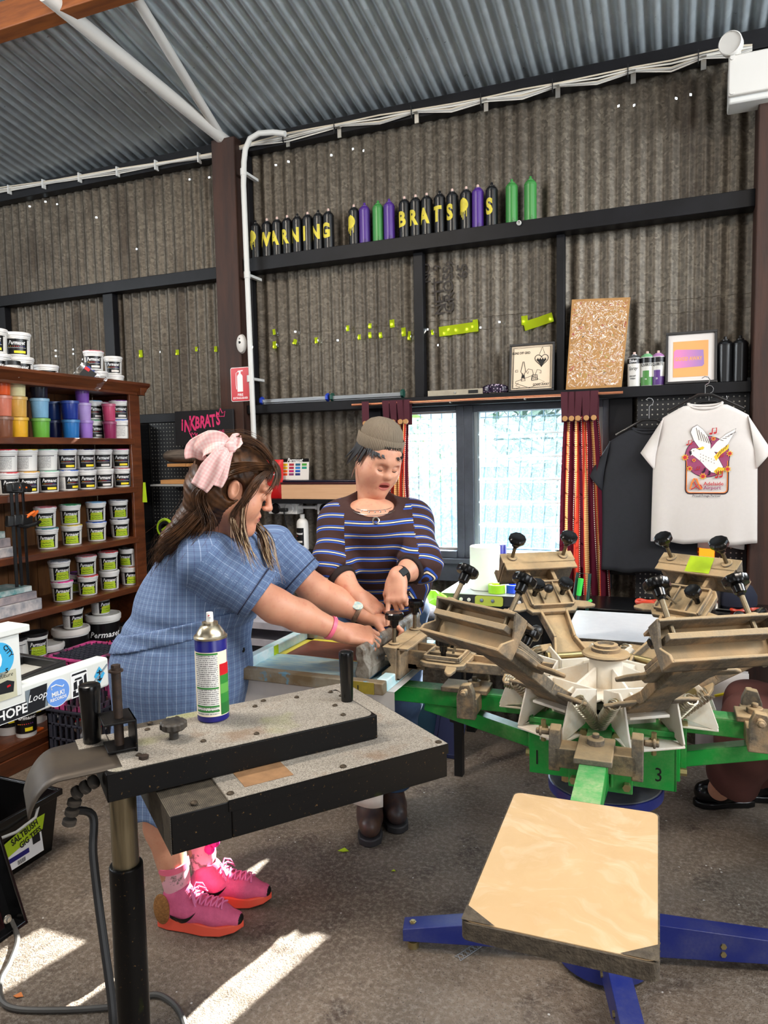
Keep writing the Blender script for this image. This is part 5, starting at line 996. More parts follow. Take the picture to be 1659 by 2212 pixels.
def ang(a): return Vector((cos(radians(a)), sin(radians(a)), 0))
T0 = Matrix.Translation((AX, AY, 0))
k = MB(T0); k.cyl((0, 0, .02), (0, 0, .30), .146, n=40).cyl((0, 0, .30), (0, 0, .555), .125, n=40); k.build('base_column', m_navy, press)
MB(T0).lathe([(.0, .548), (.162, .548), (.166, .552), (.166, .572), (.160, .577), (0, .577)], n=44).build('base_disc', [mat('grey_dusty_top', (104, 104, 104), .8, var=.6, scale=20, col2=(70, 76, 90))], press)
MB(T0).lathe([(.167, .545), (.1675, .574), (.164, .5745)], n=44).build('disc_rim', m_navy, press)
for a, L_ in ((195, .62), (15, .85), (285, .80), (105, .62)):
    M = T0 @ rotm('Z', a); k = MB(M); tz = .142-.066*min(1, L_/.62); k.hexa([(.118, -.031, .036), (L_, -.031, .036), (L_, .031, .036), (.118, .031, .036)], [(.118, -.031, .142), (L_, -.031, tz), (L_, .031, tz), (.118, .031, .142)])
    if a == 195: k.prism([(.30, .105), (.42, .095), (.33, .165)], .006, M and Matrix(((1, 0, 0, 0), (0, 0, -1, -.02), (0, 1, 0, 0), (0, 0, 0, 1))))
    lg = k.build('leg', m_navy, press, bevel=.002)
    k = MB(M); k.cyl((L_-.03, 0, 0), (L_-.03, 0, .022), .018, n=14); k.cyl((L_-.03, 0, .02), (L_-.03, 0, tz+.012), .006, n=8); k.cyl((L_-.03, 0, tz), (L_-.03, 0, tz+.008), .011, n=6); k.build('levelling_foot', m_bolt, lg)
    for x in (.15, .17+L_*.2):
        for z in (.06, .085): MB(M).cyl((x, -.036, z), (x, .036, z), .009, n=6).build('bolt', m_bolt, lg)
# fixed hub of the platen arms, turned a few degrees
TB = T0; T0 = T0 @ rotm('Z', 1.2)
Z0, Z1, HB = .652, .815, .195
k = MB(T0); k.cyl((0, 0, .57), (0, 0, Z0+.02), .09, n=24); k.build('spindle', m_navy, press)
k = MB(T0); k.bx(-HB, HB, -HB, -HB+.008, Z0, Z1).bx(-HB, HB, HB-.008, HB, Z0, Z1).bx(-HB, -HB+.008, -HB, HB, Z0, Z1).bx(HB-.008, HB, -HB, HB, Z0, Z1).bx(-HB, HB, -HB, HB, Z1-.02, Z1-.012)
hub = k.build('arm_hub', m_grn, press, bevel=.002)
k = MB(); put_text(k, '1', T0 @ Matrix.Translation((-HB+.022, -HB-.0008, Z0+.045)) @ rotm('X', 90), .06, sx=.8); put_text(k, '3', T0 @ Matrix.Translation((HB-.045, -HB-.0008, Z0+.04)) @ rotm('X', 90), .055, sx=.8); k.build('marker_number', m_ink, hub, ang=0)
MB(T0).bx(-.165, -.03, -HB-.0015, -HB, Z1-.062, Z1-.048).build('serial_strip', m_wtag, hub, ang=0); k = MB(); put_text(k, '09X312W6/4E', T0 @ Matrix.Translation((-.095, -HB-.002, Z1-.055)) @ rotm('X', 90), .012); k.build('serial_lettering', m_ink, hub, ang=0)
PL = {}
for a in (180, 270, 0, 90):
    M = T0 @ rotm('Z', a); k = MB(M)
    k.bx(HB, HB+.012, -.085, .085, Z0-.02, Z1+.005)
    for y in (-.035, .027): k.bx(HB+.012, HB+.03, y, y+.008, Z0, Z1-.03)
    k.bx(HB+.012, .70 if a in (180, 0) else .66, -.032, .032, Z1-.058, Z1-.008)
    k.bar((HB+.012, 0, Z0+.02), (.56, 0, Z1-.06), .05, .045, up=(0, 1, 0) if 0 else (0, 0, 1)); arm = k.build('platen_arm', m_grn, press, bevel=.003)
    MB(M).bx(HB+.014, .70 if a in (180, 0) else .66, -.031, .031, Z1-.008, Z1-.0055).build('dusty_top', m_grnd, arm)
    for y in (-.07, .07):
        for z in (Z0+.005, Z1-.02): MB(M).cyl((HB-.012, y, z), (HB+.03, y, z), .011, n=6).build('bolt', m_bolt, arm)
    MB(M).cyl((HB-.045, -HB*.5, Z0-.03), (HB-.045, -HB*.5, Z0), .014, n=6).build('bolt', m_bolt, arm)
    # registration gate casting
    k = MB(M @ Matrix.Translation((.40 if a != 270 else .36, 0, Z1-.012)))
    k.bx(-.05, .10, -.045, .045, .006, .022).bx(-.03, .03, -.10, .10, -.04, .012)
    for s in (-1, 1): k.prism([(-.028, -.05), (.03, -.05), (.03, .02), (.018, .055), (-.012, .06), (-.024, .03)], .028, Matrix(((1, 0, 0, 0), (0, 0, -1, s*.10+.014), (0, 1, 0, 0), (0, 0, 0, 1)))); k.cyl((0, s*.114, .04), (0, s*.15, .04), .008, n=10); k.cyl((0, s*.135, .04), (0, s*.142, .04), .013, n=6)
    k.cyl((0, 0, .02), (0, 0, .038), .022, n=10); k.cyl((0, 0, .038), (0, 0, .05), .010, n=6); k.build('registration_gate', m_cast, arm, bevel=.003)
# front arm face plate
k = MB(T0); k.bx(-.055, .055, -HB-.018, -HB-.011, Z1-.075, Z1+.012); k.build('arm_plate', m_grn, press, bevel=.002)
for s in (-1, 1): MB(T0).cyl((s*.043, -HB-.032, Z1-.02), (s*.043, -HB-.012, Z1-.02), .013, n=6).build('bolt', m_bolt, press)
# platens
t = NT('tacky_kraft_platen_cover', .45); o = t.n('TexCoord').outputs['Object']; w_ = t.n('VectorMath', {0: o, 1: t.n('VectorMath', {0: t.n('TexNoise', {'Vector': o, 'Scale': 4, 'Detail': 3}).outputs['Color'], 'Scale': .5}, operation='SCALE').outputs[0]}, operation='ADD').outputs[0]
c = t.mix(t.rng(t.noise(t.map(w_, (1, 3, 1)), 9, 6, .6), .5, .7), (200, 168, 126), (212, 186, 152)); c = t.mix(t.rng(t.noise(o, 3, 3), .45, .7, 0, .5), c, (192, 158, 116)); t.col(c); t.put(t.b.inputs['Roughness'], t.rng(t.noise(w_, 12, 5), .4, .6, .3, .6)); m_kraft = t.m
m_lint = mat('lint_caked_edge', (92, 82, 68), .95, var=.8, scale=60, col2=(56, 48, 40), bump=1.0, bscale=160); m_pwhite = mat('white_platen_board', (222, 222, 224), .5, var=.3, scale=30, col2=(200, 200, 206), bump=.3)
def platen(a, r0, r1, w, mt, nm, hh=.03, zt=.845):
    M = T0 @ rotm('Z', a); L_ = (r1-r0)/2; P0 = M @ Matrix.Translation(((r0+r1)/2, 0, 0))
    pl = MB(P0 @ Matrix.Translation((0, 0, zt-hh))).prism(rrect(L_, w/2, .014), hh-.001).build('platen', m_lint, press)
    MB(P0 @ Matrix.Translation((0, 0, zt-.001))).prism(rrect(L_-.004, w/2-.003, .016), .0016).build('platen_cover', mt, pl, ang=20)
    MB(M).bx(r0-.05, r1-.08, -.03, .03, zt-hh-.03, zt-hh).build('platen_support', m_steel, pl, bevel=.003); return pl
fp = platen(270, .665, 1.135, .30, m_kraft, '', zt=.818)
for s_ in (-1, 1):
    k = MB(T0 @ rotm('Z', 270)); k.add([(1.132, s_*.149, .8206), (1.132-.04, s_*.149, .8206), (1.132, s_*.149-s_*.055, .8206)], [(0, 1, 2)]); k.build('worn_corner', m_lint, fp, ang=0)
platen(90, .62, 1.12, .40, m_pwhite, '', zt=.842); platen(180, .66, 1.12, .32, m_pwhite, '', zt=.838); platen(0, .66, 1.12, .32, m_pwhite, '', zt=.838)
# rotor
T0 = TB
k = MB(T0); k.cyl((0, 0, .80), (0, 0, .955), .047, n=32).cyl((0, 0, .815), (0, 0, .835), .085, n=32)
st = []
for i in range(6):
    a = 60*i; st += [ang(a-12)*.27, ang(a+12)*.27, ang(a+30)*.13]
k.prism([(p.x, p.y) for p in st], .008, z0=.858)
for i in range(6):
    M = rotm('Z', 60*i)
    for y in (-.004,): k.hexa([M @ Vector(q) for q in ((.05, -.004, .866), (.24, -.004, .866), (.05, -.004, .93))], [M @ Vector(q) for q in ((.05, .004, .866), (.24, .004, .866), (.05, .004, .93))])
rot = k.build('rotor', m_pw, press, bevel=.0015)
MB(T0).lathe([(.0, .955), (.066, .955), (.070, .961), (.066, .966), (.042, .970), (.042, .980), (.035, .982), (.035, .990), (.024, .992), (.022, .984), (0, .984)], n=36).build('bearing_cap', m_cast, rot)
MB(T0).lathe([(.088, .80), (.096, .80), (.096, .812), (.088, .812)], n=30).build('bearing_ring', m_rubber, rot)
for a in (120, 60): MB(T0 @ rotm('Z', a+30)).bx(.05, .24, -.012, .0, .8665, .8672).build('yellow_tape', m_yel, rot, ang=0)
# print heads
def knob(mb, M, R=.026, H=.019): mb.lathe([(R*.45, -.022), (R*.5, -.004), (R*.9, -.002), (R, .003), (R, H-.004), (R*.86, H), (R*.6, H-.001), (R*.3, H-.004), (0, H-.004)], M, n=48, wav=lambda a, z: 1+.028*cos(10*a) if z > -.003 else 1)
def knobs(M, R=.026): k = MB(); knob(k, M, R); return k
def print_head(nm='print_head'):
    """x outward along the arm, y sideways, z up; origin at the hinge"""
    k = MB(); prof = [(-.075, .055), (.0, .062), (.07, .040), (.19, .052), (.30, .060)]
    up = [(x, w) for x, w in prof]; out = [(x, w) for x, w in up]+[(x, -w) for x, w in reversed(up)]
    k.prism(out, .012, z0=-.022)
    for s in (-1, 1):
        for i in range(4): (x0, w0), (x1, w1) = prof[i], prof[i+1]; k.bar((x0, s*(w0-.005), -.004), (x1, s*(w1-.005), -.004), .010, .030)
    for s in (-1, 1): k.prism([(.03, s*.05), (.06, s*.05), (.055, s*.10), (.04, s*.135), (.028, s*.13), (.026, s*.09)], .010, z0=-.018)
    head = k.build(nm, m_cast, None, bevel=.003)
    def sub(n, kb, m, bevel=0): return kb.build(n, m, head, bevel=bevel)
    k = MB(); k.prism([(.18, -.08), (.20, -.095), (.30, -.095), (.325, -.08), (.325, .08), (.30, .095), (.20, .095), (.18, .08)], .016, z0=-.006)
    for s in (-1, 1): k.prism([(.20, s*.09), (.235, s*.09), (.225, s*.14), (.208, s*.165), (.198, s*.16), (.195, s*.12)], .010, z0=-.004)
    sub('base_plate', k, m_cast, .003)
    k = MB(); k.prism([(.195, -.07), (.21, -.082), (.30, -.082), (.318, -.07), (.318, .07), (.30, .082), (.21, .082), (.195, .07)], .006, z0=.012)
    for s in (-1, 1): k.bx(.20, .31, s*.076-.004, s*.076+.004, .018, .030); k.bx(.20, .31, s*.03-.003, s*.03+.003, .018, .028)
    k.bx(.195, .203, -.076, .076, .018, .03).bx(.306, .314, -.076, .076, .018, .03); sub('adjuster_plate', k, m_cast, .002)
    for s in (-1, 1):
        k = MB(); k.cyl((.255, s*.052, .018), (.255, s*.052, .05), .009, n=12); knob(k, Matrix.Translation((.255, s*.052, .062)), .026); sub('knob', k, m_blkgl)
    k = MB(); k.cyl((.235, .015, .02), (.215, .03, .085), .004, n=8); sub('lever', k, m_steel); sub('lever_ball', MB().ball((.212, .032, .095), .016, 16, 10), m_blk)
    # screen clamp channel
    CW = .135; zb, zt = -.046, .058; k = MB()
    k.bx(.372, .382, -CW, CW, zb, zt).bx(.372, .435, -CW, CW, zb, zb+.008).bx(.345, .430, -CW, CW, zt-.008, zt)
    for s in (-1, 1): k.hexa([(.382, s*CW-.004, zb), (.435, s*CW-.004, zb), (.43, s*CW-.004, zb+.02), (.40, s*CW-.004, .0), (.43, s*CW-.004, zt), (.382, s*CW-.004, zt)], [(.382, s*CW+.004, zb), (.435, s*CW+.004, zb), (.43, s*CW+.004, zb+.02), (.40, s*CW+.004, .0), (.43, s*CW+.004, zt), (.382, s*CW+.004, zt)]); k.cyl((.405, s*.098, zt), (.405, s*.098, zt+.006), .018, n=16)
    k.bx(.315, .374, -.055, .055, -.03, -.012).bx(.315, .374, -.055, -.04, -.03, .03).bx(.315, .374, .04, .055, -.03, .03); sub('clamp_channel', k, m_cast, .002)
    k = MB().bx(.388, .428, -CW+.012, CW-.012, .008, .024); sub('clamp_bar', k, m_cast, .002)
    for s in (-1, 1):
        k = MB(); k.cyl((.405, s*.098, .02), (.405, s*.098, .125), .0065, n=10); sub('clamp_screw', k, m_thread)
        k = MB(); k.cyl((.405, s*.098, .112), (.405, s*.098, .118), .009, n=6); knob(k, Matrix.Translation((.405, s*.098, .142)), .030); sub('clamp_knob', k, m_blkgl)
    return head
hd = print_head(); MI = _INV[press.name]
def seat(h, a, tilt, R0=.235, z=.893):
    h.parent = press; h.matrix_parent_inverse = Matrix(); h.matrix_local = MI @ (T0 @ rotm('Z', a) @ Matrix.Translation((R0, 0, z)) @ rotm('Y', -tilt))
def cp_tree(a, par):
    b = a.copy(); C.objects.link(b); b.parent = par
    for ch in list(a.children): cp_tree(ch, b)
    return b
HEADS = [(240, 36), (300, 37), (60, 37), (122, 36), (0, 34), (180, 1.5)]
for i, (a, tl_) in enumerate(HEADS):
    h = hd if i == len(HEADS)-1 else cp_tree(hd, press); seat(h, a, tl_)
    # white hinge bracket and springs belong to the rotor station
    M = T0 @ rotm('Z', a); k = MB(M)
    for s in (-1, 1): k.prism([(.15, .835), (.30, .79), (.305, .80), (.27, .90), (.24, .925), (.15, .905)], .006, Matrix(((1, 0, 0, 0), (0, 0, -1, s*.074+.003), (0, 1, 0, 0), (0, 0, 0, 1))))
    k.bx(.15, .305, -.077, .077, .788, .794).bx(.15, .156, -.077, .077, .79, .905); br = k.build('hinge_bracket', m_pw, press, bevel=.0015)
    k = MB(M); k.cyl((.235, -.085, .893), (.235, .085, .893), .009, n=12)
    for s in (-1, 1): k.cyl((.235, s*.078, .893), (.235, s*.088, .893), .016, n=6)
    k.cyl((.285, 0, .77), (.285, 0, .83), .007, n=8); k.cyl((.285, 0, .80), (.285, 0, .812), .013, n=6); k.build('hinge_bolt', m_bolt, br)
    top = Matrix.Translation((.235, 0, .893)) @ rotm('Y', -tl_)
    for s in (-1, 1):
        p1 = M @ (top @ Vector((.045, s*.108, -.012))); p0 = M @ Vector((.165, s*.10, .80)) if tl_ > 10 else M @ Vector((.18, s*.10, .86))
        MB().spring(p0, p1, .0165, .003, 15).build('spring', m_spring, br)
# tape strip on one raised clamp
M = T0 @ rotm('Z', 60) @ Matrix.Translation((.235, 0, .893)) @ rotm('Y', -37)
MB(M).sheet(lambda u, v: (.350+.075*v, -.06+.085*u+.012*v, .0592+.001*sin(5*u)), 5, 3).build('tape_strip', m_lime, press, ang=0)

# shirt loaded on the platen under the screen, its lower layer hanging down
e = thing('loaded_t_shirt', 'white T-shirt stretched over the platen under the blue screen, hem hanging', 'T-shirt', (AX-.9, AY, .84))
pa = [(-.42, .0)]
k = MB(T0 @ rotm('Z', 180)); k.sheet(lambda u, v: (.60+.60*u, -.20+.40*v, .8405+.001*sin(9*u+7*v)), 12, 8); k.build('upper_layer', m_tw, e, ang=179)
def hang(u, v): 
    x = .64+.30*u; yy = .165+.03*v+.02*sin(7*u+2*v); return (x, yy, .838-(.36+.03*sin(5*u))*v)
k = MB(T0 @ rotm('Z', 180)); k.sheet(hang, 24, 16); k.build('hanging_layer', m_tw, e, ang=179, solid=.002)
k = MB(T0 @ rotm('Z', 180)); k.sheet(lambda u, v: (.60+.60*u, .20+.012*sin(8*u)*v, .8405-.10*v), 14, 4); k.build('side_drape', m_tw, e, ang=179)
k = MB()
for i in range(5): q = atz(608+22*i, 1505+(-1)**i*5, .843); k.tube([q, q+Vector((.02, .03*(-1)**i, 0)), q+Vector((.04, .0, 0))], .0022, 4)
k.build('black_print', m_ink, e, ang=0)

# ------- screen with ink, squeegee
SX0, SX1, SY0, SY1, SZ = -1.375, -.805, 1.955, 2.52, .842
t = NT('inky_aluminium_frame', .5, .3); o = t.n('TexCoord').outputs['Object']; c = t.mix(t.rng(t.noise(o, 12, 6), .4, .65), (150, 140, 122), (120, 100, 72)); c = t.mix(t.rng(t.noise(o, 30, 5), .58, .66), c, (110, 150, 170)); t.col(c); m_scr = t.m
t = NT('pale_blue_ink', .35); o = t.n('TexCoord').outputs['Object']; n_ = t.noise(t.map(o, (1, 6, 1)), 14, 6, .65); c = t.mix(t.rng(n_, .4, .65), (206, 230, 226), (150, 200, 220)); c = t.mix(t.rng(t.noise(t.map(o, (1, 2.5, 1)), 4, 3), .5, .6, 0, .7), c, (220, 230, 212)); t.col(c); t.bump(n_, .6, .004); m_inkb = t.m
t = NT('ink_smeared_rail', .4); o = t.n('TexCoord').outputs['Object']; n_ = t.noise(o, 16, 6, .7); t.col(t.mix(t.rng(n_, .42, .6), (176, 216, 222), (212, 226, 230))); t.bump(n_, .5, .004); m_rail = t.m
m_emul = mat('maroon_screen_emulsion', (120, 66, 50), .4, var=.7, scale=9, col2=(84, 44, 40), stretch=(2, 8, 1))
scr = thing('printing_screen', 'framed screen with pale blue ink clamped over the girl side platen', 'screen', ((SX0+SX1)/2, (SY0+SY1)/2, SZ)); RW_ = .036
def rail(x0, x1, y0, y1, m): return MB().bx(x0, x1, y0, y1, SZ, SZ+.038).build('frame_rail', m, scr, bevel=.004)
rail(SX0, SX1, SY0, SY0+RW_, m_scr); rail(SX0, SX1, SY1-RW_, SY1, m_scr); rail(SX0, SX0+RW_, SY0+RW_, SY1-RW_, m_rail); rail(SX1-RW_, SX1, SY0+RW_, SY1-RW_, m_rail)
MB().bx(SX0+RW_, SX1-RW_, SY0+RW_, SY1-RW_, SZ+.001, SZ+.002).build('mesh', m_emul, scr, ang=0)
ysp = SY0+.29
k = MB(); k.sheet(lambda u, v: (SX0+RW_+(SX1-SX0-2*RW_)*u, SY0+RW_+(ysp-SY0-RW_+.008*sin(6*u))*v, SZ+.0045+.0012*sin(25*v+3*sin(4*u))), 30, 24); k.build('ink_layer', m_inkb, scr, ang=179)
k = MB(); k.bx(SX0+RW_, SX1-RW_, ysp, ysp+.012, SZ+.002, SZ+.003).bx(SX0+RW_, SX0+RW_+.03, ysp, SY1-RW_, SZ+.002, SZ+.003).bx(SX0+RW_, SX1-RW_, SY1-RW_-.02, SY1-RW_, SZ+.002, SZ+.003); k.build('yellow_tape', mat('yellow_film_tape', (214, 200, 70), .4), scr, ang=0)
MB().bx(SX0+RW_-.0004, SX0+RW_+.0008, ysp-.02, ysp+.012, SZ+.003, SZ+.037).build('lime_tab', m_lime, scr, ang=0)
MB().bx(SX1-.11, SX1-.028, SY0-.0012, SY0+.0, SZ+.001, SZ+.037).build('olive_tape', mat('olive_tape', (150, 132, 40), .5, var=.5, scale=30), scr, ang=0)
MB().bx(SX1-.082, SX1-.079, SY0-.002, SY0-.001, SZ+.012, SZ+.026).build('tick_mark', m_ink, scr, ang=0)
sq = thing('squeegee', 'long ink covered squeegee gripped by both hands on the screen', 'squeegee', (-.90, 2.2, SZ+.005)); pf2 = [(-.026, .0), (.018, .0), (.024, .03), (.010, .06), (.014, .09), (.004, .105), (-.012, .102), (-.018, .08), (-.016, .05), (-.030, .02)]
t = NT('ink_caked_squeegee_wood', .45); o = t.n('TexCoord').outputs['Object']; c = t.mix(t.rng(t.noise(o, 18, 6, .7), .42, .6), (84, 70, 56), (134, 128, 118)); c = t.mix(t.rng(t.noise(o, 26, 5), .60, .68), c, (110, 166, 196)); t.col(c); t.bump(t.noise(o, 40, 4), .7, .004); m_sqw = t.m
MB(Matrix(((1, 0, 0, -.885), (0, 0, 1, 2.0), (0, 1, 0, SZ+.030), (0, 0, 0, 1))) @ rotm('Z', 8)).prism(pf2, .53).build('handle', m_sqw, sq, bevel=.004)
MB().hexa([(-.91, 2.0, SZ+.005), (-.898, 2.0, SZ+.005), (-.898, 2.53, SZ+.005), (-.91, 2.53, SZ+.005)], [(-.89, 2.0, SZ+.034), (-.878, 2.0, SZ+.034), (-.878, 2.53, SZ+.034), (-.89, 2.53, SZ+.034)]).build('blade', mat('blue_ink_blade', (70, 150, 210), .3, var=.6, scale=30, col2=(200, 220, 226)), sq)

# ================================================================== flash cure unit
t = NT('lint_covered_black_steel', .6); o = t.n('TexCoord').outputs['Object']; nzz = t.n('SeparateXYZ', {0: t.n('NewGeometry').outputs['Normal']}).outputs[2]
f = t.noise(o, 420, 3, .7); b = t.noise(o, 5, 5, .6)
du = t.math('MULTIPLY', t.rng(f, .28, .6), t.rng(b, .25, .6, .6, 1)); c = t.mix(du, (70, 62, 54), (172, 164, 152)); c = t.mix(t.rng(t.noise(o, 10, 4), .56, .7, 0, .55), c, (112, 80, 50)); c = t.mix(t.rng(t.noise(o, 3.4, 3), .62, .72, 0, .4), c, (150, 160, 60)); t.col(c); t.bump(f, .6, .003); t.put(t.b.inputs['Roughness'], .9); m_lintb = t.m
t = NT('black_steel_with_overspray', .42); o = t.n('TexCoord').outputs['Object']; c = t.mix(t.rng(t.noise(o, 4.2, 3), .6, .72, 0, .5), (11, 10, 10), (96, 110, 20)); c = t.mix(t.rng(t.noise(o, 160, 3), .66, .74, 0, .7), c, (110, 84, 50)); t.col(c); t.b.inputs['Specular IOR Level'].default_value = .2; m_bover = t.m
t = NT('perforated_black_mesh', .6); o = t.n('TexCoord').outputs['Object']; s = t.n('SeparateXYZ', {0: t.map(o, (1, 1, 1), (0, 0, radians(-51.6)))})
def pf_(a, sc): return t.math('SUBTRACT', t.math('FRACT', t.math('MULTIPLY', a, sc)), .5)
hx_, hy_, hz_ = pf_(s.outputs[0], 330), pf_(s.outputs[1], 330), pf_(s.outputs[2], 330)
gz_ = t.math('GREATER_THAN', t.math('ABSOLUTE', t.n('SeparateXYZ', {0: t.n('NewGeometry').outputs['Normal']}).outputs[2]), .7)
lt = lambda v: t.math('LESS_THAN', t.math('ABSOLUTE', v), .34)
q = t.math('MULTIPLY', lt(hy_), t.math('ADD', t.math('MULTIPLY', gz_, lt(hx_)), t.math('MULTIPLY', t.math('SUBTRACT', 1, gz_), lt(hz_))))
t.col(t.mix(q, t.mix(t.rng(t.noise(o, 60, 3), .3, .7), (70, 62, 52), (112, 102, 86)), (10, 9, 8))); m_perf = t.m
FA = Vector((-.78, .946, 0)); FU = Vector((.6217, .7833, 0)); FV = Vector((-.7833, .6217, 0))
MF = Matrix(((FU.x, FV.x, 0, FA.x), (FU.y, FV.y, 0, FA.y), (0, 0, 1, 0), (0, 0, 0, 1))); FL, FW_, FT = .563, .47, .97
fl = thing('flash_cure_unit', 'dusty black flash cure unit on a pole in front of the girl', 'flash dryer', MF @ Vector((-.04, .193, 0)))
PL_ = lambda u, v, z: MF @ Vector((u, v, z))
k = MB(MF); k.bx(.105, FL, 0, FW_, FT-.072, FT-.004); k.bx(0, .105, .0, .006, FT-.072, FT-.004).bx(0, .105, FW_-.006, FW_, FT-.072, FT-.004).bx(0, .105, .0, FW_, FT-.072, FT-.068); hs = k.build('heater_housing', m_bover, fl, bevel=.002)
MB(MF).bx(.10, FL+.001, -.001, FW_+.001, FT-.004, FT).build('top_cover', m_lintb, fl, bevel=.0015)
MB(MF).bx(.10, FL+.002, -.002, .0, FT-.022, FT-.001).bx(FL, FL+.002, .0, FW_, FT-.022, FT-.001).build('cover_lip', m_bover, fl)
MB(MF).bx(.0, .10, .0005, FW_, FT-.006, FT-.003).bx(-.0015, .0, .0, FW_, FT-.072, FT-.003).build('perforated_guard', m_perf, fl, ang=0)
m_dsc = mat('dull_dark_screw', (70, 60, 48), .6, .6)
for u, v in ((.11, .02), (.33, .012), (.55, .012), (.11, .24), (.02, .30), (.55, .45), (.33, .45), (.12, .45), (.045, .02), (.06, .45)): MB(MF).lathe([(.007, 0), (.0065, .002), (.003, .004), (0, .0045)], Matrix.Translation((u, v, FT)), n=10).build('screw', m_dsc, fl)
MB(MF).bx(.14, .235, .03, .15, FT+.0002, FT+.0007).build('faded_sticker', mat('faded_tan_sticker', (150, 112, 76), .8, var=.7, scale=30, col2=(116, 86, 58)), fl, ang=0)
AV0, AV1, AU0, AU1, AZ = .095, .292, -.085, .452, FT+.052
k = MB(MF); k.bx(AU0, AU1, AV0, AV1, AZ-.003, AZ); k.bx(AU0, AU1, AV0, AV0+.003, FT+.002, AZ).bx(AU0, AU1, AV1-.003, AV1, FT+.002, AZ).bx(AU1-.003, AU1, AV0, AV1, FT+.002, AZ).bx(AU0, AU0+.003, AV0, AV1, FT+.002, AZ); arm = k.build('swing_arm', m_bover, fl, bevel=.006, seg=3)
MB(MF @ Matrix.Translation(((AU0+AU1)/2, (AV0+AV1)/2, AZ-.0005))).prism(rrect((AU1-AU0)/2-.004, (AV1-AV0)/2-.004, .02), .0015).build('lint_top', m_lintb, arm, ang=20)
for u, v in ((.43, .275), (.35, .285), (.39, .13), (.40, .19), (.25, .30-.02), (.16, .28), (.10, .15), (.20, .13), (-.02, .15), (.02, .27), (.44, .24)): MB(MF).lathe([(.006, 0), (.0055, .002), (.0025, .004), (0, .0042)], Matrix.Translation((u, v, AZ+.001)), n=10).build('rivet', m_dsc, arm)
for (u, v, r, H, nm) in ((.437, .205, .0165, .115, 'grip_handle'), (-.085, .262, .0205, .118, 'grip_handle')):
    k = MB(MF @ Matrix.Translation((u, v, AZ))); k.lathe([(r*.76, 0), (r*.80, .004), (r*.97, H*.85), (r, H*.92), (r*.96, H*.97), (r*.7, H*.995), (0, H)], n=22); k.build(nm, m_blkgl, fl)
MB(MF).box((-.085, .262, AZ+.001), (.055, .055, .003)).build('grip_plate', m_lintb, fl)
k = MB(MF); k.cyl((.055, .195, AZ), (.055, .195, AZ+.022), .009, n=12); k.lathe([(.012, -.004), (.02, .0), (.025, .004), (.025, .013), (.022, .016), (0, .018)], Matrix.Translation((.055, .195, AZ+.020)), n=84, wav=lambda a, z: 1+.05*cos(14*a)); k.build('adjusting_knob', mat('worn_black_knob', (26, 24, 23), .5, var=.6, scale=40, col2=(84, 76, 66)), fl)
PU, PV = -.045, .20
k = MB(MF); k.bx(PU+.024, PU+.028, PV-.030, PV+.045, AZ, AZ+.062).bx(PU-.03, PU+.028, PV-.030, PV+.045, AZ+.058, AZ+.062).bx(PU-.025, PU+.028, PV-.030, PV+.03, AZ+.006, AZ+.010); k.build('pivot_bracket', m_bover, fl, bevel=.001)
k = MB(MF); k.cyl((PU, PV, AZ-.02), (PU, PV, AZ+.158), .0088, n=18).cyl((PU, PV, AZ+.150), (PU, PV, AZ+.153), .0135, n=18).cyl((PU, PV, AZ+.153), (PU, PV, AZ+.163), .0085, n=6); k.cyl((PU+.03, PV-.07, AZ), (PU+.03, PV-.07, AZ+.007), .009, n=6); k.build('pivot_pin', mat('rusty_dark_steel', (40, 32, 28), .6, .4, var=.5, scale=60, col2=(76, 56, 42)), fl)
k = MB(MF); k.cyl((PU+.0, PV-.005, .5), (PU+.0, PV-.005, FT+.03), .0245, n=28); k.build('pole', mat('brushed_brass_grey_steel', (150, 138, 112), .35, .85, var=.4, scale=30, stretch=(8, 8, .4)), fl)
k = MB(MF); k.cyl((PU+.0, PV-.005, .08), (PU+.0, PV-.005, .80), .031, n=28); k.build('outer_tube', m_bover, fl, bevel=.003)
k = MB(MF)
for i in range(4): k.bar((PU, PV, .055), (PU+.42*cos(pi/4+i*pi/2), PV+.42*sin(pi/4+i*pi/2), .055), .05, .03)
k.cyl((PU, PV-.005, .04), (PU, PV-.005, .1), .05, n=20)
for i in range(4): k.cyl((PU+.4*cos(pi/4+i*pi/2), PV+.4*sin(pi/4+i*pi/2), 0), (PU+.4*cos(pi/4+i*pi/2), PV+.4*sin(pi/4+i*pi/2), .045), .025, n=14)
k.build('stand_base', m_bover, fl, bevel=.003)
def cov(u, v):
    a = u*1.75; R_ = .075; s = max(0, a-.55); L0 = .10*min(1, a/.55)
    uu = AU0+.03-(L0 if a <= .55 else .10)-R_*sin(min(s, pi/2))*.75; zz = AZ+.0-(0 if a <= .55 else R_*(1-cos(s))*1.15)
    return (uu, AV0+.02+(.175-.05*u)*v, zz)
MB(MF).sheet(cov, 26, 6).build('curved_shroud', mat('worn_dark_shroud', (78, 68, 56), .5, .4, var=.7, scale=9, col2=(46, 40, 40)), fl, ang=179, solid=.003)
cp0 = PL_(-.10, .15, AZ-.03); sr = [cp0, cp0+Vector((-.03, -.01, -.02)), cp0+Vector((-.045, -.015, -.05)), cp0+Vector((-.05, -.015, -.085))]
k = MB()
for i in range(6): q = sr[0].lerp(sr[1], i/2) if i < 3 else sr[1].lerp(sr[3], (i-2)/3.5); tdir = (sr[1]-sr[0]) if i < 3 else (sr[3]-sr[1]); F = frame(tdir, o=q); k.lathe([(.008, -.006), (.0125, -.004), (.0125, .003), (.008, .005)], F, n=14)
k.build('strain_relief', mat('dusty_rubber', (58, 52, 46), .8), fl)
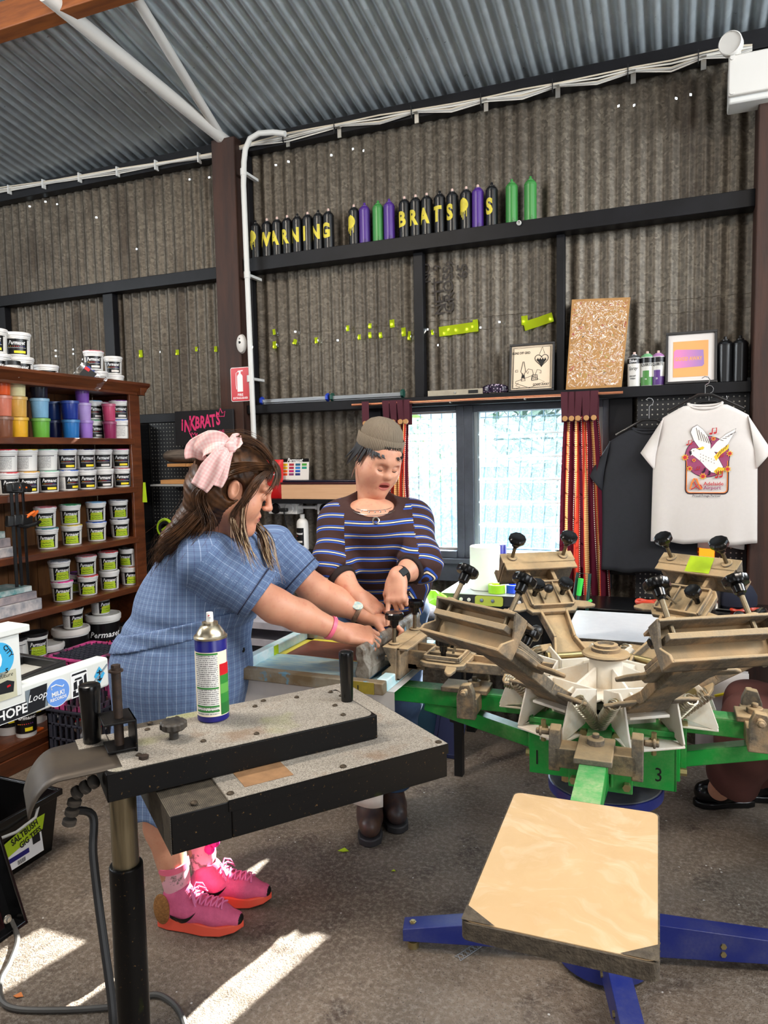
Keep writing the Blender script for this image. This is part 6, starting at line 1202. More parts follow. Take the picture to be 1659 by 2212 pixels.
cb_pts = [sr[3]+Vector((0, 0, .03)), atd(199, 1760, 1.335), atd(201, 1840, 1.32), atd(211, 1935, 1.30), atd(225, 2040, 1.28), atd(240, 2150, 1.26), atd(246, 2225, 1.25), atd(250, 2320, 1.26)]
def smooth(P, n=6):
    out = []; P = [P[0]]+P+[P[-1]]
    for i in range(1, len(P)-2):
        for q in range(n):
            t_ = q/n; a, b, c_, d = P[i-1], P[i], P[i+1], P[i+2]; out.append(.5*((2*b)+(c_-a)*t_+(2*a-5*b+4*c_-d)*t_**2+(3*b-a-3*c_+d)*t_**3))
    return out+[P[-2]]
gq = atz(300, 2420, .01); last = cb_pts[-1]
MB().tube(smooth(cb_pts+[Vector((last.x-.02, last.y-.0, .35)), Vector((last.x, last.y-.02, .02))]), .0075, 10).build('hanging_cable', m_rubber, fl)
fc = [atz(*q, .0085) for q in ((25, 1990), (38, 2030), (22, 2080), (2, 2120), (4, 2162), (40, 2180), (130, 2182), (210, 2178), (255, 2172), (300, 2155), (345, 2150), (385, 2180), (404, 2230))]
o = MB().tube(smooth(fc), .0085, 8).build('floor_cable', mat('grey_floor_cable', (70, 68, 66), .5)); tag(o, 'grey power cable looping over the floor behind the pole', 'cable')

# spray adhesive can on the flash arm
pc = PL_(.153, .262, AZ+.001); e = thing('spray_adhesive_can', 'tall blue and cream spray can standing on the flash unit arm', 'spray can', pc); T = Matrix.Translation(pc) @ rotm('Z', 22); Rc = .0325; Hc = .197
m_cblu = mat('deep_blue_can', (26, 26, 112), .3); m_tin = mat('tinplate', (196, 184, 160), .3, .95); m_ccr = mat('cream_can_label', (240, 226, 198), .45)
MB(T).lathe([(Rc-.003, 0), (Rc, .003), (Rc, .172), (Rc-.001, .174)], n=32).build('can_body', m_cblu, e)
MB(T).lathe([(Rc+.0015, .172), (Rc+.002, .176), (Rc-.001, .179), (Rc-.003, .178), (Rc*.86, .184), (Rc*.62, .196), (Rc*.5, .199), (Rc*.5, .205), (Rc*.42, .206), (0, .206)], n=32).build('can_dome', m_tin, e)
k = MB(T); k.lathe([(.0075, .205), (.007, .224), (.0065, .225), (0, .225)], n=14).cyl((0, -.006, .217), (.006, -.011, .217), .002, n=6); k.build('nozzle', m_tub, e); MB(T).cyl((.0, -.0066, .219), (.0, -.0078, .219), .0018, n=10).build('red_dot', m_fred, e)
k = MB(T); arc(k, Rc, radians(-75), radians(82), .014, .148, 22); lb = k.build('label', m_ccr, e, ang=0)
k = MB(T); arc(k, Rc, radians(-52), radians(35), .018, .144, 14, off=.0012); k.build('fine_print', NT('cream_fine_print').m if 0 else m_fine, lb, ang=0)
m_cg = mat('can_green', (44, 128, 48), .45)
k = MB(T)
for z in (.143, .072, .034, .024): arc(k, Rc, radians(-50), radians(36), z, z+.0035, 12, off=.0018)
k.build('green_rule', m_cg, lb, ang=0)
for i, (z0_, z1_, mm) in enumerate(((.098, .122, m_fred), (.08, .098, m_cg), (.06, .08, mat('can_green_mid', (90, 160, 70), .45)), (.04, .06, m_cg), (.016, .04, mat('can_green_dark', (30, 104, 44), .45)))): k = MB(T); arc(k, Rc, radians(42), radians(86), z0_, z1_, 8, off=.0014); k.build('colour_block', mm, lb, ang=0)

# ================================================================== left foreground: sticker bench, crates, tub
m_wtim = mat('white_painted_timber', (226, 228, 224), .5, var=.3, scale=6, col2=(206, 204, 192)); m_oldw = mat('aged_cream_paint', (208, 204, 176), .6, var=.5, scale=12)
ra_, rb2 = atd(236, 1447, 2.0), atd(-90, 1562, 1.62); ra_.z = rb2.z = .98; dr = (rb2-ra_).normalized(); nrm = Vector((-dr.y, dr.x, 0)); nrm = nrm if nrm.dot(OC-ra_) > 0 else -nrm
e = thing('stickered_bench_frame', 'white timber bench rail covered in stickers beside the crates', 'bench', (rb2.x, rb2.y, 0))
def BR(p0, p1, z0, z1, d0, d1): q = [p0+nrm*d0, p1+nrm*d0, p1+nrm*d1, p0+nrm*d1]; return [Vector((p.x, p.y, z0)) for p in q], [Vector((p.x, p.y, z1)) for p in q]
k = MB(); k.hexa(*BR(ra_, rb2, .94, 1.022, 0, -.045)); rl_ = k.build('rail', m_wtim, e, bevel=.008, seg=3)
MR = Matrix(((-dr.x, 0, nrm.x, ra_.x), (-dr.y, 0, nrm.y, ra_.y), (0, 1, 0, .981), (0, 0, 0, 1)))   # x towards the free end, y up, z out of the face
pq = ra_+dr*.27
k = MB(); k.hexa(*BR(pq, pq+dr*.09, 1.0, 1.155, .006, -.04)); k.hexa(*BR(pq-dr*.02, pq+dr*.2, 1.155, 1.172, .02, -.06)); k.build('post', m_wtim, e, bevel=.003)
k = MB(); k.hexa(*BR(rb2-dr*.04, rb2+dr*.05, 0, 1.0, -.045, -.12)); k.hexa(*BR(rb2-dr*.04, rb2+dr*.05, .96, 1.01, -.12, -.5)); k.build('leg', m_wtim, e)
mf0 = ra_+dr*.09-nrm*.06; k = MB(); k.hexa(*BR(mf0, rb2, 1.0, 1.03, 0, -.02)); k.hexa(*BR(mf0, rb2, 1.0, 1.03, -.30, -.32)); k.hexa(*BR(mf0, mf0+dr*.02, 1.0, 1.03, -.02, -.30)); k.hexa(*BR(mf0, rb2, 1.005, 1.028, -.15, -.165)); k.build('black_tray_frame', m_blk, e, bevel=.002)
k = MB(); k.hexa(*BR(mf0+dr*.02, rb2, 1.004, 1.008, -.02, -.30)); t = NT('grey_wire_mesh', .6); s = t.n('SeparateXYZ', {0: t.n('TexCoord').outputs['Object']}); g_ = t.math('MAXIMUM', t.math('LESS_THAN', t.math('FRACT', t.math('MULTIPLY', s.outputs[0], 220)), .5), t.math('LESS_THAN', t.math('FRACT', t.math('MULTIPLY', s.outputs[1], 220)), .5)); t.col(t.mix(g_, (90, 90, 86), (176, 174, 166))); k.build('wire_mesh', t.m, e, ang=0)
def sticker(x, y, fn, layers, z=.0008):
    for nm, m, f in layers:
        k = MB(MR @ Matrix.Translation((x, y, z))); f(k); k.build(nm, m, rl_, ang=0); z += .0006
m_stb = mat('sticker_sky_blue', (104, 152, 226), .5); m_cy = mat('sticker_cyan', (60, 170, 220), .5); m_slb = mat('sticker_black', (18, 20, 26), .5); m_slg = mat('sticker_grey', (120, 132, 140), .5)
sticker(-.035, .0, None, [('sticker', m_slg, lambda k: k.add([(-.03, .005, 0), (-.012, .026, 0), (.03, .022, 0), (.012, .0, 0)], [(0, 1, 2, 3)][::1]) if 0 else k.tube([(-.028, -.022, 0), (.028, .022, 0)], .003, 5)), ('sticker', m_cy, lambda k: poly(k, [(-.018, 0), (0, .024), (.018, 0), (0, -.024)])), ('sticker_mark', m_slb, lambda k: (k.tube([(0, -.012, 0), (0, .014, 0)], .002, 4), k.tube([(-.009, .008, 0), (.009, .008, 0)], .0016, 4), poly(k, [(-.010, -.010), (.010, -.010), (0, -.018)])))])
sticker(-.10, -.004, None, [('sticker', m_ltxt, lambda k: poly(k, [(-.028, -.034), (.026, -.034), (.026, .034), (-.028, .034)])), ('sticker_mark', m_slb, lambda k: [poly(k, [(a_-w, b_-h), (a_+w, b_-h*.8), (a_+w*.8, b_+h), (a_-w*.9, b_+h*.7)]) for a_, b_, w, h in ((0, .028, .025, .003), (-.014, -.002, .006, .012), (.004, -.004, .007, .014), (.018, .006, .005, .016), (-.004, .014, .012, .003), (.0, -.026, .024, .005), (.014, -.016, .008, .006), (-.018, -.02, .005, .006))])])
sticker(-.168, -.008, None, [('sticker', m_ltxt, lambda k: poly(k, circ(.0365))), ('sticker', m_stb, lambda k: poly(k, circ(.0345))), ('sticker_mark', m_ltxt, lambda k: (put_text(k, 'MILK!', Matrix.Translation((.0, -.002, 0)), .016, bold=.03), put_text(k, 'RECORDS', Matrix.Translation((0, -.015, 0)), .011, bold=.03), k.tube([(-.018, .012, 0), (-.02, .02, 0), (-.006, .022, 0), (.006, .016, 0), (.014, .012, 0), (.018, .016, 0)], .0016, 4)))])
sticker(-.228, -.004, None, [('sticker', m_slg, lambda k: poly(k, [(-.032, -.032), (.03, -.028), (.03, .030), (-.032, .028)])), ('sticker', m_slb, lambda k: poly(k, [(-.032, -.032), (.020, -.029), (.030, .030), (-.018, .028)])), ('sticker_mark', m_ltxt, lambda k: (put_text(k, 'Loop', Matrix.Translation((0, .004, 0)), .026, shear=.3), put_text(k, 'SCREENPRINT' if 0 else '', Matrix.Translation((0, -.018, 0)), .007)))])
sticker(-.29, -.018, None, [('sticker', m_ltxt, lambda k: poly(k, [(-.05, -.02), (.034, -.02), (.034, .018), (-.05, .018)])), ('sticker', m_slb, lambda k: poly(k, [(-.048, -.018), (.032, -.018), (.032, .016), (-.048, .016)])), ('sticker_mark', m_ltxt, lambda k: put_text(k, 'HOPE', Matrix.Translation((-.008, 0, 0)), .032, bold=.025))])
sticker(-.315, .12, None, [('sticker', m_cy, lambda k: poly(k, circ(.042, -.015, 0))), ('sticker_mark', m_ltxt, lambda k: k.ball((-.018, 0, 0), (.014, .022, .0004), 10, 6)), ('sticker_mark', m_slb, lambda k: (put_text(k, 'CITY', Matrix.Translation((.012, .016, 0)) @ rotm('Z', -60), .016, bold=.02), put_text(k, 'S', Matrix.Translation((.006, -.03, 0)), .016, bold=.02)))], z=.0068)
sticker(-.315, .055, None, [('sticker', m_oldw, lambda k: poly(k, [(-.05, -.034), (.03, -.034), (.03, .034), (-.05, .034)])), ('sticker_mark', m_slb, lambda k: (put_text(k, 'future', Matrix.Translation((.004, .024, 0)), .014, shear=.3), poly(k, [(-.03, -.016), (.02, -.02), (.024, .004), (.006, .012), (-.02, .008)]))), ('sticker_mark', m_fred, lambda k: poly(k, [(.004, -.006), (.014, -.004), (.012, .0), (.004, -.001)]))], z=.0068)

m_crp = mat('pink_sprayed_crate', (206, 70, 140), .5, var=1, scale=5, col2=(66, 58, 72), thr=(.42, .58)); m_crk = mat('dark_slate_crate', (44, 46, 58), .5, var=.4, scale=8, col2=(64, 66, 80))
def crate(x1, y0, z0, m, label, w=.29, d=.33, h=.275, top=False, inv=False):
    e = thing('milk_crate', label, 'crate', (x1-w/2, y0+d/2, z0), group='plastic milk crates in front of the bookcase'); x0, y1 = x1-w, y0+d; th = .012
    k = MB()
    for xa, xb, ya, yb in ((x0, x1, y0, y0+th), (x0, x1, y1-th, y1), (x0, x0+th, y0, y1), (x1-th, x1, y0, y1)):
        for za, zb2 in ((z0, z0+.03), (z0+h*.40, z0+h*.40+.012), (z0+h*.68, z0+h*.68+.012), (z0+h-.03, z0+h)): k.bx(xa, xb, ya, yb, za, zb2)
        n_ = 7; hor = (xb-xa) > (yb-ya)
        for i in range(n_+1):
            if hor: xx = xa+(xb-xa-.012)*i/n_; k.bx(xx, xx+.012, ya, yb, z0, z0+h)
            else: yy = ya+(yb-ya-.012)*i/n_; k.bx(xa, xb, yy, yy+.012, z0, z0+h)
    k.bx(x0-.008, x1+.008, y0-.008, y0+.004, z0+h-.012, z0+h).bx(x0-.008, x1+.008, y1-.004, y1+.008, z0+h-.012, z0+h).bx(x0-.008, x0+.004, y0-.008, y1+.008, z0+h-.012, z0+h).bx(x1-.004, x1+.008, y0-.008, y1+.008, z0+h-.012, z0+h)
    for xa, ya in ((x0, y0), (x1-.03, y0), (x0, y1-.03), (x1-.03, y1-.03)): k.bx(xa, xa+.03, ya, ya+.03, z0, z0+h)
    k.build('crate_shell', m, e, bevel=.002)
    k = MB(); zz = z0+h-.012 if top else z0+.004
    for i in range(9): k.bar((x0+.01, y0+.02+(d-.04)*i/8, zz), (x1-.01, y0+.02+(d-.04)*i/8, zz), .006, .01); k.bar((x0+.02+(w-.04)*i/8, y0+.01, zz), (x0+.02+(w-.04)*i/8, y1-.01, zz), .006, .01)
    k.build('grid_base', m_crk if top else m, e); return e
ck = atd(192, 1525, 3.66); crate(ck.x, ck.y, 0, m_crk, 'dark plastic crate on the floor holding scraps'); crate(ck.x+.005, ck.y, .2755, m_crp, 'upturned crate sprayed pink on top of the dark one', top=True)
rr3 = random.Random(9)
for i in range(5):
    k = MB(); M = Matrix.Translation((ck.x-.07-.04*i, ck.y+.06+.045*i, .12+.02*(i % 3))) @ Euler((rr3.uniform(.5, 1.2), rr3.uniform(-.6, .6), rr3.uniform(0, 3))).to_matrix().to_4x4(); k.M = M; k.bx(-.05, .05, -.07, .07, -.004, .004)
    o = k.build('plastic_scrap', [mat('scrap_grey', (170, 170, 176), .4), mat('scrap_brown', (110, 90, 80), .6), m_fred, m_pvcd, mat('scrap_dark', (60, 60, 72), .4)][i], bevel=.002); tag(o, ['pale grey', 'brown', 'red', 'light grey', 'dark grey'][i]+' plastic scrap inside the dark milk crate', 'scrap', 'scraps in the dark crate')
tp = atz(133, 1832, 0); tx1, ty1, th_ = tp.x, tp.y, .245
e = thing('storage_tub', 'black open storage tub with marker lettering on lime tape', 'tub', (tx1-.2, ty1-.3, 0)); tw, td = .42, .60
k = MB(); out = lambda ins, z: [(tx1-tw+ins, ty1-td+ins, z), (tx1-ins, ty1-td+ins, z), (tx1-ins, ty1-ins, z), (tx1-tw+ins, ty1-ins, z)]
a_, b_, c_, d_ = out(.025, 0), out(0, th_), out(.004, th_), out(.029, .006)
k.add(a_+b_+c_+d_, [(3, 2, 1, 0)]+[(i, (i+1) % 4, 4+(i+1) % 4, 4+i) for i in range(4)]+[(4+i, 4+(i+1) % 4, 8+(i+1) % 4, 8+i) for i in range(4)]+[(8+i, 8+(i+1) % 4, 12+(i+1) % 4, 12+i) for i in range(4)]+[(12, 13, 14, 15)]); k.build('tub_body', m_blkgl, e, bevel=.004)
k = MB(); k.bx(tx1-.002, tx1+.012, ty1-td-.012, ty1+.012, th_-.022, th_+.003).bx(tx1-tw-.012, tx1-tw+.002, ty1-td-.012, ty1+.012, th_-.022, th_+.003).bx(tx1-tw, tx1, ty1-.002, ty1+.012, th_-.022, th_+.003).bx(tx1-tw, tx1, ty1-td-.012, ty1-td+.002, th_-.022, th_+.003); k.build('rim', m_blkgl, e, bevel=.003)
k = MB(); k.tube([(tx1+.004, ty1-.10, th_-.012), (tx1+.016, ty1-.13, th_-.05), (tx1+.018, ty1-.22, th_-.062), (tx1+.016, ty1-.30, th_-.05), (tx1+.004, ty1-.33, th_-.012)], .006, 8); k.build('handle', m_pvcd, e)
tl2 = radians(6); ML = Matrix(((0, -sin(tl2)*0, 1, tx1-.010), (1, 0, 0, ty1-.165), (0, 1, 0, .115), (0, 0, 0, 1))) @ rotm('X', -6)
k = MB(ML @ Matrix.Translation((0, 0, .006))); k.bx(-.105, .075, -.075, .03, 0, .0008); lb = k.build('paper_label', m_ltxt, e, ang=0); k = MB(ML @ Matrix.Translation((0, 0, .008))); k.bx(-.10, .01, -.048, -.030, 0, .0005); k.build('blue_strip', m_cblu, lb, ang=0); k = MB(ML @ Matrix.Translation((0, 0, .008)))
for i in range(9): k.bx(-.045+.004*i, -.0432+.004*i, -.07, -.054, 0, .0005)
k.bx(.03, .065, -.03, .01, 0, .0005); k.build('dark_print', m_slb, lb, ang=0)
k = MB(ML @ Matrix.Translation((0, 0, .0095))); poly(k, [(-.125, -.03), (-.115, .028), (.105, .075), (.08, .008), (-.02, -.008)]); tp_ = k.build('lime_tape', m_lime, e, ang=0)
k = MB(); put_text(k, 'SALTBUSH', ML @ Matrix.Translation((.0, .034, .0105)) @ rotm('Z', 12), .034, bold=.03, sx=.8); put_text(k, 'GIG TEES', ML @ Matrix.Translation((.022, .004, .0105)) @ rotm('Z', 12), .032, bold=.03, sx=.8); k.build('marker_lettering', m_ink, tp_, ang=0)
k = MB(); rr4 = random.Random(2); g4 = [[rr4.uniform(-1, 1) for _ in range(12)] for _ in range(12)]
k.sheet(lambda u, v: (tx1-.38+.33*u, ty1-.56+.44*v, .06+.12*(sin(pi*u)*sin(pi*v))**.4+.022*sin(9*u+5*sin(6*v))+.02*sin(13*v+4*u)), 30, 30); o = k.build('folded_jumper', mat('dusky_brown_jersey', (78, 52, 54), .9, var=.4, scale=20), ang=179); tag(o, 'dusky brown jumper bundled inside the black storage tub', 'clothing')
b0 = atz(62, 1993, 0); b1 = atz(-40, 2068, 0); lean = Vector((-.21, .0, .60)); nn = Vector(((b1-b0).y, -(b1-b0).x, 0)).normalized(); nn = -nn if nn.x > 0 else nn
e = thing('black_panel_housing', 'open black metal housing leaning at the lower edge with a bright bolt', 'housing', b0)
def slab(k, a, b, t0, t1, h0=0, h1=1): k.hexa([a+nn*t0+lean*h0, b+nn*t0+lean*h0, b+nn*t1+lean*h0, a+nn*t1+lean*h0], [a+nn*t0+lean*h1, b+nn*t0+lean*h1, b+nn*t1+lean*h1, a+nn*t1+lean*h1])
k = MB(); dd = (b1-b0).normalized(); slab(k, b0, b0+dd*.012, 0, .07); slab(k, b0, b1, 0, .07, 0, .02); slab(k, b0, b1, .062, .07); slab(k, b0+dd*.06, b0+dd*.12, .03, .07); k.build('housing_shell', m_blkgl, e, bevel=.003)
q = b0+dd*.07+lean*.09-nn*.004; F = frame(-nn, o=q); MB(F).lathe([(.014, 0), (.014, .004), (.010, .005)], n=16).cyl((0, 0, .004), (0, 0, .012), .009, n=6).build('bolt', m_steel, e); MB(frame(-nn, o=b0+dd*.08+lean*.28)).cyl((0, 0, 0), (0, 0, .006), .012, n=14).build('grommet', m_blk, e)

# small floor litter
q = atz(1022, 2050, .0); M = Matrix.Translation((q.x, q.y, .006)) @ rotm('Z', 62); m_net = mat('grey_net', (150, 152, 156), .6)
k = MB(M)
for i in range(9): k.bar((-.07+.0165*i, -.012, 0), (-.07+.0165*i+.012, .012, .002), .0018, .001); k.bar((-.07+.0165*i+.012, -.012, 0), (-.07+.0165*i, .012, .002), .0018, .001)
k.bar((-.07, -.012, 0), (.075, -.012, 0), .002, .002); k.bar((-.07, .012, 0), (.075, .012, 0), .002, .002); o = k.build('mesh_offcut', m_net); o.location.z -= .004; tag(o, 'narrow grey mesh offcut lying on the floor by the press leg', 'mesh scrap')
for px, py, m, lb, s in ((742, 1838, m_lime, 'torn lime tape scrap on the floor near the brown boots', .022), (850, 1882, m_lime, 'tiny lime tape speck further along the floor', .008), (40, 2152, mat('dry_orange_leaf', (190, 110, 50), .7), 'small dried orange leaf in the sunlit patch', .016)):
    q = atz(px, py, .002); k = MB(); k.add([(q.x-s, q.y-s*.3, .002), (q.x+s*.2, q.y-s*.6, .006), (q.x+s, q.y+s*.2, .003), (q.x-s*.1, q.y+s*.7, .007)], [(0, 1, 2, 3)]); o = k.build('floor_scrap', m, ang=0, solid=.001); tag(o, lb, 'scrap')

# ================================================================== benches by the window
yb1 = 3.50; zb1 = aty(1045, 1274, yb1+.05).z
bxa, bxb = aty(960, 1285, yb1).x, aty(1130, 1285, yb1).x
e = thing('exposure_unit', 'black bench machine with button panel carrying the paper roll', 'machine', ((bxa+bxb)/2, yb1+.2, 0)); bxa += .0
MB().bx(bxa, bxb+.10, yb1-.02, Y0-.16, zb1-.20, zb1-.03).build('machine_body', m_blk, e, bevel=.006); MB().bx(bxa, bxb+.10, yb1-.06, Y0-.16, zb1-.03, zb1-.002).build('machine_top', mat('pale_grey_lid', (190, 196, 190), .4), e, bevel=.004)
MB().hexa([(bxa, yb1-.075, zb1-.055), (bxb+.1, yb1-.075, zb1-.055), (bxb+.1, yb1-.02, zb1-.055), (bxa, yb1-.02, zb1-.055)], [(bxa, yb1-.06, zb1-.004), (bxb+.1, yb1-.06, zb1-.004), (bxb+.1, yb1-.02, zb1-.004), (bxa, yb1-.02, zb1-.004)]).build('button_panel', m_blk, e, bevel=.003)
q = aty(1056, 1286, yb1-.075); MB(Matrix.Translation((q.x, yb1-.073, zb1-.03)) @ rotm('X', 84)).prism(rrect(.07, .024, .012), .003).build('lime_keypad', mat('olive_keypad', (170, 180, 60), .4), e)
for i, x in enumerate((-.035, .02, .15, -.18, -.14, -.10)): MB(Matrix.Translation((q.x+x, yb1-.076, zb1-.028)) @ rotm('X', 90)).lathe([(.009, 0), (.009, .004), (.005, .005), (0, .005)], n=14).build('button', m_steel if i < 2 else m_wtag, e)
MB().bx(bxa+.02, bxa+.07, yb1, yb1+.05, 0, zb1-.2).bx(bxb+.04, bxb+.09, yb1, yb1+.05, 0, zb1-.2).bx(bxa+.02, bxa+.07, Y0-.22, Y0-.17, 0, zb1-.2).bx(bxb+.04, bxb+.09, Y0-.22, Y0-.17, 0, zb1-.2).build('stand', m_blk, e)
rp = aty(1045, 1270, yb1+.06); o = MB(Matrix.Translation((rp.x, yb1+.09, zb1))).lathe([(.03, .003), (.03, .0), (.074, .0), (.077, .003), (.077, .217), (.074, .22), (.026, .22), (.026, .1), (0, .1)], n=36).build('paper_towel_roll', mat('white_paper_roll', (236, 236, 230), .8)); tag(o, 'large white paper towel roll standing before the louvre window', 'paper roll')
def tape_roll(px, py, y, z, m, label, r=.04, h=.035, rx=0):
    q = aty(px, py, y); o = MB(Matrix.Translation((q.x, y, z)) @ rotm('X', rx)).lathe([(r*.62, 0), (r, 0), (r, h), (r*.62, h), (r*.62, 0)], n=28).build('tape_roll', m); tag(o, label, 'tape roll', 'tape rolls on the black machine')
m_gtape = mat('lime_tape_roll', (160, 214, 40), .4); m_btape = mat('bright_blue_tape_roll', (30, 70, 200), .4)
tape_roll(1073, 1265, yb1-.005, zb1+.0005, m_gtape, 'lime green tape roll in front of the paper towel', .042, .042); tape_roll(1108, 1262, yb1+.02, zb1+.0005, m_btape, 'blue tape roll next to the lime tape roll', .034, .04)
q = aty(1076, 1190, yb1+.26); e = thing('blue_can', 'blue topped can standing behind the paper towel roll', 'can', (q.x, yb1+.30, zb1)); MB(Matrix.Translation((q.x, yb1+.30, zb1))).lathe([(.036, 0), (.036, .20), (.034, .203), (0, .203)], n=24).build('can_body', m_cblu, e); MB(Matrix.Translation((q.x, yb1+.30, zb1))).lathe([(.0365, .09), (.0365, .14)], n=24).build('pink_band', m_crp, e)
# tray of bags left of it
q0, q1 = aty(880, 1330, 3.25), aty(985, 1330, 3.25); zt2 = q0.z-.0
e = thing('side_bench', 'black bench tray behind the striped sweater heaped with plastic bags', 'bench', ((q0.x+q1.x)/2, 3.4, 0)); MB().bx(q0.x-.12, q1.x+.05, 3.22, 3.44, zt2-.04, zt2-.012).bx(q0.x-.12, q1.x+.05, 3.22, 3.235, zt2-.04, zt2+.006).build('bench_top', m_blk, e, bevel=.003); MB().bx(q0.x-.1, q0.x-.06, 3.26, 3.30, 0, zt2-.04).bx(q1.x-.02, q1.x+.02, 3.26, 3.30, 0, zt2-.04).build('bench_leg', m_blk, e)
def blob_bag(nm, px, py, y, w, h, d, m, label, seed, cat='bag'):
    q = aty(px, py, y); r_ = random.Random(seed); ph = [r_.uniform(0, 6) for _ in range(6)]
    k = MB(Matrix.Translation((q.x, y, zt2-.010))); vs = []; n_, m_ = 28, 16
    k.lathe([(w*.55*sin(pi*min(.98, .08+j/m_*.92))**.6, h*j/m_) for j in range(m_+1)], Matrix.Diagonal((1, d/w, 1, 1)), n=n_, wav=lambda a, z: 1+.16*sin(3*a+ph[0]+z*30)+.12*sin(5*a+ph[1]-z*44)+.07*sin(9*a+z*70+ph[2]))
    o = k.build(nm, m, ang=30); tag(o, label, cat, 'bags heaped on the side bench')
m_bagw = mat('milky_plastic', (214, 212, 216), .3, var=.4, scale=14, col2=(150, 150, 166)); m_bagg = mat('lime_glossy_plastic', (150, 220, 40), .3, var=.4, scale=10, col2=(100, 190, 110)); m_bagp = mat('pale_lilac_plastic', (176, 180, 214), .3, var=.4, scale=14)
blob_bag('plastic_bag', 910, 1245, 3.41, .10, .17, .08, m_bagp, 'lilac tinted clear bag behind the lime wrapper', 1); blob_bag('lime_wrapper', 937, 1275, 3.36, .13, .12, .09, m_bagg, 'lime green glossy wrapper on the bag heap', 2, 'wrapper'); blob_bag('plastic_bag', 925, 1312, 3.28, .10, .07, .08, m_bagw, 'crumpled white bag at the front of the heap', 3)
# glass topped table to the right of the curtain
z3 = aty(1330, 1292, 3.62).z; gx0, gx1 = aty(1242, 1292, 3.62).x, .55
e = thing('black_table', 'glossy black table in front of the pegboard', 'table', ((gx0+gx1)/2, 3.5, 0)); MB().bx(gx0, gx1, 3.36, 3.66, z3-.03, z3).build('table_top', m_blkgl, e, bevel=.004)
for x in (gx0+.03, gx1-.07):
    for y in (3.38, 3.60): MB().bx(x, x+.04, y, y+.04, 0, z3-.03).build('leg', m_blk, e)
def ontable(px, py, y): q = aty(px, py, y); return Vector((q.x, y, z3))
q = ontable(1537, 1330, 3.5); o = MB(Matrix.Translation(q)).lathe([(.034, .001), (.036, .006), (.036, .16), (.03, .185), (.019, .205), (.019, .225), (.017, .228), (0, .228)], n=26).build('steel_bottle', mat('brushed_bottle_steel', (170, 160, 150), .25, .95)); tag(o, 'brushed steel drink bottle standing on the black table', 'bottle')
m_osc = mat('red_orange_plastic', (206, 66, 40), .35)
q = ontable(1606, 1312, 3.46); k = MB(Matrix.Translation(q+Vector((0, 0, .003)))); k.tube([(.03*cos(t_)-.02, .018*sin(t_), .006) for t_ in [2*pi*i/14 for i in range(14)]], .006, 6, closed=True); k.tube([(.03*cos(t_)+.055, .018*sin(t_)+.02, .008) for t_ in [2*pi*i/14 for i in range(14)]], .006, 6, closed=True); e = thing('scissors', 'red handled scissors lying on the black table', 'scissors', q); k.build('scissor_handle', m_osc, e); MB(Matrix.Translation(q+Vector((0, 0, .004)))).bar((-.05, 0, .004), (-.19, .03, .002), .018, .003, w1=.003).build('scissor_blade', m_steel, e)
q = ontable(1400, 1300, 3.52); k = MB(Matrix.Translation(q+Vector((0, 0, .010)))); k.tube([(.05*cos(t_), .03*sin(t_), .004*sin(3*t_)) for t_ in [2*pi*i/20 for i in range(20)]], .009, 8, closed=True); o = k.build('orange_ring', m_osc); tag(o, 'orange strap loop on the black table behind the print head', 'strap')
q = ontable(1590, 1290, 3.55); k = MB(Matrix.Translation(q)); k.lathe([(.07, 0), (.085, .02), (.085, .06), (.065, .10), (.03, .122), (0, .126)], n=36, wav=lambda a, z: 1+.012*cos(36*a)); o = k.build('knitted_cap', mat('navy_knit', (26, 30, 48), .9)); tag(o, 'navy ribbed knitted cap on the black table', 'cap')
# orange box under the shirts, emission added for a glow on their hems
q = aty(1530, 1180, Y0-.14); e = thing('orange_glow_box', 'glowing orange box on the pegboard under the white shirts', 'lamp', q); m_og = mat('orange_glowing_plastic', (255, 120, 24), .3, emit=1.5); MB().bx(q.x-.04, q.x+.03, Y0-.115, Y0-.076, q.z-.06, q.z+.10).build('box_body', m_og, e, bevel=.004)
# hand brush leaning by the curtain
q = aty(1250, 1310, 3.44); e = thing('hand_brush', 'dark brush with bright green handle standing below the curtain', 'brush', (q.x, 3.44, z3+.0)); m_gh = mat('bright_green_handle', (60, 210, 80), .4); m_dgf = mat('dark_green_frame', (20, 60, 50), .4)
g0 = aty(1248, 1322, 3.40); g0.z = max(g0.z, z3+.003) if False else g0.z
a0, a1, a2, a3 = aty(1236, 1318, 3.34), aty(1248, 1238, 3.34), aty(1274, 1240, 3.34), aty(1268, 1318, 3.34)
MB().tube([a0, a1, a2, a3], .0075, 8).build('brush_frame', m_dgf, e); MB().tube([aty(1250, 1286, 3.325), aty(1255, 1250, 3.325)], [.011, .0125], 10).build('grip', m_gh, e); MB().tube([aty(1242, 1330, 3.325), aty(1250, 1284, 3.325)], .007, 8).build('shaft', m_dgf, e); MB().bar(aty(1262, 1306, 3.335), aty(1278, 1296, 3.335), .012, .012).build('clip', m_gh, e)
k = MB(); k.bar(Vector((a0.x, 3.34, a0.z)), Vector((a0.x, 3.34, .0)), .02, .02); k.bar(Vector((a3.x, 3.34, a3.z)), Vector((a3.x, 3.34, .0)), .02, .02); k.build('stand', m_dgf, e)
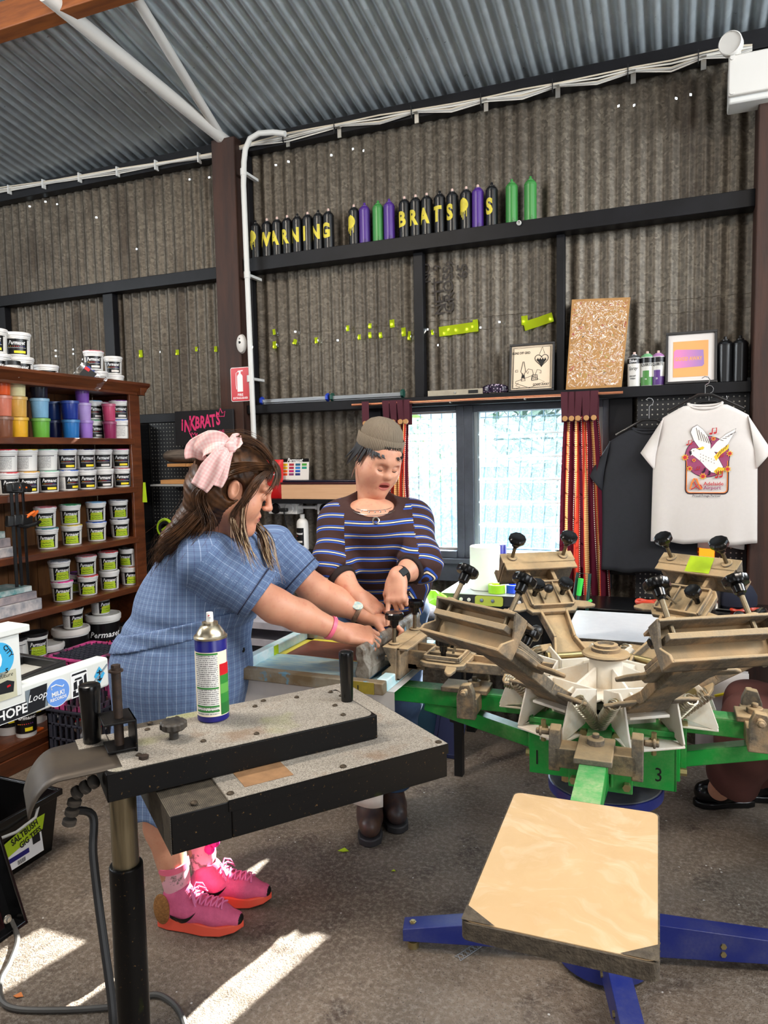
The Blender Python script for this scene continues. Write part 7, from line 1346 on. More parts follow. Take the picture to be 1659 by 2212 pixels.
# rack behind the girl, framed screens behind the press, castor
e = thing('drying_rack', 'dark drying rack with pale slatted shelves behind the screen', 'rack', (-1.75, 3.1, 0)); 
for i in range(5): z = .40+.085*i; MB().bx(-2.20, -1.35, 2.98, 3.42, z, z+.012).bx(-2.20, -1.35, 2.97, 2.98, z-.012, z+.020).build('slatted_shelf', mat('pale_grey_slat', (170, 166, 172), .5, var=.4, scale=14), e)
for x in (-2.22, -1.35):
    for y in (2.96, 3.42): MB().bx(x, x+.025, y, y+.025, .04, .80).build('upright', m_blk, e)
for x in (-2.2, -1.33): MB().cyl((x-.01, 2.97, .035), (x+.01, 2.97, .035), .035, n=18).build('castor', m_pvcd, e)
m_teal = mat('teal_steel_panel', (60, 100, 116), .4, .3, var=.3, scale=5); m_npan = mat('navy_steel_panel', (40, 48, 82), .4, .3, var=.3, scale=5)
def lean_panel(ptl, ptr, pbr, pbl, m, label):
    f0, f1 = atz(*pbl, .004), atz(*pbr, .004); e = thing('leaning_screen', label, 'screen frame', f0, group='framed panels leaning behind the press')
    P_ = [aty(*ptl, f0.y+.10), aty(*ptr, f1.y+.10), f1, f0]
    k = MB(); d_ = Vector((0, .03, 0)); k.hexa(P_[::-1], [p+d_ for p in P_[::-1]]); k.build('panel', m, e, bevel=.004); k = MB(); c0 = sum(P_, Vector())/4-Vector((0, .004, 0))
    for i in range(4): a, b = P_[i]-Vector((0, .002, 0)), P_[(i+1) % 4]-Vector((0, .002, 0)); k.bar(a.lerp(c0, .06), b.lerp(c0, .06), .02, .008, up=(0, 1, 0))
    k.build('panel_rim', m, e, bevel=.002)
lean_panel((893, 1505), (958, 1505), (948, 1622), (880, 1618), m_teal, 'teal framed panel leaning behind the press arm'); lean_panel((952, 1500), (1012, 1520), (992, 1640), (934, 1632), m_npan, 'navy framed panel leaning beside the teal one')
# ================================================================== people: bodies grown from blended distance fields
class SDF:
    def __init__(s): s.p = []
    def add(s, fn, lo, hi, k=.02, op=1, tagv=0): s.p.append((fn, np.array(lo, float), np.array(hi, float), k, op, tagv)); return s
    def cone(s, a, b, ra, rb, k=.02, op=1, cap=0, tagv=0, sq=None):
        """rounded cone a->b; sq=(axis vector, factor) squashes the section along that axis"""
        a, b = np.array(a, float), np.array(b, float); ab = b-a; L = np.linalg.norm(ab)+1e-9; d = ab/L; R = max(ra, rb)
        ax = None
        if sq is not None: ax = np.array(sq[0], float); ax = ax-d*(ax@d); ax /= np.linalg.norm(ax)+1e-9; qf = sq[1]
        def fn(P):
            q = P-a; t = np.clip(q@d/L, 0, 1); v = q-t[..., None]*ab
            if ax is not None: v = v+np.multiply.outer(v@ax, ax)*(1/qf-1)
            r = np.sqrt((v*v).sum(-1))-(ra+(rb-ra)*t)
            if ax is not None and qf < 1: r = r*(.5+.5*qf)
            if cap & 2: r = np.maximum(r, (P-b)@d)
            if cap & 1: r = np.maximum(r, (a-P)@d)
            return r
        R2 = R*(1 if sq is None else max(1, sq[1])); return s.add(fn, np.minimum(a, b)-R2, np.maximum(a, b)+R2, k, op, tagv)
    def ell(s, c, r, k=.02, op=1, M=None, tagv=0):
        c = np.array(c, float); r = np.array(r, float); Rm = np.eye(3) if M is None else np.array(M.to_3x3())
        def fn(P):
            q = (P-c)@Rm; k0 = np.sqrt(((q/r)**2).sum(-1)); k1 = np.sqrt(((q/(r*r))**2).sum(-1))+1e-9; return k0*(k0-1)/k1
        return s.add(fn, c-r.max(), c+r.max(), k, op, tagv)
    def rbox(s, c, h, rad, M, k=.01, op=1):
        c = np.array(c, float); h = np.array(h, float); Rm = np.array(M.to_3x3())
        def fn(P):
            q = np.abs((P-c)@Rm)-h+rad; return np.sqrt((np.maximum(q, 0)**2).sum(-1))+np.minimum(q.max(-1), 0)-rad
        e = np.linalg.norm(h); return s.add(fn, c-e, c+e, k, op)
    def mesh(s, res, post=None, box=None):
        ad = [p for p in s.p if p[4] == 1]; lo = np.min([p[1] for p in ad], 0)-3*res-.01; hi = np.max([p[2] for p in ad], 0)+3*res+.01
        if box is not None: lo = np.maximum(lo, box[0]); hi = np.minimum(hi, box[1])
        n = np.ceil((hi-lo)/res).astype(int)+1; F = np.full(n, .5, np.float32); g = [lo[i]+res*np.arange(n[i]) for i in range(3)]
        for fn, a, b, k, op, _ in s.p:
            pad = k+3*res; i0 = np.maximum(0, np.floor((a-pad-lo)/res).astype(int)); i1 = np.minimum(n, np.ceil((b+pad-lo)/res).astype(int)+1)
            if (i1 <= i0).any(): continue
            sl = tuple(slice(i0[i], i1[i]) for i in range(3)); P = np.stack(np.meshgrid(*[g[i][sl[i]] for i in range(3)], indexing='ij'), -1)
            d = fn(P); f = F[sl]
            if op == 1: h = np.maximum(k-np.abs(f-d), 0)/k; F[sl] = np.minimum(f, d)-h*h*k/4
            else: h = np.maximum(k-np.abs(f+d), 0)/k; F[sl] = np.maximum(f, -d)+h*h*k/4
        if post is not None:
            P = np.stack(np.meshgrid(*g, indexing='ij'), -1); F = post(P, F)
        return nets(F, lo, res)
def nets(F, lo, res):
    ins = F < 0; n = np.array(F.shape)
    c = sum(ins[a:n[0]-1+a, b:n[1]-1+b, d:n[2]-1+d].astype(np.int8) for a in (0, 1) for b in (0, 1) for d in (0, 1))
    act = (c > 0) & (c < 8); idx = np.argwhere(act); ID = np.full(act.shape, -1, np.int64); ID[act] = np.arange(len(idx))
    acc = np.zeros((len(idx), 3)); cnt = np.zeros(len(idx)); i, j, k = idx.T
    offs = [(a, b, d) for a in (0, 1) for b in (0, 1) for d in (0, 1)]
    for o1 in offs:
        for ax in range(3):
            if o1[ax]: continue
            o2 = list(o1); o2[ax] = 1; f1 = F[i+o1[0], j+o1[1], k+o1[2]]; f2 = F[i+o2[0], j+o2[1], k+o2[2]]; m = (f1 < 0) != (f2 < 0)
            t = np.where(m, f1/np.where(m, f1-f2, 1), 0); p = np.tile(np.array(o1, float), (len(idx), 1)); p[:, ax] += t; acc[m] += p[m]; cnt[m] += 1
    V = lo+(idx+acc/np.maximum(cnt, 1)[:, None])*res; Q = []
    for ax in range(3):
        b, d = (ax+1) % 3, (ax+2) % 3; s1 = [slice(None)]*3; s2 = [slice(None)]*3; s1[ax] = slice(0, -1); s2[ax] = slice(1, None)
        A, B = ins[tuple(s1)], ins[tuple(s2)]
        for flip, msk in ((0, A & ~B), (1, ~A & B)):
            e = np.argwhere(msk); ok = (e[:, b] > 0) & (e[:, d] > 0) & (e[:, b] < n[b]-1) & (e[:, d] < n[d]-1); e = e[ok]
            q = []
            for ob, od in ((0, 0), (-1, 0), (-1, -1), (0, -1)):
                t = e.copy(); t[:, b] += ob; t[:, d] += od; q.append(ID[t[:, 0], t[:, 1], t[:, 2]])
            q = np.stack(q, 1); Q.append(q if flip else q[:, ::-1])
    Q = np.concatenate(Q); return V, Q[(Q >= 0).all(1)]
def relax(V, Q, it=2, w=.5):
    E = np.concatenate([Q[:, [0, 1]], Q[:, [1, 2]], Q[:, [2, 3]], Q[:, [3, 0]]]); E = np.concatenate([E, E[:, ::-1]])
    c = np.bincount(E[:, 0], minlength=len(V))[:, None]
    for _ in range(it):
        S_ = np.stack([np.bincount(E[:, 0], V[E[:, 1], a], len(V)) for a in range(3)], 1)/np.maximum(c, 1); V = V+(S_-V)*w
    return V
def join(parts):
    vs, qs, o = [], [], 0
    for V, Q in parts: vs.append(V); qs.append(Q+o); o += len(V)
    return np.concatenate(vs), np.concatenate(qs)
def body_obj(name, V, Q, mats, parent, matfn=None, attrs=None):
    I = _INV.get(parent.name) if parent else None; W_ = V
    if I is not None: A_ = np.array(I); W_ = V@A_[:3, :3].T+A_[:3, 3]
    me = bpy.data.meshes.new(name); me.vertices.add(len(V)); me.vertices.foreach_set('co', W_.astype(np.float32).ravel())
    me.loops.add(len(Q)*4); me.loops.foreach_set('vertex_index', Q.astype(np.int32).ravel()); me.polygons.add(len(Q)); me.polygons.foreach_set('loop_start', np.arange(0, len(Q)*4, 4, dtype=np.int32))
    me.update(calc_edges=True); me.polygons.foreach_set('use_smooth', [True]*len(Q))
    for m in mats: me.materials.append(m)
    if matfn is not None: me.polygons.foreach_set('material_index', matfn(V[Q].mean(1)).astype(np.int32))
    for k_, v in (attrs or {}).items(): a = me.attributes.new(k_, 'FLOAT', 'POINT'); a.data.foreach_set('value', v.astype(np.float32))
    o = bpy.data.objects.new(name, me); C.objects.link(o); o.parent = parent
    if parent is not None and parent.name in _INV: _INV[o.name] = _INV[parent.name]
    return o
def A3(v): return np.array(v, float)
def skin(nm, c1, c2, c3):
    t = NT(nm, .5); o = t.n('TexCoord').outputs['Object']; c = t.mix(t.rng(t.noise(o, 14, 4), .4, .7, 0, .6), c1, c2); c = t.mix(t.rng(t.noise(o, 60, 4), .55, .7, 0, .35), c, c3); c = t.mix(t.n('Attribute', attribute_name='lip').outputs['Fac'], c, (176, 84, 80)); t.col(c)
    t.b.inputs['Subsurface Weight'].default_value = .12; t.b.inputs['Subsurface Radius'].default_value = (.012, .005, .003); t.bump(t.noise(o, 420, 2), .06, .001); return t.m
m_skin1 = skin('fair_skin', (212, 152, 122), (202, 132, 104), (190, 108, 90)); m_skin2 = skin('light_skin', (212, 156, 128), (200, 136, 112), (186, 102, 96)); m_lip = mat('lip_skin', (186, 92, 88), .4); m_mouth = mat('mouth_dark', (50, 18, 18), .5); m_teeth = mat('teeth', (226, 216, 204), .3); m_brow = mat('dark_brow_hair', (52, 36, 30), .7)
def head_sdf(M, open_=0, neck_to=None, nr=(.052, .060), wid=1.0, jr=.026, nx=-.028, lp=0):
    """M: x forward, y left, z up; origin mid head"""
    s = SDF(); T = lambda *p: A3(M @ Vector((p[0], p[1]*wid, p[2]))); R = M.to_3x3()
    s.ell(T(-.016, 0, .036), (.097, .077*wid, .086), M=R, k=.03); s.ell(T(.022, 0, -.028), (.066, .061*wid, .088), M=R, k=.04)
    s.cone(T(.0, .043, -.058), T(.062, .012, -.100), jr, jr*.74, k=.045); s.cone(T(.0, -.043, -.058), T(.062, -.012, -.100), jr, jr*.74, k=.045); s.ell(T(.068, 0, -.103-.004*open_), (.021, .023, .018), M=R, k=.03)
    for y in (-1, 1):
        s.ell(T(.050, y*.038, -.036), (.032, .029, .034), M=R, k=.04); s.cone(T(.088, y*.014, .030), T(.070, y*.048, .028), .010, .008, k=.02)
        s.ell(T(.098, y*.033, .004), (.016, .019, .013), M=R, k=.012, op=-1); s.ell(T(.0765, y*.032, .003), (.0135, .0155, .0125), M=R, k=.004)
    s.cone(T(.086, 0, .022), T(.106, 0, -.018), .0085, .0105, k=.012); s.ell(T(.107, 0, -.022), (.012, .0125, .0105), M=R, k=.008)
    for y in (-1, 1): s.ell(T(.097, y*.0125, -.026), (.010, .0075, .008), M=R, k=.006); s.ell(T(.101, y*.007, -.034), (.005, .004, .004), M=R, k=.003, op=-1)
    s.ell(T(.082, 0, -.060), (.016, .026, .018), M=R, k=.015)
    s.cone(T(.0935-lp, -.010, -.0540), T(.086-lp*.5, -.023, -.060-.003*open_), .0062, .0035, k=.005); s.cone(T(.0935-lp, .010, -.0535), T(.086-lp*.5, .024, -.060-.003*open_), .0062, .0035, k=.005); s.cone(T(.0935-lp, -.010, -.0535), T(.0935-lp, .010, -.0535), .006, .006, k=.005)
    lo = -.0685-.012*open_; s.cone(T(.088-lp, -.014, lo), T(.088-lp, .014, lo), .0075, .0075, k=.006); s.cone(T(.088-lp, .014, lo), T(.083, .024, -.060-.003*open_), .007, .004, k=.005); s.cone(T(.088-lp, -.014, lo), T(.083, -.024, -.060-.003*open_), .007, .004, k=.005)
    if open_: s.ell(T(.094, 0, -.0625-.004*open_), (.016, .019, .0075), M=R, k=.003, op=-1)
    else: s.cone(T(.099-lp, -.018, -.0605), T(.099-lp, .018, -.0605), .0022, .0022, k=.003, op=-1)
    for y in (-1, 1):
        Re = R @ Euler((0, radians(-8), radians(y*22))).to_matrix(); s.ell(T(-.008, y*.079, -.004), (.019, .008, .032), M=Re, k=.008); s.ell(T(-.003, y*.0895, -.001), (.0115, .0095, .021), M=Re, k=.004, op=-1); s.ell(T(.003, y*.078, -.012), (.005, .005, .008), M=Re, k=.004)
    if neck_to is not None: s.cone(T(nx, 0, -.06), neck_to, nr[0], nr[1], k=.035)
    return s
def lipfn(M, open_=0):
    I = np.array(M.inverted()); zc = -.0605-.004*open_
    def f(c):
        q = c@I[:3, :3].T+I[:3, 3]; x, y, z = q.T; m = np.zeros(len(c))
        if open_: m[(((x-.094)/.0165)**2+(y/.0195)**2+((z+.0625+.004*open_)/.0082)**2 < 1) & (x < .0915)] = 1
        return m
    def v(c):
        q = c@I[:3, :3].T+I[:3, 3]; x, y, z = q.T; d = (y/.0255)**2+((z-zc)/(.0105+.009*open_))**2
        return np.clip((1.15-d)/.4, 0, 1)*(x > .070)*.85
    f.lip = v; return f
def face_bits(M, par, brow=m_brow, sc=1.0):
    T = lambda *p: M @ Vector(p)
    for y in (-1, 1):
        k = MB(); k.tube([T(.0885, y*.014, .024), T(.0865, y*.026, .030), T(.078, y*.042, .029), T(.068, y*.052, .022)], [.0018*sc, .0028*sc, .0024*sc, .001], 6); k.build('eyebrow', brow, par)
        k = MB(); k.tube([T(.0868, y*.019, -.003), T(.0915, y*.027, -.0065), T(.091, y*.036, -.0065), T(.084, y*.0465, -.002)], [.0007, .0012, .0014, .0009], 6); k.build('eyelashes', m_brow, par)
def corner_attr(o, V, Q, regfn, nm=('cu', 'cv')):
    """per-corner pattern coordinates so that a seam between two cloth panels stays crisp"""
    r = regfn.region(V[Q].mean(1)); P = V[Q].reshape(-1, 3); rr = np.repeat(r, 4); u = np.zeros(len(P)); v = np.zeros(len(P))
    for k_ in np.unique(rr): m = rr == k_; u[m], v[m] = regfn.coord(k_, P[m])
    for a, x in zip(nm, (u, v)): t = o.data.attributes.new(a, 'FLOAT', 'CORNER'); t.data.foreach_set('value', x.astype(np.float32))
def hand(s, M, side, curls, thumb=(20, 10, 40), spread=1.0, sc=1.0):
    """adds a hand to field s. M: x along fingers, y across, z out of the back; thumb on +y*side. curls: 4 x (mcp, pip, dip), index first"""
    T = lambda *p: A3(M @ Vector((p[0]*sc, p[1]*sc*side, p[2]*sc)))
    s.rbox(T(.050, .0, 0), A3((.044, .038, .0145))*sc, .013*sc, M, k=.012); s.cone(T(-.015, 0, 0), T(.03, .0, 0), .026*sc, .024*sc, k=.025, sq=(A3(M.to_3x3() @ Vector((0, 0, 1))), .72))
    s.cone(T(.012, .022, -.006), T(.05, .034, -.008), .017*sc, .013*sc, k=.015)
    tips = []
    for i, (y, L, r) in enumerate(((.0295, (.042, .025, .021), .0092), (.0095, (.046, .029, .022), .0094), (-.0105, (.042, .027, .022), .0090), (-.029, (.034, .020, .019), .0080))):
        p = Vector((.088-.006*(i == 3)-.004*(i == 0), y, 0)); a = 0; yaw = radians((1.5-i)*3.2*spread); P0 = p.copy(); s.ell(T(*p), (.0108*sc,)*3, k=.008)
        for j in range(3):
            a += radians(curls[i][j]); d = Vector((cos(a)*cos(yaw), cos(a)*sin(yaw), -sin(a))); q = p+d*L[j]
            s.cone(T(*p), T(*q), r*(1-.09*j)*sc, r*(1-.09*(j+1))*sc, k=.005 if j == 0 else .003); p = q
        tips.append((M @ Vector((p.x*sc, p.y*sc*side, p.z*sc)), (M.to_3x3() @ Vector((d.x, d.y*side, d.z))), M.to_3x3() @ Vector((sin(a), 0, cos(a))), r*.75*sc))
    p = Vector((.022, .034, -.008)); az, el = radians(thumb[0]), radians(thumb[1])
    for j, (L, r0, r1) in enumerate(((.040, .0135, .0110), (.030, .0105, .0095), (.024, .0095, .0075))):
        q = p+Vector((cos(el)*cos(az), cos(el)*sin(az), -sin(el)))*L; s.cone(T(*p), T(*q), r0*sc, r1*sc, k=.006); p = q; az -= radians(thumb[2]*.5); el += radians(8)
    return tips
def nails(tips, par, m):
    k = MB()
    for p, d, n, r in tips:
        c = p+n*r*.86+d*r*.1; y = n.cross(d).normalized(); k.add([c+y*a*r*.62+d*b*r*.8+n*(-.12*r if abs(a) > .9 else 0) for a, b in ((-1, -1), (0, -1.1), (1, -1), (1, .6), (0, 1), (-1, .6))], [(0, 1, 4, 5), (1, 2, 3, 4)])
    k.build('fingernails', m, par, ang=60)
def fr3(x, z=(0, 0, 1), o=(0, 0, 0)):
    x = Vector(x).normalized(); y = Vector(z).cross(x).normalized(); z = x.cross(y); o = Vector(o); return Matrix(((x.x, y.x, z.x, o.x), (x.y, y.y, z.y, o.y), (x.z, y.z, z.z, o.z), (0, 0, 0, 1)))
def band_on(a, b, t, r, w, th, name, m, par, n=28, sq=1.0):
    a, b = Vector(a), Vector(b); c = a.lerp(b, t); F = frame(b-a, o=c); k = MB(F); k.lathe([(r, -w/2), (r+th, -w/2+.001), (r+th, w/2-.001), (r, w/2), (r, -w/2)], n=n); return k.build(name, m, par), F
# ------------------------------------------------------------------ the girl in the blue check dress
def wrapmat(nm, fn, rough=.85, bump=True):
    t = NT(nm, rough); cu = t.n('Attribute', attribute_name='cu').outputs['Fac']; cv = t.n('Attribute', attribute_name='cv').outputs['Fac']; fn(t, cu, cv)
    if bump: t.bump(t.noise(t.n('TexCoord').outputs['Object'], 9, 4, .6), .35, .02)
    return t.m
def lines(t, x, per, w, off=0.0): return t.math('LESS_THAN', t.math('FRACT', t.math('ADD', t.math('MULTIPLY', x, 1/per), off)), w)
def chk(t, u, v):
    c = t.mix(t.noise(t.n('TexCoord').outputs['Object'], 5, 3), (82, 104, 142), (100, 122, 156))
    c = t.mix(t.math('MULTIPLY', lines(t, u, .024, .06), .5), c, (184, 200, 226)); c = t.mix(t.math('MULTIPLY', lines(t, u, .024, .09, .5), .35), c, (62, 58, 104))
    c = t.mix(t.math('MULTIPLY', lines(t, v, .024, .09), .4), c, (62, 58, 104)); c = t.mix(t.math('MULTIPLY', lines(t, v, .024, .04, .5), .3), c, (170, 190, 224)); t.col(c)
m_check = wrapmat('blue_check_cotton', chk)
girl = thing('person', 'person in blue check dress with pink hair bow leaning over the screen', 'person', (-1.5, 1.96, 0))
gH, gW_, gC, gN = A3((-1.525, 1.945, .87)), A3((-1.475, 1.95, 1.05)), A3((-1.40, 1.955, 1.20)), A3((-1.335, 1.96, 1.305))
sN, sF = A3((-1.325, 1.82, 1.255)), A3((-1.285, 2.135, 1.245)); eN, eF = A3((-1.135, 1.905, 1.106)), A3((-1.135, 2.18, 1.098)); wN, wF = A3((-.972, 2.045, 1.000)), A3((-.972, 2.240, 1.010))
hd_ang, hd_p = radians(32), radians(-24); hc = A3(atd(513, 1054, 2.235))
MH1 = Matrix.Translation(Vector(hc)) @ Matrix.Rotation(hd_ang, 4, 'Z') @ Matrix.Rotation(-hd_p, 4, 'Y') @ Matrix.Scale(1.05, 4)
head = head_sdf(MH1, 0, lp=.005, neck_to=gN-A3((.02, 0, .03)), nr=(.055, .066))
b = SDF(); b.cone(gH, gW_, .15, .13, k=.05).cone(gW_, gC, .13, .13, k=.05).cone(gC, gN-A3((.02, 0, .06)), .12, .07, k=.05)
for s_, e_, w_ in ((sN, eN, wN), (sF, eF, wF)): b.cone(s_, e_, .058, .049, k=.03); b.cone(e_, e_+(w_-e_)*.35, .049, .046, k=.03); b.cone(e_+(w_-e_)*.35, w_, .046, .029, k=.03); b.cone(gN-A3((.03, 0, .06)), s_, .06, .05, k=.04)
kN, kF = A3((-1.575, 1.87, .46)), A3((-1.56, 2.03, .46)); aN, aF = A3((-1.535, 1.885, .10)), A3((-1.54, 2.035, .10))
for k_, a_, dy in ((kN, aN, -.0), (kF, aF, .0)): b.cone(gH+A3((0, (k_[1]-gH[1])*.9, -.08)), k_, .10, .062, k=.04); m_ = k_+(a_-k_)*.33+A3((-.012, 0, 0)); b.cone(k_, m_, .060, .062, k=.03); b.cone(m_, a_, .062, .040, k=.03)
dN, dF = Vector((.098, .070, -.024)), Vector((.100, .066, -.030))
hN, hF = fr3(dN, (.15, -.55, .85), wN), fr3(dF, (.1, .15, 1), wF); hs_ = SDF()
hs_.cone(wN-(wN-eN)*.25, wN, .032, .029, k=.02); hs_.cone(wF-(wF-eF)*.25, wF, .032, .029, k=.02)
cl = [(38, 62, 40)]*4
tpN = hand(hs_, hN, 1, [(30, 60, 40), (38, 62, 42), (44, 64, 44), (50, 66, 44)], (34, 40, 30)); tpF = hand(hs_, hF, -1, [(34, 62, 42), (38, 62, 42), (44, 64, 44), (48, 66, 44)], (34, 40, 30))
V1, Q1 = b.mesh(.006); V2, Q2 = head.mesh(.0026); V3, Q3 = hs_.mesh(.0023); lf = lipfn(MH1); V1 = relax(V1, Q1, 2); V2 = relax(V2, Q2, 1, .4); V3 = relax(V3, Q3, 1, .4)
V, Q = join([(V1, Q1), (V2, Q2), (V3, Q3)])
body_obj('body', V, Q, [m_skin1, m_mouth], girl, None, {'lip': lf.lip(V)}); face_bits(MH1, girl); m_nail = mat('natural_nail', (226, 178, 156), .3); nails(tpN+tpF, girl, m_nail)
# dress
def dress(infl=0, sl=True):
    d = SDF(); F_ = A3((.97, .22, 0))
    d.ell(gH, (.218+infl, .215+infl, .19+infl), k=.05); d.cone(gW_, gH, .178+infl, .212+infl, k=.06); d.cone(gC, gW_, .166+infl, .178+infl, k=.06); d.cone(gN-A3((.045, 0, .075)), gC, .088+infl, .150+infl, k=.05, sq=((.2, -1, 0), 1.0))
    d.ell(gC+F_*.085+A3((0, 0, -.03)), (.11+infl, .15+infl, .10+infl), k=.05)
    hem = gH+A3((-.03, -.01, -.45)); d.cone(gH, hem, .216+infl, .222+infl, k=.04, cap=2)
    if sl:
        for s_, e_ in ((sN, eN), (sF, eF)): dd = (e_-s_)/np.linalg.norm(e_-s_); d.cone(gN-A3((.05, 0, .075)), s_, .075+infl, .078+infl, k=.04); d.cone(s_, e_-dd*.055, .084+infl, .083+infl, k=.035, cap=2)
    return d
def folds(P, F):
    x, y, z = P[..., 0], P[..., 1], P[..., 2]; a = np.arctan2(y-gH[1], x-gH[0]); lo = np.clip((.86-z)/.35, 0, 1)
    F = F+.008*lo*np.sin(9*a+3*np.sin(4*z))+.004*np.clip(1-np.abs(z-1.03)/.10, 0, 1)*np.sin(70*z+9*x+5*np.sin(6*y+9*z))+.003*np.clip((z-1.08)/.1, 0, 1)*np.sin(42*(x-z)+14*y)
    return F
dV, dQ = dress().mesh(.0065, post=folds); dV = relax(dV, dQ, 2)
def seg(P, a, b): ab = b-a; t = np.clip((P-a)@ab/(ab@ab), -.3, 1.2); return np.linalg.norm(P-a-t[:, None]*ab, axis=1), t*np.linalg.norm(ab)
def around(P, a, d, ref):
    d = d/np.linalg.norm(d); u = ref-d*(ref@d); u /= np.linalg.norm(u); w_ = np.cross(d, u); q = P-a; return np.arctan2(q@w_, q@u)
class DR:
    def region(c):
        d1, _ = seg(c, sN, eN); d2, _ = seg(c, sF, eF); n_ = (d1 < .105) & ((c-sN)@(eN-sN) > 0); f_ = (d2 < .105) & ((c-sF)@(eF-sF) > 0) & ~n_; return np.where(n_, 1, np.where(f_, 2, 0))
    def coord(k_, P):
        if k_ == 0: return around(P, gH, A3((.06, 0, 1)), A3((.3, 1, 0)))*.20, P[:, 2]+.35*np.clip(P[:, 2]-1.0, 0, 1)
        s_, e_ = ((sN, eN), (sF, eF))[k_-1]; return around(P, s_, e_-s_, A3((0, 1, -.5)))*.085, seg(P, s_, e_)[1]
corner_attr(body_obj('dress', dV, dQ, [m_check], girl), dV, dQ, DR)
def shell_part(name, fn_mask, infl, m, res=.005):
    V_, Q_ = dress(infl, False).mesh(res, post=lambda P, F: np.maximum(folds(P, F), fn_mask(P))); V_ = relax(V_, Q_, 1)
    u_ = around(V_, gH, A3((.06, 0, 1)), A3((.3, 1, 0)))*.20; return body_obj(name, V_, Q_, [m], girl, None, {'cu': u_+.01, 'cv': V_[:, 2]*1.3+.005})
shell_part('waist_sash', lambda P: np.abs((P-gW_-A3((-.03, 0, -.045)))@A3((-.22, .0, .975)))-.026, .007, m_check)
shell_part('collar', lambda P: np.maximum(np.linalg.norm(P-(gN+A3((-.02, 0, -.035))), axis=-1)-.108, -(np.linalg.norm(P-(gN+A3((-.01, 0, .03))), axis=-1)-.070)), .010, m_check, .004)
m_pipe = mat('dark_blue_piping', (36, 40, 66), .8)
for s_, e_ in ((sN, eN), (sF, eF)):
    dd = (e_-s_)/np.linalg.norm(e_-s_); F = frame(Vector(dd), o=Vector(e_-dd*.082)); k = MB(); k.tube([F @ Vector((.0845*cos(2*pi*i/30), .0845*sin(2*pi*i/30), 0)) for i in range(30)], .0022, 5, closed=True); k.build('sleeve_piping', m_pipe, girl)
for i in range(4):
    q = Vector(gW_)+Vector((.185-.004*i, .01, .03-.07*i)); MB(frame((1, -.15, .1), o=q)).lathe([(.009, -.01), (.009, .004), (.006, .005), (0, .004)], n=16).build('button', m_label, girl)
# hair
m_hair = NT('brown_wavy_hair', .42); o = m_hair.n('TexCoord').outputs['Object']; c = m_hair.mix(m_hair.rng(m_hair.noise(o, 26, 4, .6), .35, .65), (38, 24, 16), (92, 60, 36)); m_hair.col(c); m_hair.b.inputs['Specular IOR Level'].default_value = .3; m_hair = m_hair.m
m_hairl = mat('bleached_hair_ends', (206, 178, 140), .45, var=.7, scale=40, col2=(120, 86, 56))
hs = SDF(); TH = lambda *p: A3(MH1 @ Vector(p)); RH = MH1.to_3x3().normalized()
hs.ell(TH(-.024, 0, .045), (.112, .096, .092), M=RH, k=.02); hs.ell(TH(-.05, 0, -.02), (.085, .092, .10), M=RH, k=.04)
bk = [A3(atd(455, 1090, 2.25)), A3(atd(415, 1130, 2.25)), A3(atd(375, 1165, 2.25)), A3(atd(345, 1205, 2.26))]
hs.cone(TH(-.06, 0, -.03), bk[0], .085, .068, k=.05); hs.cone(bk[0], bk[1], .068, .052, k=.04); hs.cone(bk[1], bk[2], .052, .036, k=.03); hs.cone(bk[2], bk[3], .036, .016, k=.03)
def cutface(P, F):
    I = np.array(MH1.inverted()); q = P@I[:3, :3].T+I[:3, 3]; x, y, z = q[..., 0], q[..., 1], q[..., 2]
    ear = np.sqrt((x+.006)**2+((np.abs(y)-.085)*1.2)**2+(z+.006)**2)-.034
    f = .002*np.sin(70*np.arctan2(z+.1, x-.12)+6*np.sin(18*y))
    cut = np.minimum(np.maximum(x-.028-.35*np.maximum(z-.02, 0), np.minimum(.052-z, .5)) , .5)
    F = np.maximum(F+f*.6, np.minimum(x-.030, .060-z)*1.0); F = np.maximum(F, -ear); F = np.maximum(F, np.minimum(x-.02, -.02-z)); return F
hV, hQ = hs.mesh(.0042, post=cutface); hV = relax(hV, hQ, 1); body_obj('hair', hV, hQ, [m_hair], girl)
def strands(guides, n, r, m, name, jit=.012, seed=0, par=girl, wave=.004):
    rr = random.Random(seed); k = MB()
    for _ in range(n):
        g = rr.choice(guides); sc = rr.uniform(.8, 1.25); off = [Vector((rr.gauss(0, 1), rr.gauss(0, 1), rr.gauss(0, 1)))*jit for _ in range(2)]; ph = rr.uniform(0, 6); P_ = smooth([Vector(p) for p in g], 5); L_ = len(P_); e0 = int(L_*rr.uniform(.75, 1.0)); P_ = P_[:max(6, e0)]; L_ = len(P_)
        pts = [p+off[0]*(.25+.75*i/L_)+off[1]*.7*(i/L_)**2+Vector((wave*sin(ph+i*.7), wave*cos(ph*2+i*.6), wave*sin(ph*3+i*.5)))*(i/L_) for i, p in enumerate(P_)]
        k.tube(pts, [r*(.6+.4*sin(pi*min(1, (i+1)/L_*1.1)))*(1 if i < L_-3 else .4) for i in range(L_)], 4)
    return k.build(name, m, par)
HW = lambda x, y, z: MH1 @ Vector((x, y, z)); D_ = lambda px, py, d: atd(px, py, d)
G1 = [[HW(.06, y, .115), HW(.0, y*1.3, .142), HW(-.07, y*1.4, .125), HW(-.125, y*1.2, .06), D_(440, 1085, 2.22+y), D_(398, 1140, 2.22+y), D_(352+10*y*20, 1190, 2.24+y), D_(330, 1235, 2.25)] for y in (-.06, -.03, 0, .03)]
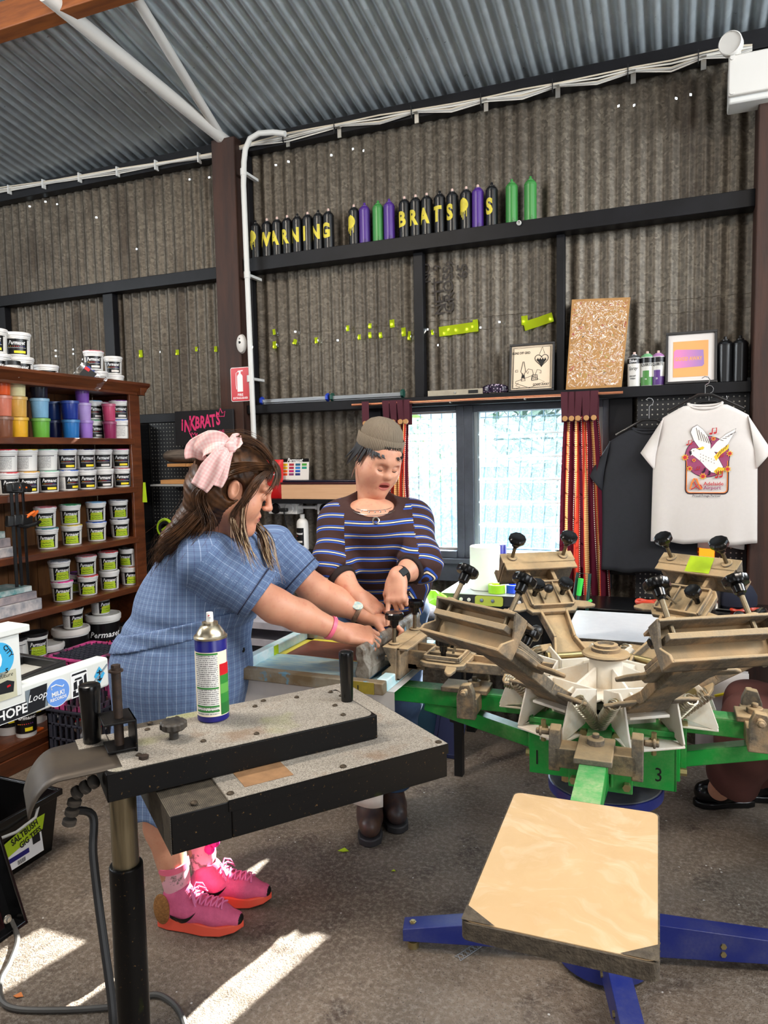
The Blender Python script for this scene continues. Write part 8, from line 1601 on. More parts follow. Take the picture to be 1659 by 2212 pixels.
G2 = [[HW(.075, -.04, .10), HW(.03, -.088, .085), HW(-.03, -.100, .055), HW(-.085, -.095, .0), D_(450, 1105, 2.17), D_(415, 1155, 2.16), D_(380, 1205, 2.16)], [HW(.07, -.05, .09), HW(.01, -.098, .07), HW(-.05, -.102, .02), HW(-.085, -.085, -.05), D_(452, 1130, 2.16), D_(428, 1175, 2.14)]]
G3 = [[HW(.08, -.045, .095), HW(.055, -.086, .06), HW(.045, -.092, .02), HW(.035, -.09, -.04), D_(524, 1150, 2.15), D_(540, 1195, 2.12), D_(560, 1240, 2.10)], [HW(.07, -.05, .1), HW(.04, -.092, .05), HW(.028, -.096, -.02), HW(.02, -.09, -.08), D_(515, 1165, 2.15), D_(533, 1220, 2.11)]]
G4 = [[HW(.06, y, .118), HW(.092-9*y*y, y*1.1, .098), HW(.105-12*y*y, y*1.2, .066), HW(.104-12*y*y, y*1.25, .036)] for y in (-.05, -.03, -.01, .01, .03, .05)]+[[HW(.05, -.05, .112), HW(.085, -.072, .085), HW(.088, -.078, .045), HW(.07, -.080, .005)]]
G5 = [[HW(.03, .08, .08), HW(.0, .1, .02), HW(-.0, .09, -.05), D_(568, 1150, 2.33), D_(586, 1205, 2.31), D_(600, 1262, 2.28)], [HW(.03, .08, .07), HW(-.01, .095, .0), D_(560, 1150, 2.33), D_(574, 1205, 2.31), D_(590, 1240, 2.28)]]
strands(G1+G1+G2+G2, 420, .0014, m_hair, 'hair_strands', .012, 1, wave=.003); strands(G3, 46, .0014, m_hair, 'hair_strands', .006, 2); strands(G4, 130, .0014, m_hair, 'fringe', .0035, 3, wave=.001)
E3 = [g[3:] for g in G3 if len(g[3:]) >= 3]+[g[2:] for g in G5]; strands(G5, 50, .0016, m_hair, 'hair_strands', .008, 4); strands(E3, 70, .0014, m_hairl, 'bleached_strands', .010, 5)
strands([[p+Vector((0, -.002, .006)) for p in g] for g in G1], 22, .0006, m_hair, 'flyaway_strands', .03, 6, wave=.01)
# bow
t = NT('pink_gingham', .8); cu_ = t.n('Attribute', attribute_name='cu').outputs['Fac']; cv_ = t.n('Attribute', attribute_name='cv').outputs['Fac']; c = t.mix(t.math('MULTIPLY', t.math('ADD', lines(t, cu_, .010, .5), lines(t, cv_, .010, .5)), .5), (250, 224, 220), (244, 200, 198)); df = t.n('BsdfDiffuse', {0: c}); tl_ = t.n('BsdfTranslucent', {0: c}); mx = t.n('MixShader', {0: .3, 1: df.outputs[0], 2: tl_.outputs[0]}); t.L.new(mx.outputs[0], t.N['Material Output'].inputs[0]); m_ging = t.m
def ribbon(path, ws, nrm_, name, cup=.25, n=20):
    P_ = smooth([Vector(p) for p in path], 6); K_ = len(P_); vs = []; cu2 = []; cv2 = []; l_ = 0; rn2 = random.Random(len(path))
    for i, p in enumerate(P_):
        tt = (P_[min(i+1, K_-1)]-P_[max(i-1, 0)]).normalized(); q = i/(K_-1)*(len(ws)-1); w_ = ws[int(q)]+(ws[min(int(q)+1, len(ws)-1)]-ws[int(q)])*(q-int(q)); sd = tt.cross(Vector(nrm_)).normalized(); nn_ = sd.cross(tt)
        if i: l_ += (p-P_[i-1]).length
        for j in range(n+1): s_ = j/n*2-1; vs.append(tuple(p+sd*s_*w_+nn_*(cup*w_*(s_*s_-.4)+.004*sin(s_*5+i*.4)))); cu2.append(s_*w_); cv2.append(l_)
    o_ = mk(name, vs, [(i*(n+1)+j, i*(n+1)+j+1, (i+1)*(n+1)+j+1, (i+1)*(n+1)+j) for i in range(K_-1) for j in range(n)], [m_ging], girl, ang=179, solid=.0012); add_attr(o_, 'cu', cu2); add_attr(o_, 'cv', cv2); return o_
kn = D_(497, 966, 2.10); cd = (OC-kn).normalized()
ribbon([kn, D_(480, 955, 2.08), D_(455, 955, 2.07), D_(428, 970, 2.08), D_(424, 992, 2.10)], [.012, .026, .036, .036, .030], (cd+Vector((0, 0, .5))), 'bow_loop')
ribbon([kn, D_(478, 984, 2.06), D_(455, 1016, 2.05), D_(430, 1054, 2.05)], [.012, .024, .032, .026], cd, 'bow_tail', cup=.3)
ribbon([kn, D_(484, 992, 2.08), D_(472, 1024, 2.08), D_(462, 1048, 2.08)], [.012, .024, .030, .024], cd+Vector((.5, 0, 0)), 'bow_tail', cup=-.2)
ribbon([kn, D_(505, 958, 2.11), D_(513, 948, 2.12), D_(519, 942, 2.13)], [.012, .020, .020, .006], cd, 'bow_loop')
k = MB(Matrix.Translation(kn) @ fr3((.5, .4, .6)).to_3x3().to_4x4()); k.lathe([(0, -.02), (.014, -.016), (.017, 0), (.014, .016), (0, .02)], n=14); o_ = k.build('bow_knot', m_ging, girl); add_attr(o_, 'cu', [v.co.x for v in o_.data.vertices]); add_attr(o_, 'cv', [v.co.z for v in o_.data.vertices])
# wrist things
m_wb = mat('pink_festival_wristband', (244, 110, 140), .5); band_on(eN, wN, .80, .0365, .014, .0015, 'wristband', m_wb, girl)
_, F = band_on(eF, wF, .80, .036, .016, .004, 'watch_strap', mat('beaded_brown_strap', (150, 120, 96), .4, var=.8, scale=60, col2=(70, 50, 44)), girl); q = F.translation; up_ = (OC-q).normalized(); MB(frame(up_+Vector((0, 0, .7)), Vector(wF-eF), o=q+(up_+Vector((0, 0, .7))).normalized()*.036)).lathe([(.017, 0), (.017, .005), (.014, .006), (0, .006)], Matrix.Diagonal((1.15, .9, 1, 1)), n=24).build('watch_face', mat('pale_watch_face', (226, 224, 206), .3, var=.6, scale=120, col2=(80, 170, 190)), girl)
# shoes and socks
m_spk = mat('pink_knit_mesh', (232, 104, 148), .7, var=.5, scale=60, col2=(206, 84, 124), bump=.3, bscale=300); m_sole = mat('coral_orange_foam', (250, 96, 72), .5); m_lace = mat('pink_laces', (240, 130, 180), .7); m_sock = mat('pink_patterned_sock', (240, 176, 188), .85, var=.9, scale=38, col2=(120, 100, 90), thr=(.52, .6)); m_scuff = mat('furry_brown_cuff', (168, 116, 62), .95, var=.8, scale=120, col2=(120, 78, 40), bump=1, bscale=220)
def sneaker(M, par, swoosh=True):
    s = SDF(); T = lambda *p: A3(M @ Vector(p))
    Yv = A3(M.to_3x3() @ Vector((0, 1, 0))); Zv = A3(M.to_3x3() @ Vector((0, 0, 1)))
    s.cone(T(-.065, 0, .058), T(.02, 0, .062), .036, .040, k=.02); s.cone(T(.02, 0, .062), T(.10, 0, .056), .041, .040, k=.03); s.cone(T(.10, 0, .054), T(.165, .0, .046), .041, .030, k=.03, sq=(Zv, .75)); s.cone(T(-.055, 0, .06), T(-.05, 0, .105), .036, .036, k=.02); s.cone(T(.0, 0, .08), T(-.02, 0, .118), .034, .034, k=.03); s.ell(T(-.035, 0, .135), (.030, .024, .03), k=.01, op=-1)
    V_, Q_ = s.mesh(.0035, post=lambda P, F: np.maximum(F, -(P@A3((0, 0, 1))-(M.translation.z+.034)))); V_ = relax(V_, Q_, 1); I = np.array(M.inverted())
    def mf(c): q = c@I[:3, :3].T+I[:3, 3]; return ((q[:, 0] > .186) & (q[:, 2] < .062)).astype(int)
    up = body_obj('shoe', V_, Q_, [m_spk, m_blk], par, mf)
    ol = [(-.108, 0), (-.10, .030), (-.06, .040), (0, .042), (.07, .050), (.13, .047), (.175, .030), (.198, 0)]; ol = ol+[(x, -y) for x, y in ol[-2:0:-1]]; top = [(x*1.0, y*.93) for x, y in ol]
    zt = lambda x: .046 if x < -.02 else .046-.012*min(1, (x+.02)/.15); zb_ = lambda x: .0 if x < .09 else .018*((x-.09)/.108)**1.6
    k = MB(M); k.hexa([(x, y, zb_(x)+.002) for x, y in ol], [(x, y, zt(x)+(.012 if x < -.09 else 0)+.5*zb_(x)) for x, y in top]); k.build('shoe_sole', m_sole, up, bevel=.004, seg=3)
    Lq = V_@I[:3, :3].T+I[:3, 3]
    def zt2(x, y): m = (np.abs(Lq[:, 0]-x) < .006) & (np.abs(Lq[:, 1]-y) < .006); return Lq[m, 2].max()+.0015 if m.any() else .06
    def yt2(x, z): m = (np.abs(Lq[:, 0]-x) < .007) & (np.abs(Lq[:, 2]-z) < .007); return Lq[m, 1].max() if m.any() else .04
    k = MB(M)
    for i in range(6):
        x = .022+.019*i; w = .030-.0012*i
        for xa, xb in ((x, x+.014), (x+.014, x)): k.tube([(xa+(xb-xa)*q, -w+2*w*q, zt2(xa+(xb-xa)*q, -w+2*w*q)) for q in (0, .25, .5, .75, 1)], .0033, 6)
    zk = zt2(.02, 0)
    for s_ in (-1, 1): k.tube([(.02, 0, zk), (.02, s_*.02, zk+.012), (.036, s_*.036, zk+.002), (.048, s_*.040, zk-.018), (.03, s_*.02, zk), (.02, 0, zk)], .0028, 6); k.tube([(.02, 0, zk), (.03, s_*.03, zk-.002), (.05, s_*.044, zk-.03)], .0026, 6)
    k.build('laces', m_lace, up)
    k = MB(M); k.sheet(lambda u, v: (-.022-.022*v, -.024+.048*u, .098+.045*v+.006*sin(pi*u)), 8, 6); k.build('tongue', m_lace, up, ang=179, solid=.006)
    for s_ in (-1, 1):
        def sw(u, v):
            x = -.045+.095*u; zc_ = .055+.026*u**1.8-.016*sin(pi*u)**.8; th = .012*sin(pi*min(1, u*.9+.10))**.7*(1-.55*u); z = zc_+(v-.5)*2*th
            return (x, s_*(yt2(x, z)+.0015), z)
        MB(M).sheet(sw, 18, 4).build('black_swoosh', m_label, up, ang=0)
    return up
for (a_, hx, hy, rz_, nm) in ((aN, -1.515, 1.882, 10, 'n'), (aF, -1.505, 2.035, 14, 'f')):
    M = Matrix.Translation((hx+.02, hy, 0)) @ rotm('Z', rz_); sneaker(M, girl)
    sc_ = SDF(); tp_ = (kN if nm == 'n' else kF); upp = a_+(tp_-a_)*(.32 if nm == 'n' else .50); sc_.cone(a_+A3((.0, 0, -.01)), a_+(tp_-a_)*.16, .043, .044, k=.01); sc_.cone(a_+(tp_-a_)*.16, upp, .045, .050 if nm == 'n' else .058, k=.01, cap=2); sV, sQ = sc_.mesh(.004); so = body_obj('sock', relax(sV, sQ, 1), sQ, [m_sock], girl)
    band_on(a_, tp_, .29 if nm == 'n' else .47, .050 if nm == 'n' else .0575, .022, .002, 'sock_cuff', m_wb, so)
q = Vector(aN)+Vector((-.03, -.052, -.028)); [MB(Matrix.Translation(q)).ball(c_, r_, 20, 14).build('furry_sock_ear', m_scuff, girl) for c_, r_ in (((0, 0, 0), (.032, .014, .052)), ((.005, .10, .03), (.028, .014, .046)))]
q = Vector(aF)+Vector((.055, -.01, .12)); k = MB(Matrix.Translation(q)); rr5 = random.Random(4)
for i in range(7): k.ball((rr5.uniform(-.014, .02), rr5.uniform(-.02, .02), rr5.uniform(-.035, .04)), rr5.uniform(.012, .02), 8, 6)
k.build('hot_pink_sock_frill', mat('hot_pink_frill', (244, 40, 150), .6), girl)

# ------------------------------------------------------------------ the person in the beanie and striped sweater
p2 = thing('person', 'person in grey beanie and striped sweater pointing at the clamp knobs', 'person', (-1.08, 2.60, 0))
f2 = A3((.48, -.87, 0)); l2 = A3((.87, .48, 0))         # facing, and her left
nb = A3(atd(802, 1074, 2.66)); hp = A3((-1.11, 2.72, .92)); sR, sL = A3(atd(733, 1128, 2.66)), A3(atd(890, 1124, 2.71)); ch = (sR+sL)/2+A3((-.01, .045, -.10)); wa = (ch+hp)/2; eR, eL = A3(atd(716, 1225, 2.60)), A3(atd(908, 1215, 2.58)); wR, wL = A3((-1.005, 2.245, 1.075)), A3((-.872, 2.265, 1.145))
MH2 = Matrix.Translation(atd(816, 994, 2.64)) @ Matrix.Rotation(radians(-40), 4, 'Z') @ Matrix.Rotation(radians(25), 4, 'Y') @ Matrix.Rotation(radians(-7), 4, 'X') @ Matrix.Scale(.92, 4)
head2 = head_sdf(MH2, 1.0, wid=.88, jr=.018, nx=-.045,  neck_to=nb-f2*.03+A3((0, 0, -.01)), nr=(.046, .054))
b2 = SDF(); b2.cone(hp, wa, .125, .115, k=.05).cone(wa, ch, .115, .12, k=.05).cone(ch, nb-A3((0, 0, .085)), .115, .075, k=.05); b2.cone(sR, sL, .058, .058, k=.06); b2.ell(nb+f2*.035+A3((0, 0, -.075)), (.092, .092, .06), k=.05)
for s_, e_, w_ in ((sR, eR, wR), (sL, eL, wL)): b2.cone(s_, e_, .046, .040, k=.03); b2.cone(e_, e_+(w_-e_)*.4, .040, .039, k=.03); b2.cone(e_+(w_-e_)*.4, w_, .039, .026, k=.03)
hip = l2*.085
kk = []
for sg, toe in ((-1, A3((-1.108, 2.529, 0))), (1, A3((-1.036, 2.663, 0)))):
    an = toe-f2*.175+A3((0, 0, .10)); kn_ = (hp+l2*sg*.095+an)/2+A3((0, 0, .02))+f2*.03; kk.append((sg, an, kn_, toe)); b2.cone(hp+l2*sg*.09, kn_, .085, .06, k=.03); b2.cone(kn_, an, .058, .04, k=.03)
hs2 = SDF(); MR2 = fr3(Vector((.075, .01, -.055)), (.25, -.42, .87), wR); ML2 = fr3(Vector((.012, -.045, -.085)), (.05, -.88, .45), wL)
hs2.cone(wR-(wR-eR)*.3, wR, .029, .026, k=.02); hs2.cone(wL-(wL-eL)*.3, wL, .029, .026, k=.02)
tR = hand(hs2, MR2, 1, [(22, 18, 12), (62, 78, 48), (66, 80, 50), (70, 80, 50)], (24, 44, 44), sc=.92); tL = hand(hs2, ML2, -1, [(8, 8, 6), (66, 84, 50), (70, 86, 50), (72, 86, 50)], (30, 36, 46), sc=.92)
V1, Q1 = b2.mesh(.006); V2, Q2 = head2.mesh(.0025); V3, Q3 = hs2.mesh(.0022); V1 = relax(V1, Q1, 2); V2 = relax(V2, Q2, 1, .4); V3 = relax(V3, Q3, 1, .4); V, Q = join([(V1, Q1), (V2, Q2), (V3, Q3)])
body_obj('body', V, Q, [m_skin2, m_mouth], p2, lipfn(MH2, 1.0), {'lip': lipfn(MH2, 1.0).lip(V)}); face_bits(MH2, p2, sc=.6); nails(tR+tL, p2, m_nail)
T2 = lambda *p: MH2 @ Vector(p); k = MB(); k.tube([T2(.079, -.013, -.0605), T2(.085, 0, -.060), T2(.079, .013, -.0605)], .0028, 6); k.build('upper_teeth', m_teeth, p2)
def strp(t, u, v):
    f_ = t.math('FRACT', t.math('MULTIPLY', v, 1/.0455)); c = t.mix(t.noise(t.n('TexCoord').outputs['Object'], 7, 3), (64, 36, 30), (52, 28, 26))
    c = t.mix(band(t, f_, .06, .17), c, (44, 82, 176)); c = t.mix(band(t, f_, .17, .225), c, (24, 20, 24)); c = t.mix(band(t, f_, .225, .31), c, (232, 214, 186)); c = t.mix(band(t, f_, .31, .35), c, (24, 20, 24)); c = t.mix(band(t, f_, .35, .45), c, (44, 82, 176)); t.col(c)
def band(t, x, a0, b0): return t.math('MULTIPLY', t.math('GREATER_THAN', x, a0), t.math('LESS_THAN', x, b0))
m_strp = wrapmat('brown_sweater_with_stripes', strp, .9)
sw = SDF(); hemz = hp+A3((.01, -.04, .06))
sw.cone(nb-A3((0, 0, .055))-f2*.01, ch, .095, .165, k=.05, sq=(f2, .82)); sw.cone(ch, wa, .17, .185, k=.06, sq=(f2, .78)); sw.cone(wa, hemz, .185, .19, k=.05, cap=2, sq=(f2, .78)); sw.cone(sR, sL, .068, .068, k=.07); sw.ell(nb+f2*.02+A3((0, 0, -.10)), (.12, .12, .075), k=.05)
mR, mL = eR+(wR-eR)*.30, eL+(wL-eL)*.38
for s_, e_, m__ in ((sR, eR, mR), (sL, eL, mL)): sw.cone(s_, e_, .070, .070, k=.05); sw.cone(e_, m__, .072, .060, k=.04, cap=2)
def nkd(P): q = P-(nb+f2*.055+A3((0, 0, .012))); a = q@l2; c_ = q@f2; return (np.sqrt((a/.095)**2+(c_/.080)**2+(q[..., 2]/.080)**2)-1)*.075
def nk(P, F):
    d_ = nkd(P)
    x, y, z = P[..., 0], P[..., 1], P[..., 2]
    F = F+.007*np.clip((1.22-z)/.2, 0, 1)*np.sin(26*(P-hp)@l2+7*np.sin(7*z))+.006*np.clip(1-np.minimum(np.linalg.norm(P-eR, axis=-1), np.linalg.norm(P-eL, axis=-1))/.14, 0, 1)*np.sin(120*z+30*x)
    return np.maximum(F, -d_)
wV, wQ = sw.mesh(.0062, post=nk); wV = relax(wV, wQ, 2)
class SWR:
    def region(c):
        d1, _ = seg(c, eR, wR); d2, _ = seg(c, eL, wL); R_ = ((c-sR)@l2 < .012) | (d1 < .085) & ((c-ch)@l2 < -.17); L_ = ((c-sL)@l2 > -.012) | (d2 < .085) & ((c-ch)@l2 > .15); n_ = nkd(c) < .026; d3, _ = seg(c, sR, eR); d4, _ = seg(c, sL, eL); return np.where(n_, 3, np.where(R_, 1, np.where(L_, 2, 0)))
    def coord(k_, P):
        if k_ == 3: return P[:, 2]*0, P[:, 2]*0+.0455*.7
        if k_ == 0: return P[:, 2]*0, P[:, 2]+.06*((P-ch)@f2)+2
        s_, e_, w_ = ((sR, eR, wR), (sL, eL, wL))[(k_-1) % 3]; L_ = np.linalg.norm(e_-s_); a1 = (P-s_)@((e_-s_)/L_) if k_ < 3 else L_+(P-e_)@((w_-e_)/np.linalg.norm(w_-e_)); return a1*0, s_[2]+2.02-a1
corner_attr(body_obj('striped_sweater', wV, wQ, [m_strp], p2), wV, wQ, SWR)
m_dkcuff = mat('dark_undersleeve', (34, 20, 20), .9)
for e_, w_, t0, t1, r0, r1 in ((eR, wR, .15, .46, .057, .050), (eL, wL, .2, .52, .055, .050)):
    c_ = SDF(); c_.cone(e_+(w_-e_)*t0, e_+(w_-e_)*t1, r0, r1, k=.01, cap=2); cV, cQ = c_.mesh(.005, post=lambda P, F: F+.002*np.sin(300*((P-e_)@(w_-e_)))); body_obj('undersleeve', cV, cQ, [m_dkcuff], p2)
ring = [Vector(nb+f2*.055+A3((0, 0, .012))+l2*.094*cos(a)+f2*.076*sin(a)+A3((0, 0, -.030-.040*max(0, sin(a))+.02*abs(cos(a))))) for a in [2*pi*i/36 for i in range(36)]]
m_lea = mat('silver_chain', (206, 200, 190), .25, 1)
for dz, rad_, nm in ((-.012, .066, 0), (-.035, .082, 1)):
    cN = nb+f2*.035+A3((0, 0, -.075)); zz_ = lambda a: .045-(.010, .026)[nm]*sin(a); P_ = [Vector(cN+(l2*cos(a)+f2*sin(a))*(.092*sqrt(1-(zz_(a)/.06)**2)+.006+.004*nm)+A3((0, 0, zz_(a)))) for a in [pi*(.02+.96*i/24) for i in range(25)]]; MB().tube(P_, .0013, 5).build('necklace', m_lea, p2)
    if nm: k = MB(); c_ = P_[12]+Vector((f2[0], f2[1], 0))*.004-Vector((0, 0, .018)); F = frame((f2[0], f2[1], .3), o=c_); k.tube([F @ Vector((.011*cos(t_), .011*sin(t_), 0)) for t_ in [2*pi*i/16 for i in range(16)]], .003, 6, closed=True); k.build('ring_pendant', m_lea, p2)
    else:
        k = MB()
        for i in (5, 8, 10, 12, 14, 17, 20): k.ball(P_[i]-Vector((0, 0, .007)), (.003, .003, .005), 8, 6)
        k.build('charm', m_lea, p2)
_, F = band_on(eL, wL, .86, .031, .022, .003, 'watch_strap', m_blk, p2); q = F.translation; up_ = (OC-q).normalized()+Vector((.55, 0, .6)); up_.normalize(); MB(frame(up_, Vector(wL-eL), o=q+up_*.031)).prism(rrect(.016, .013, .004), .007).build('watch_face', m_blkgl, p2, bevel=.002)
# beanie and hair
t = NT('grey_ribbed_knit', .95); o = t.n('TexCoord').outputs['Object']; at_ = t.n('Attribute', attribute_name='cu').outputs['Fac']; rb_n = t.math('SINE', t.math('MULTIPLY', at_, 90)); t.col(t.mix(t.rng(rb_n, -1, 1, 0, .8), (104, 92, 78), (150, 136, 116))); t.bump(rb_n, .5, .003); m_bean = t.m
SB = MH2 @ Matrix.Translation((-.012, 0, .0)) @ Matrix.Rotation(radians(-8), 4, 'Y') @ Matrix.Diagonal((.96, .80, .93, 1))
def beanie(nm, prof):
    k = MB(); k.lathe(prof, SB, n=72); o_ = k.build(nm, m_bean, p2, ang=60); vals = []
    for i in range(len(o_.data.vertices)): vals.append(2*pi*(i % 72)/72)
    add_attr(o_, 'cu', vals[:len(o_.data.vertices)]); return o_
beanie('beanie_crown', [(.098, .07), (.103, .095), (.101, .115), (.090, .142), (.070, .163), (.040, .177), (.012, .181), (.0005, .181)]); beanie('beanie_brim', [(.102, .054), (.109, .052), (.113, .058), (.113, .098), (.108, .105), (.103, .100)])
k = MB(); yaw0 = radians(-8)
for ci, chh in enumerate('INKBRATS'):
    a = .02+(ci-3.5)*.115; q = Vector((.1155*cos(a), .1155*sin(a), .076)); Mx = SB @ Matrix.Translation(q) @ Matrix.Rotation(a, 4, 'Z') @ Matrix(((0, 0, 1, 0), (1, 0, 0, 0), (0, 1, 0, 0), (0, 0, 0, 1)))
    put_text(k, chh, Mx, .019, bold=.03)
k.build('beanie_lettering', m_ink, p2, ang=0)
m_dkh = mat('near_black_hair', (22, 18, 20), .45); rr6 = random.Random(8); k = MB(); I2 = np.array(MH2.inverted()); Lh = V2@I2[:3, :3].T+I2[:3, 3]; Ah = np.arctan2(Lh[:, 1], Lh[:, 0])
def onhead(a, z, off=.003):
    m = (np.abs(Ah-a) < .10) & (np.abs(Lh[:, 2]-z) < .005); r_ = np.hypot(Lh[m, 0], Lh[m, 1]).max() if m.any() else .09; return T2((r_+off)*cos(a), (r_+off)*sin(a), z)
for i in range(46):
    a = rr6.choice([rr6.uniform(-1.35, -.75), rr6.uniform(-.9, -.35), rr6.uniform(.15, 1.0)]); L_ = rr6.uniform(.006, .014)*(2.4 if abs(a) > .85 else 1.0); sl = rr6.uniform(.05, .22)
    k.tube([onhead(a, .060, .001), onhead(a+sl*.3, .056-L_*.45, .0035), onhead(a+sl, .056-L_, .0025)], [.0020, .0017, .0005], 5)
for s_ in (-1, 1):
    for i in range(16): y0_ = s_*.082; x0_ = rr6.uniform(-.06, .035); k.tube([T2(x0_, y0_, .05), T2(x0_-.004, s_*.088, .02), T2(x0_-.010, s_*.090+s_*rr6.uniform(0, .006), -.005-rr6.uniform(0, .02)) if x0_ > -.01 else T2(x0_-.03, s_*(.088+rr6.uniform(0, .02)), -.03-rr6.uniform(0, .03))], [.0045, .004, .0008], 5)
k.build('hair', m_dkh, p2)
k = MB(); k.tube([T2(-.006, -.089, -.038), T2(-.004, -.092, -.062), T2(-.002, -.092, -.085)], [.002, .003, .001], 6); k.build('earring', m_lea, p2)
# jeans, boots
m_jean = mat('blue_denim', (44, 66, 96), .85, var=.5, scale=30, col2=(60, 84, 116)); m_boot = mat('scuffed_brown_boot', (88, 62, 48), .4, var=.9, scale=16, col2=(50, 46, 52)); m_bsole = mat('dark_boot_sole', (44, 42, 44), .6)
jn = SDF(); jn.ell(hp, (.165, .15, .12), k=.05)
for sg, an, kn_, toe in kk: jn.cone(hp+l2*sg*.085, kn_, .105, .088, k=.03); jn.cone(kn_, an+A3((0, 0, .05)), .088, .078, k=.02, cap=2)
jV, jQ = jn.mesh(.007, post=lambda P, F: F+.004*np.sin(30*P[..., 2]+12*P[..., 0])); jo = body_obj('jeans', relax(jV, jQ, 2), jQ, [m_jean], p2)
for sg, an, kn_, toe in kk: band_on(an+A3((0, 0, .05)), kn_, .05, .077, .045, .004, 'turned_up_hem', m_jean, jo)
def boot(toe, f_, par, mu, msole, sc=1.0):
    f_ = Vector((f_[0], f_[1], 0)).normalized(); M = Matrix(((f_.x, -f_.y, 0, toe[0]), (f_.y, f_.x, 0, toe[1]), (0, 0, 1, 0), (0, 0, 0, 1))) @ Matrix.Scale(sc, 4); T = lambda *p: A3(M @ Vector(p)); s = SDF(); Zv = A3((0, 0, 1))
    s.cone(T(-.045, 0, .062), T(-.12, 0, .064), .044, .042, k=.03); s.cone(T(-.12, 0, .06), T(-.215, 0, .062), .042, .036, k=.03); s.cone(T(-.17, 0, .08), T(-.19, 0, .21), .044, .046, k=.04, cap=2); s.cone(T(-.10, 0, .07), T(-.165, 0, .13), .042, .042, k=.04)
    V_, Q_ = s.mesh(.0045, post=lambda P, F: np.maximum(F, .026*sc-P[..., 2])); u = body_obj('boot', relax(V_, Q_, 2), Q_, [mu], par)
    ol = [(-.262, 0), (-.255, .028), (-.22, .038), (-.14, .036), (-.07, .049), (-.025, .042), (-.002, .018), (.003, 0)]; ol = ol+[(x, -y) for x, y in ol[-2:0:-1]]; MB(M).prism(ol, .028, z0=.001).build('boot_sole', msole, u, bevel=.005, seg=2); return u
for (sg, an, kn_, toe), fd in zip(kk, ((.40, -.92), (.52, -.85))): boot(toe, fd, p2, m_boot, m_bsole, 1.05)

# ------------------------------------------------------------------ third person, mostly beyond the frame edge
p3 = thing('person', 'person in brown trousers and pink top sitting behind the press arm', 'person', (.42, 3.0, 0)); m_pkt = mat('dusty_pink_top', (196, 140, 140), .85); m_brt = mat('chestnut_trousers', (104, 62, 56), .85, var=.4, scale=8, col2=(84, 48, 44)); m_bkb = mat('glossy_black_boot', (14, 14, 16), .25)
b3 = SDF(); H3 = A3((.55, 2.98, .52)); S3 = A3((.52, 2.94, 1.02)); b3.cone(H3, S3, .13, .14, k=.05); b3.cone(S3+A3((0, 0, .06)), S3+A3((0, 0, .20)), .055, .05, k=.04); b3.ell(S3+A3((-.01, 0, .30)), (.085, .075, .105), k=.02); b3.cone(S3+A3((-.06, -.12, .02)), S3+A3((-.13, -.10, -.20)), .045, .04, k=.03); b3.cone(S3+A3((-.13, -.10, -.20)), S3+A3((-.30, .06, -.16)), .038, .026, k=.02)
h3 = fr3(Vector((-.09, .03, -.03)), (0, 0, 1), S3+A3((-.30, .06, -.16))); hand(b3, h3, 1, [(20, 30, 20)]*4); kn3 = [A3((.28, 2.90, .54)), A3((.30, 3.08, .54))]; an3 = [A3((.19, 3.26, .12)), A3((.30, 3.40, .12))]
for q_, a_ in zip(kn3, an3): b3.cone(H3, q_, .09, .07, k=.03); b3.cone(q_, a_, .06, .045, k=.03)
V, Q = b3.mesh(.006); body_obj('body', relax(V, Q, 1), Q, [m_skin2], p3)
c3 = SDF(); c3.cone(H3+A3((0, 0, .06)), S3, .15, .155, k=.05); c3.cone(S3+A3((.0, -.02, .02)), S3+A3((-.06, -.12, .02)), .09, .07, k=.05); c3.cone(S3+A3((-.06, -.12, .02)), S3+A3((-.13, -.10, -.20)), .065, .062, k=.03); V, Q = c3.mesh(.008); body_obj('pink_top', relax(V, Q, 2), Q, [m_pkt], p3)
c3 = SDF(); c3.ell(H3, (.17, .19, .14), k=.05)
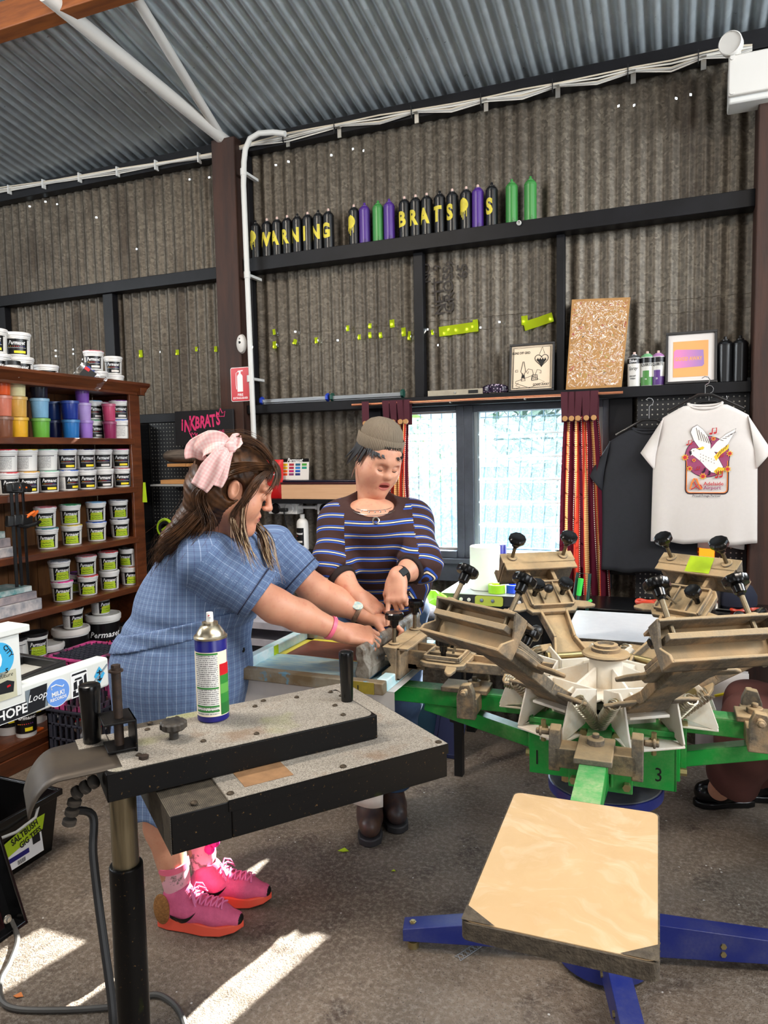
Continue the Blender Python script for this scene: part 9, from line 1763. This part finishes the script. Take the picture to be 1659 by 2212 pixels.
for q_, a_ in zip(kn3, an3): c3.cone(H3, q_, .125, .115, k=.05); c3.cone(q_, a_+A3((.05, -.08, .10)), .115, .105, k=.03, cap=2)
V, Q = c3.mesh(.008, post=lambda P, F: F+.006*np.sin(22*P[..., 0]+30*P[..., 2])); body_obj('trousers', relax(V, Q, 2), Q, [m_brt], p3)
h3m = SDF(); h3m.ell(S3+A3((.01, 0, .325)), (.10, .09, .10), k=.02); V, Q = h3m.mesh(.006); body_obj('hair', V, Q, [m_hair], p3)
boot(A3((.095, 3.33, 0)), (-.75, -.30), p3, m_bkb, m_bkb, 1.0); boot(A3((.19, 3.44, 0)), (-.8, -.2), p3, m_bkb, m_bkb, 1.0)
e = thing('stool', 'low dark stool under the person in brown trousers', 'stool', (.55, 3.0, 0)); MB().cyl((.57, 2.99, .34), (.57, 2.99, .38), .17, n=28).build('seat', m_blk, e, bevel=.004)
for s_ in range(4): MB().cyl((.57+.11*cos(pi/4+s_*pi/2), 2.99+.11*sin(pi/4+s_*pi/2), .34), (.57+.15*cos(pi/4+s_*pi/2), 2.99+.15*sin(pi/4+s_*pi/2), 0), .014, n=10).build('leg', m_blk, e)
ta, tb = atd(1555, 1450, 3.05), atd(1600, 1550, 2.95); e = thing('tote_bag', 'white printed tote bag hanging behind the press arm', 'bag', (ta.x, ta.y, tb.z-.05)); k = MB(); k.sheet(lambda u, v: (ta.x-.09+.2*u, ta.y-.01*sin(pi*u)-.02*sin(pi*v), ta.z-.36*v), 8, 8).sheet(lambda u, v: (ta.x-.09+.2*u, ta.y+.03+.02*sin(pi*v), ta.z-.36*v), 8, 8); k.build('bag_body', m_tw, e, ang=179, solid=.002); k = MB(); k.tube([(ta.x-.05, ta.y, ta.z), (ta.x-.04, ta.y, ta.z+.14), (ta.x+.06, ta.y, ta.z+.14), (ta.x+.07, ta.y, ta.z)], .008, 6); k.build('strap', m_tw, e); k = MB(); k.tube([(ta.x-.02, ta.y-.03, ta.z-.1), (ta.x+.03, ta.y-.035, ta.z-.08), (ta.x+.06, ta.y-.03, ta.z-.1)], .006, 5); k.build('yellow_print', m_yel, e)
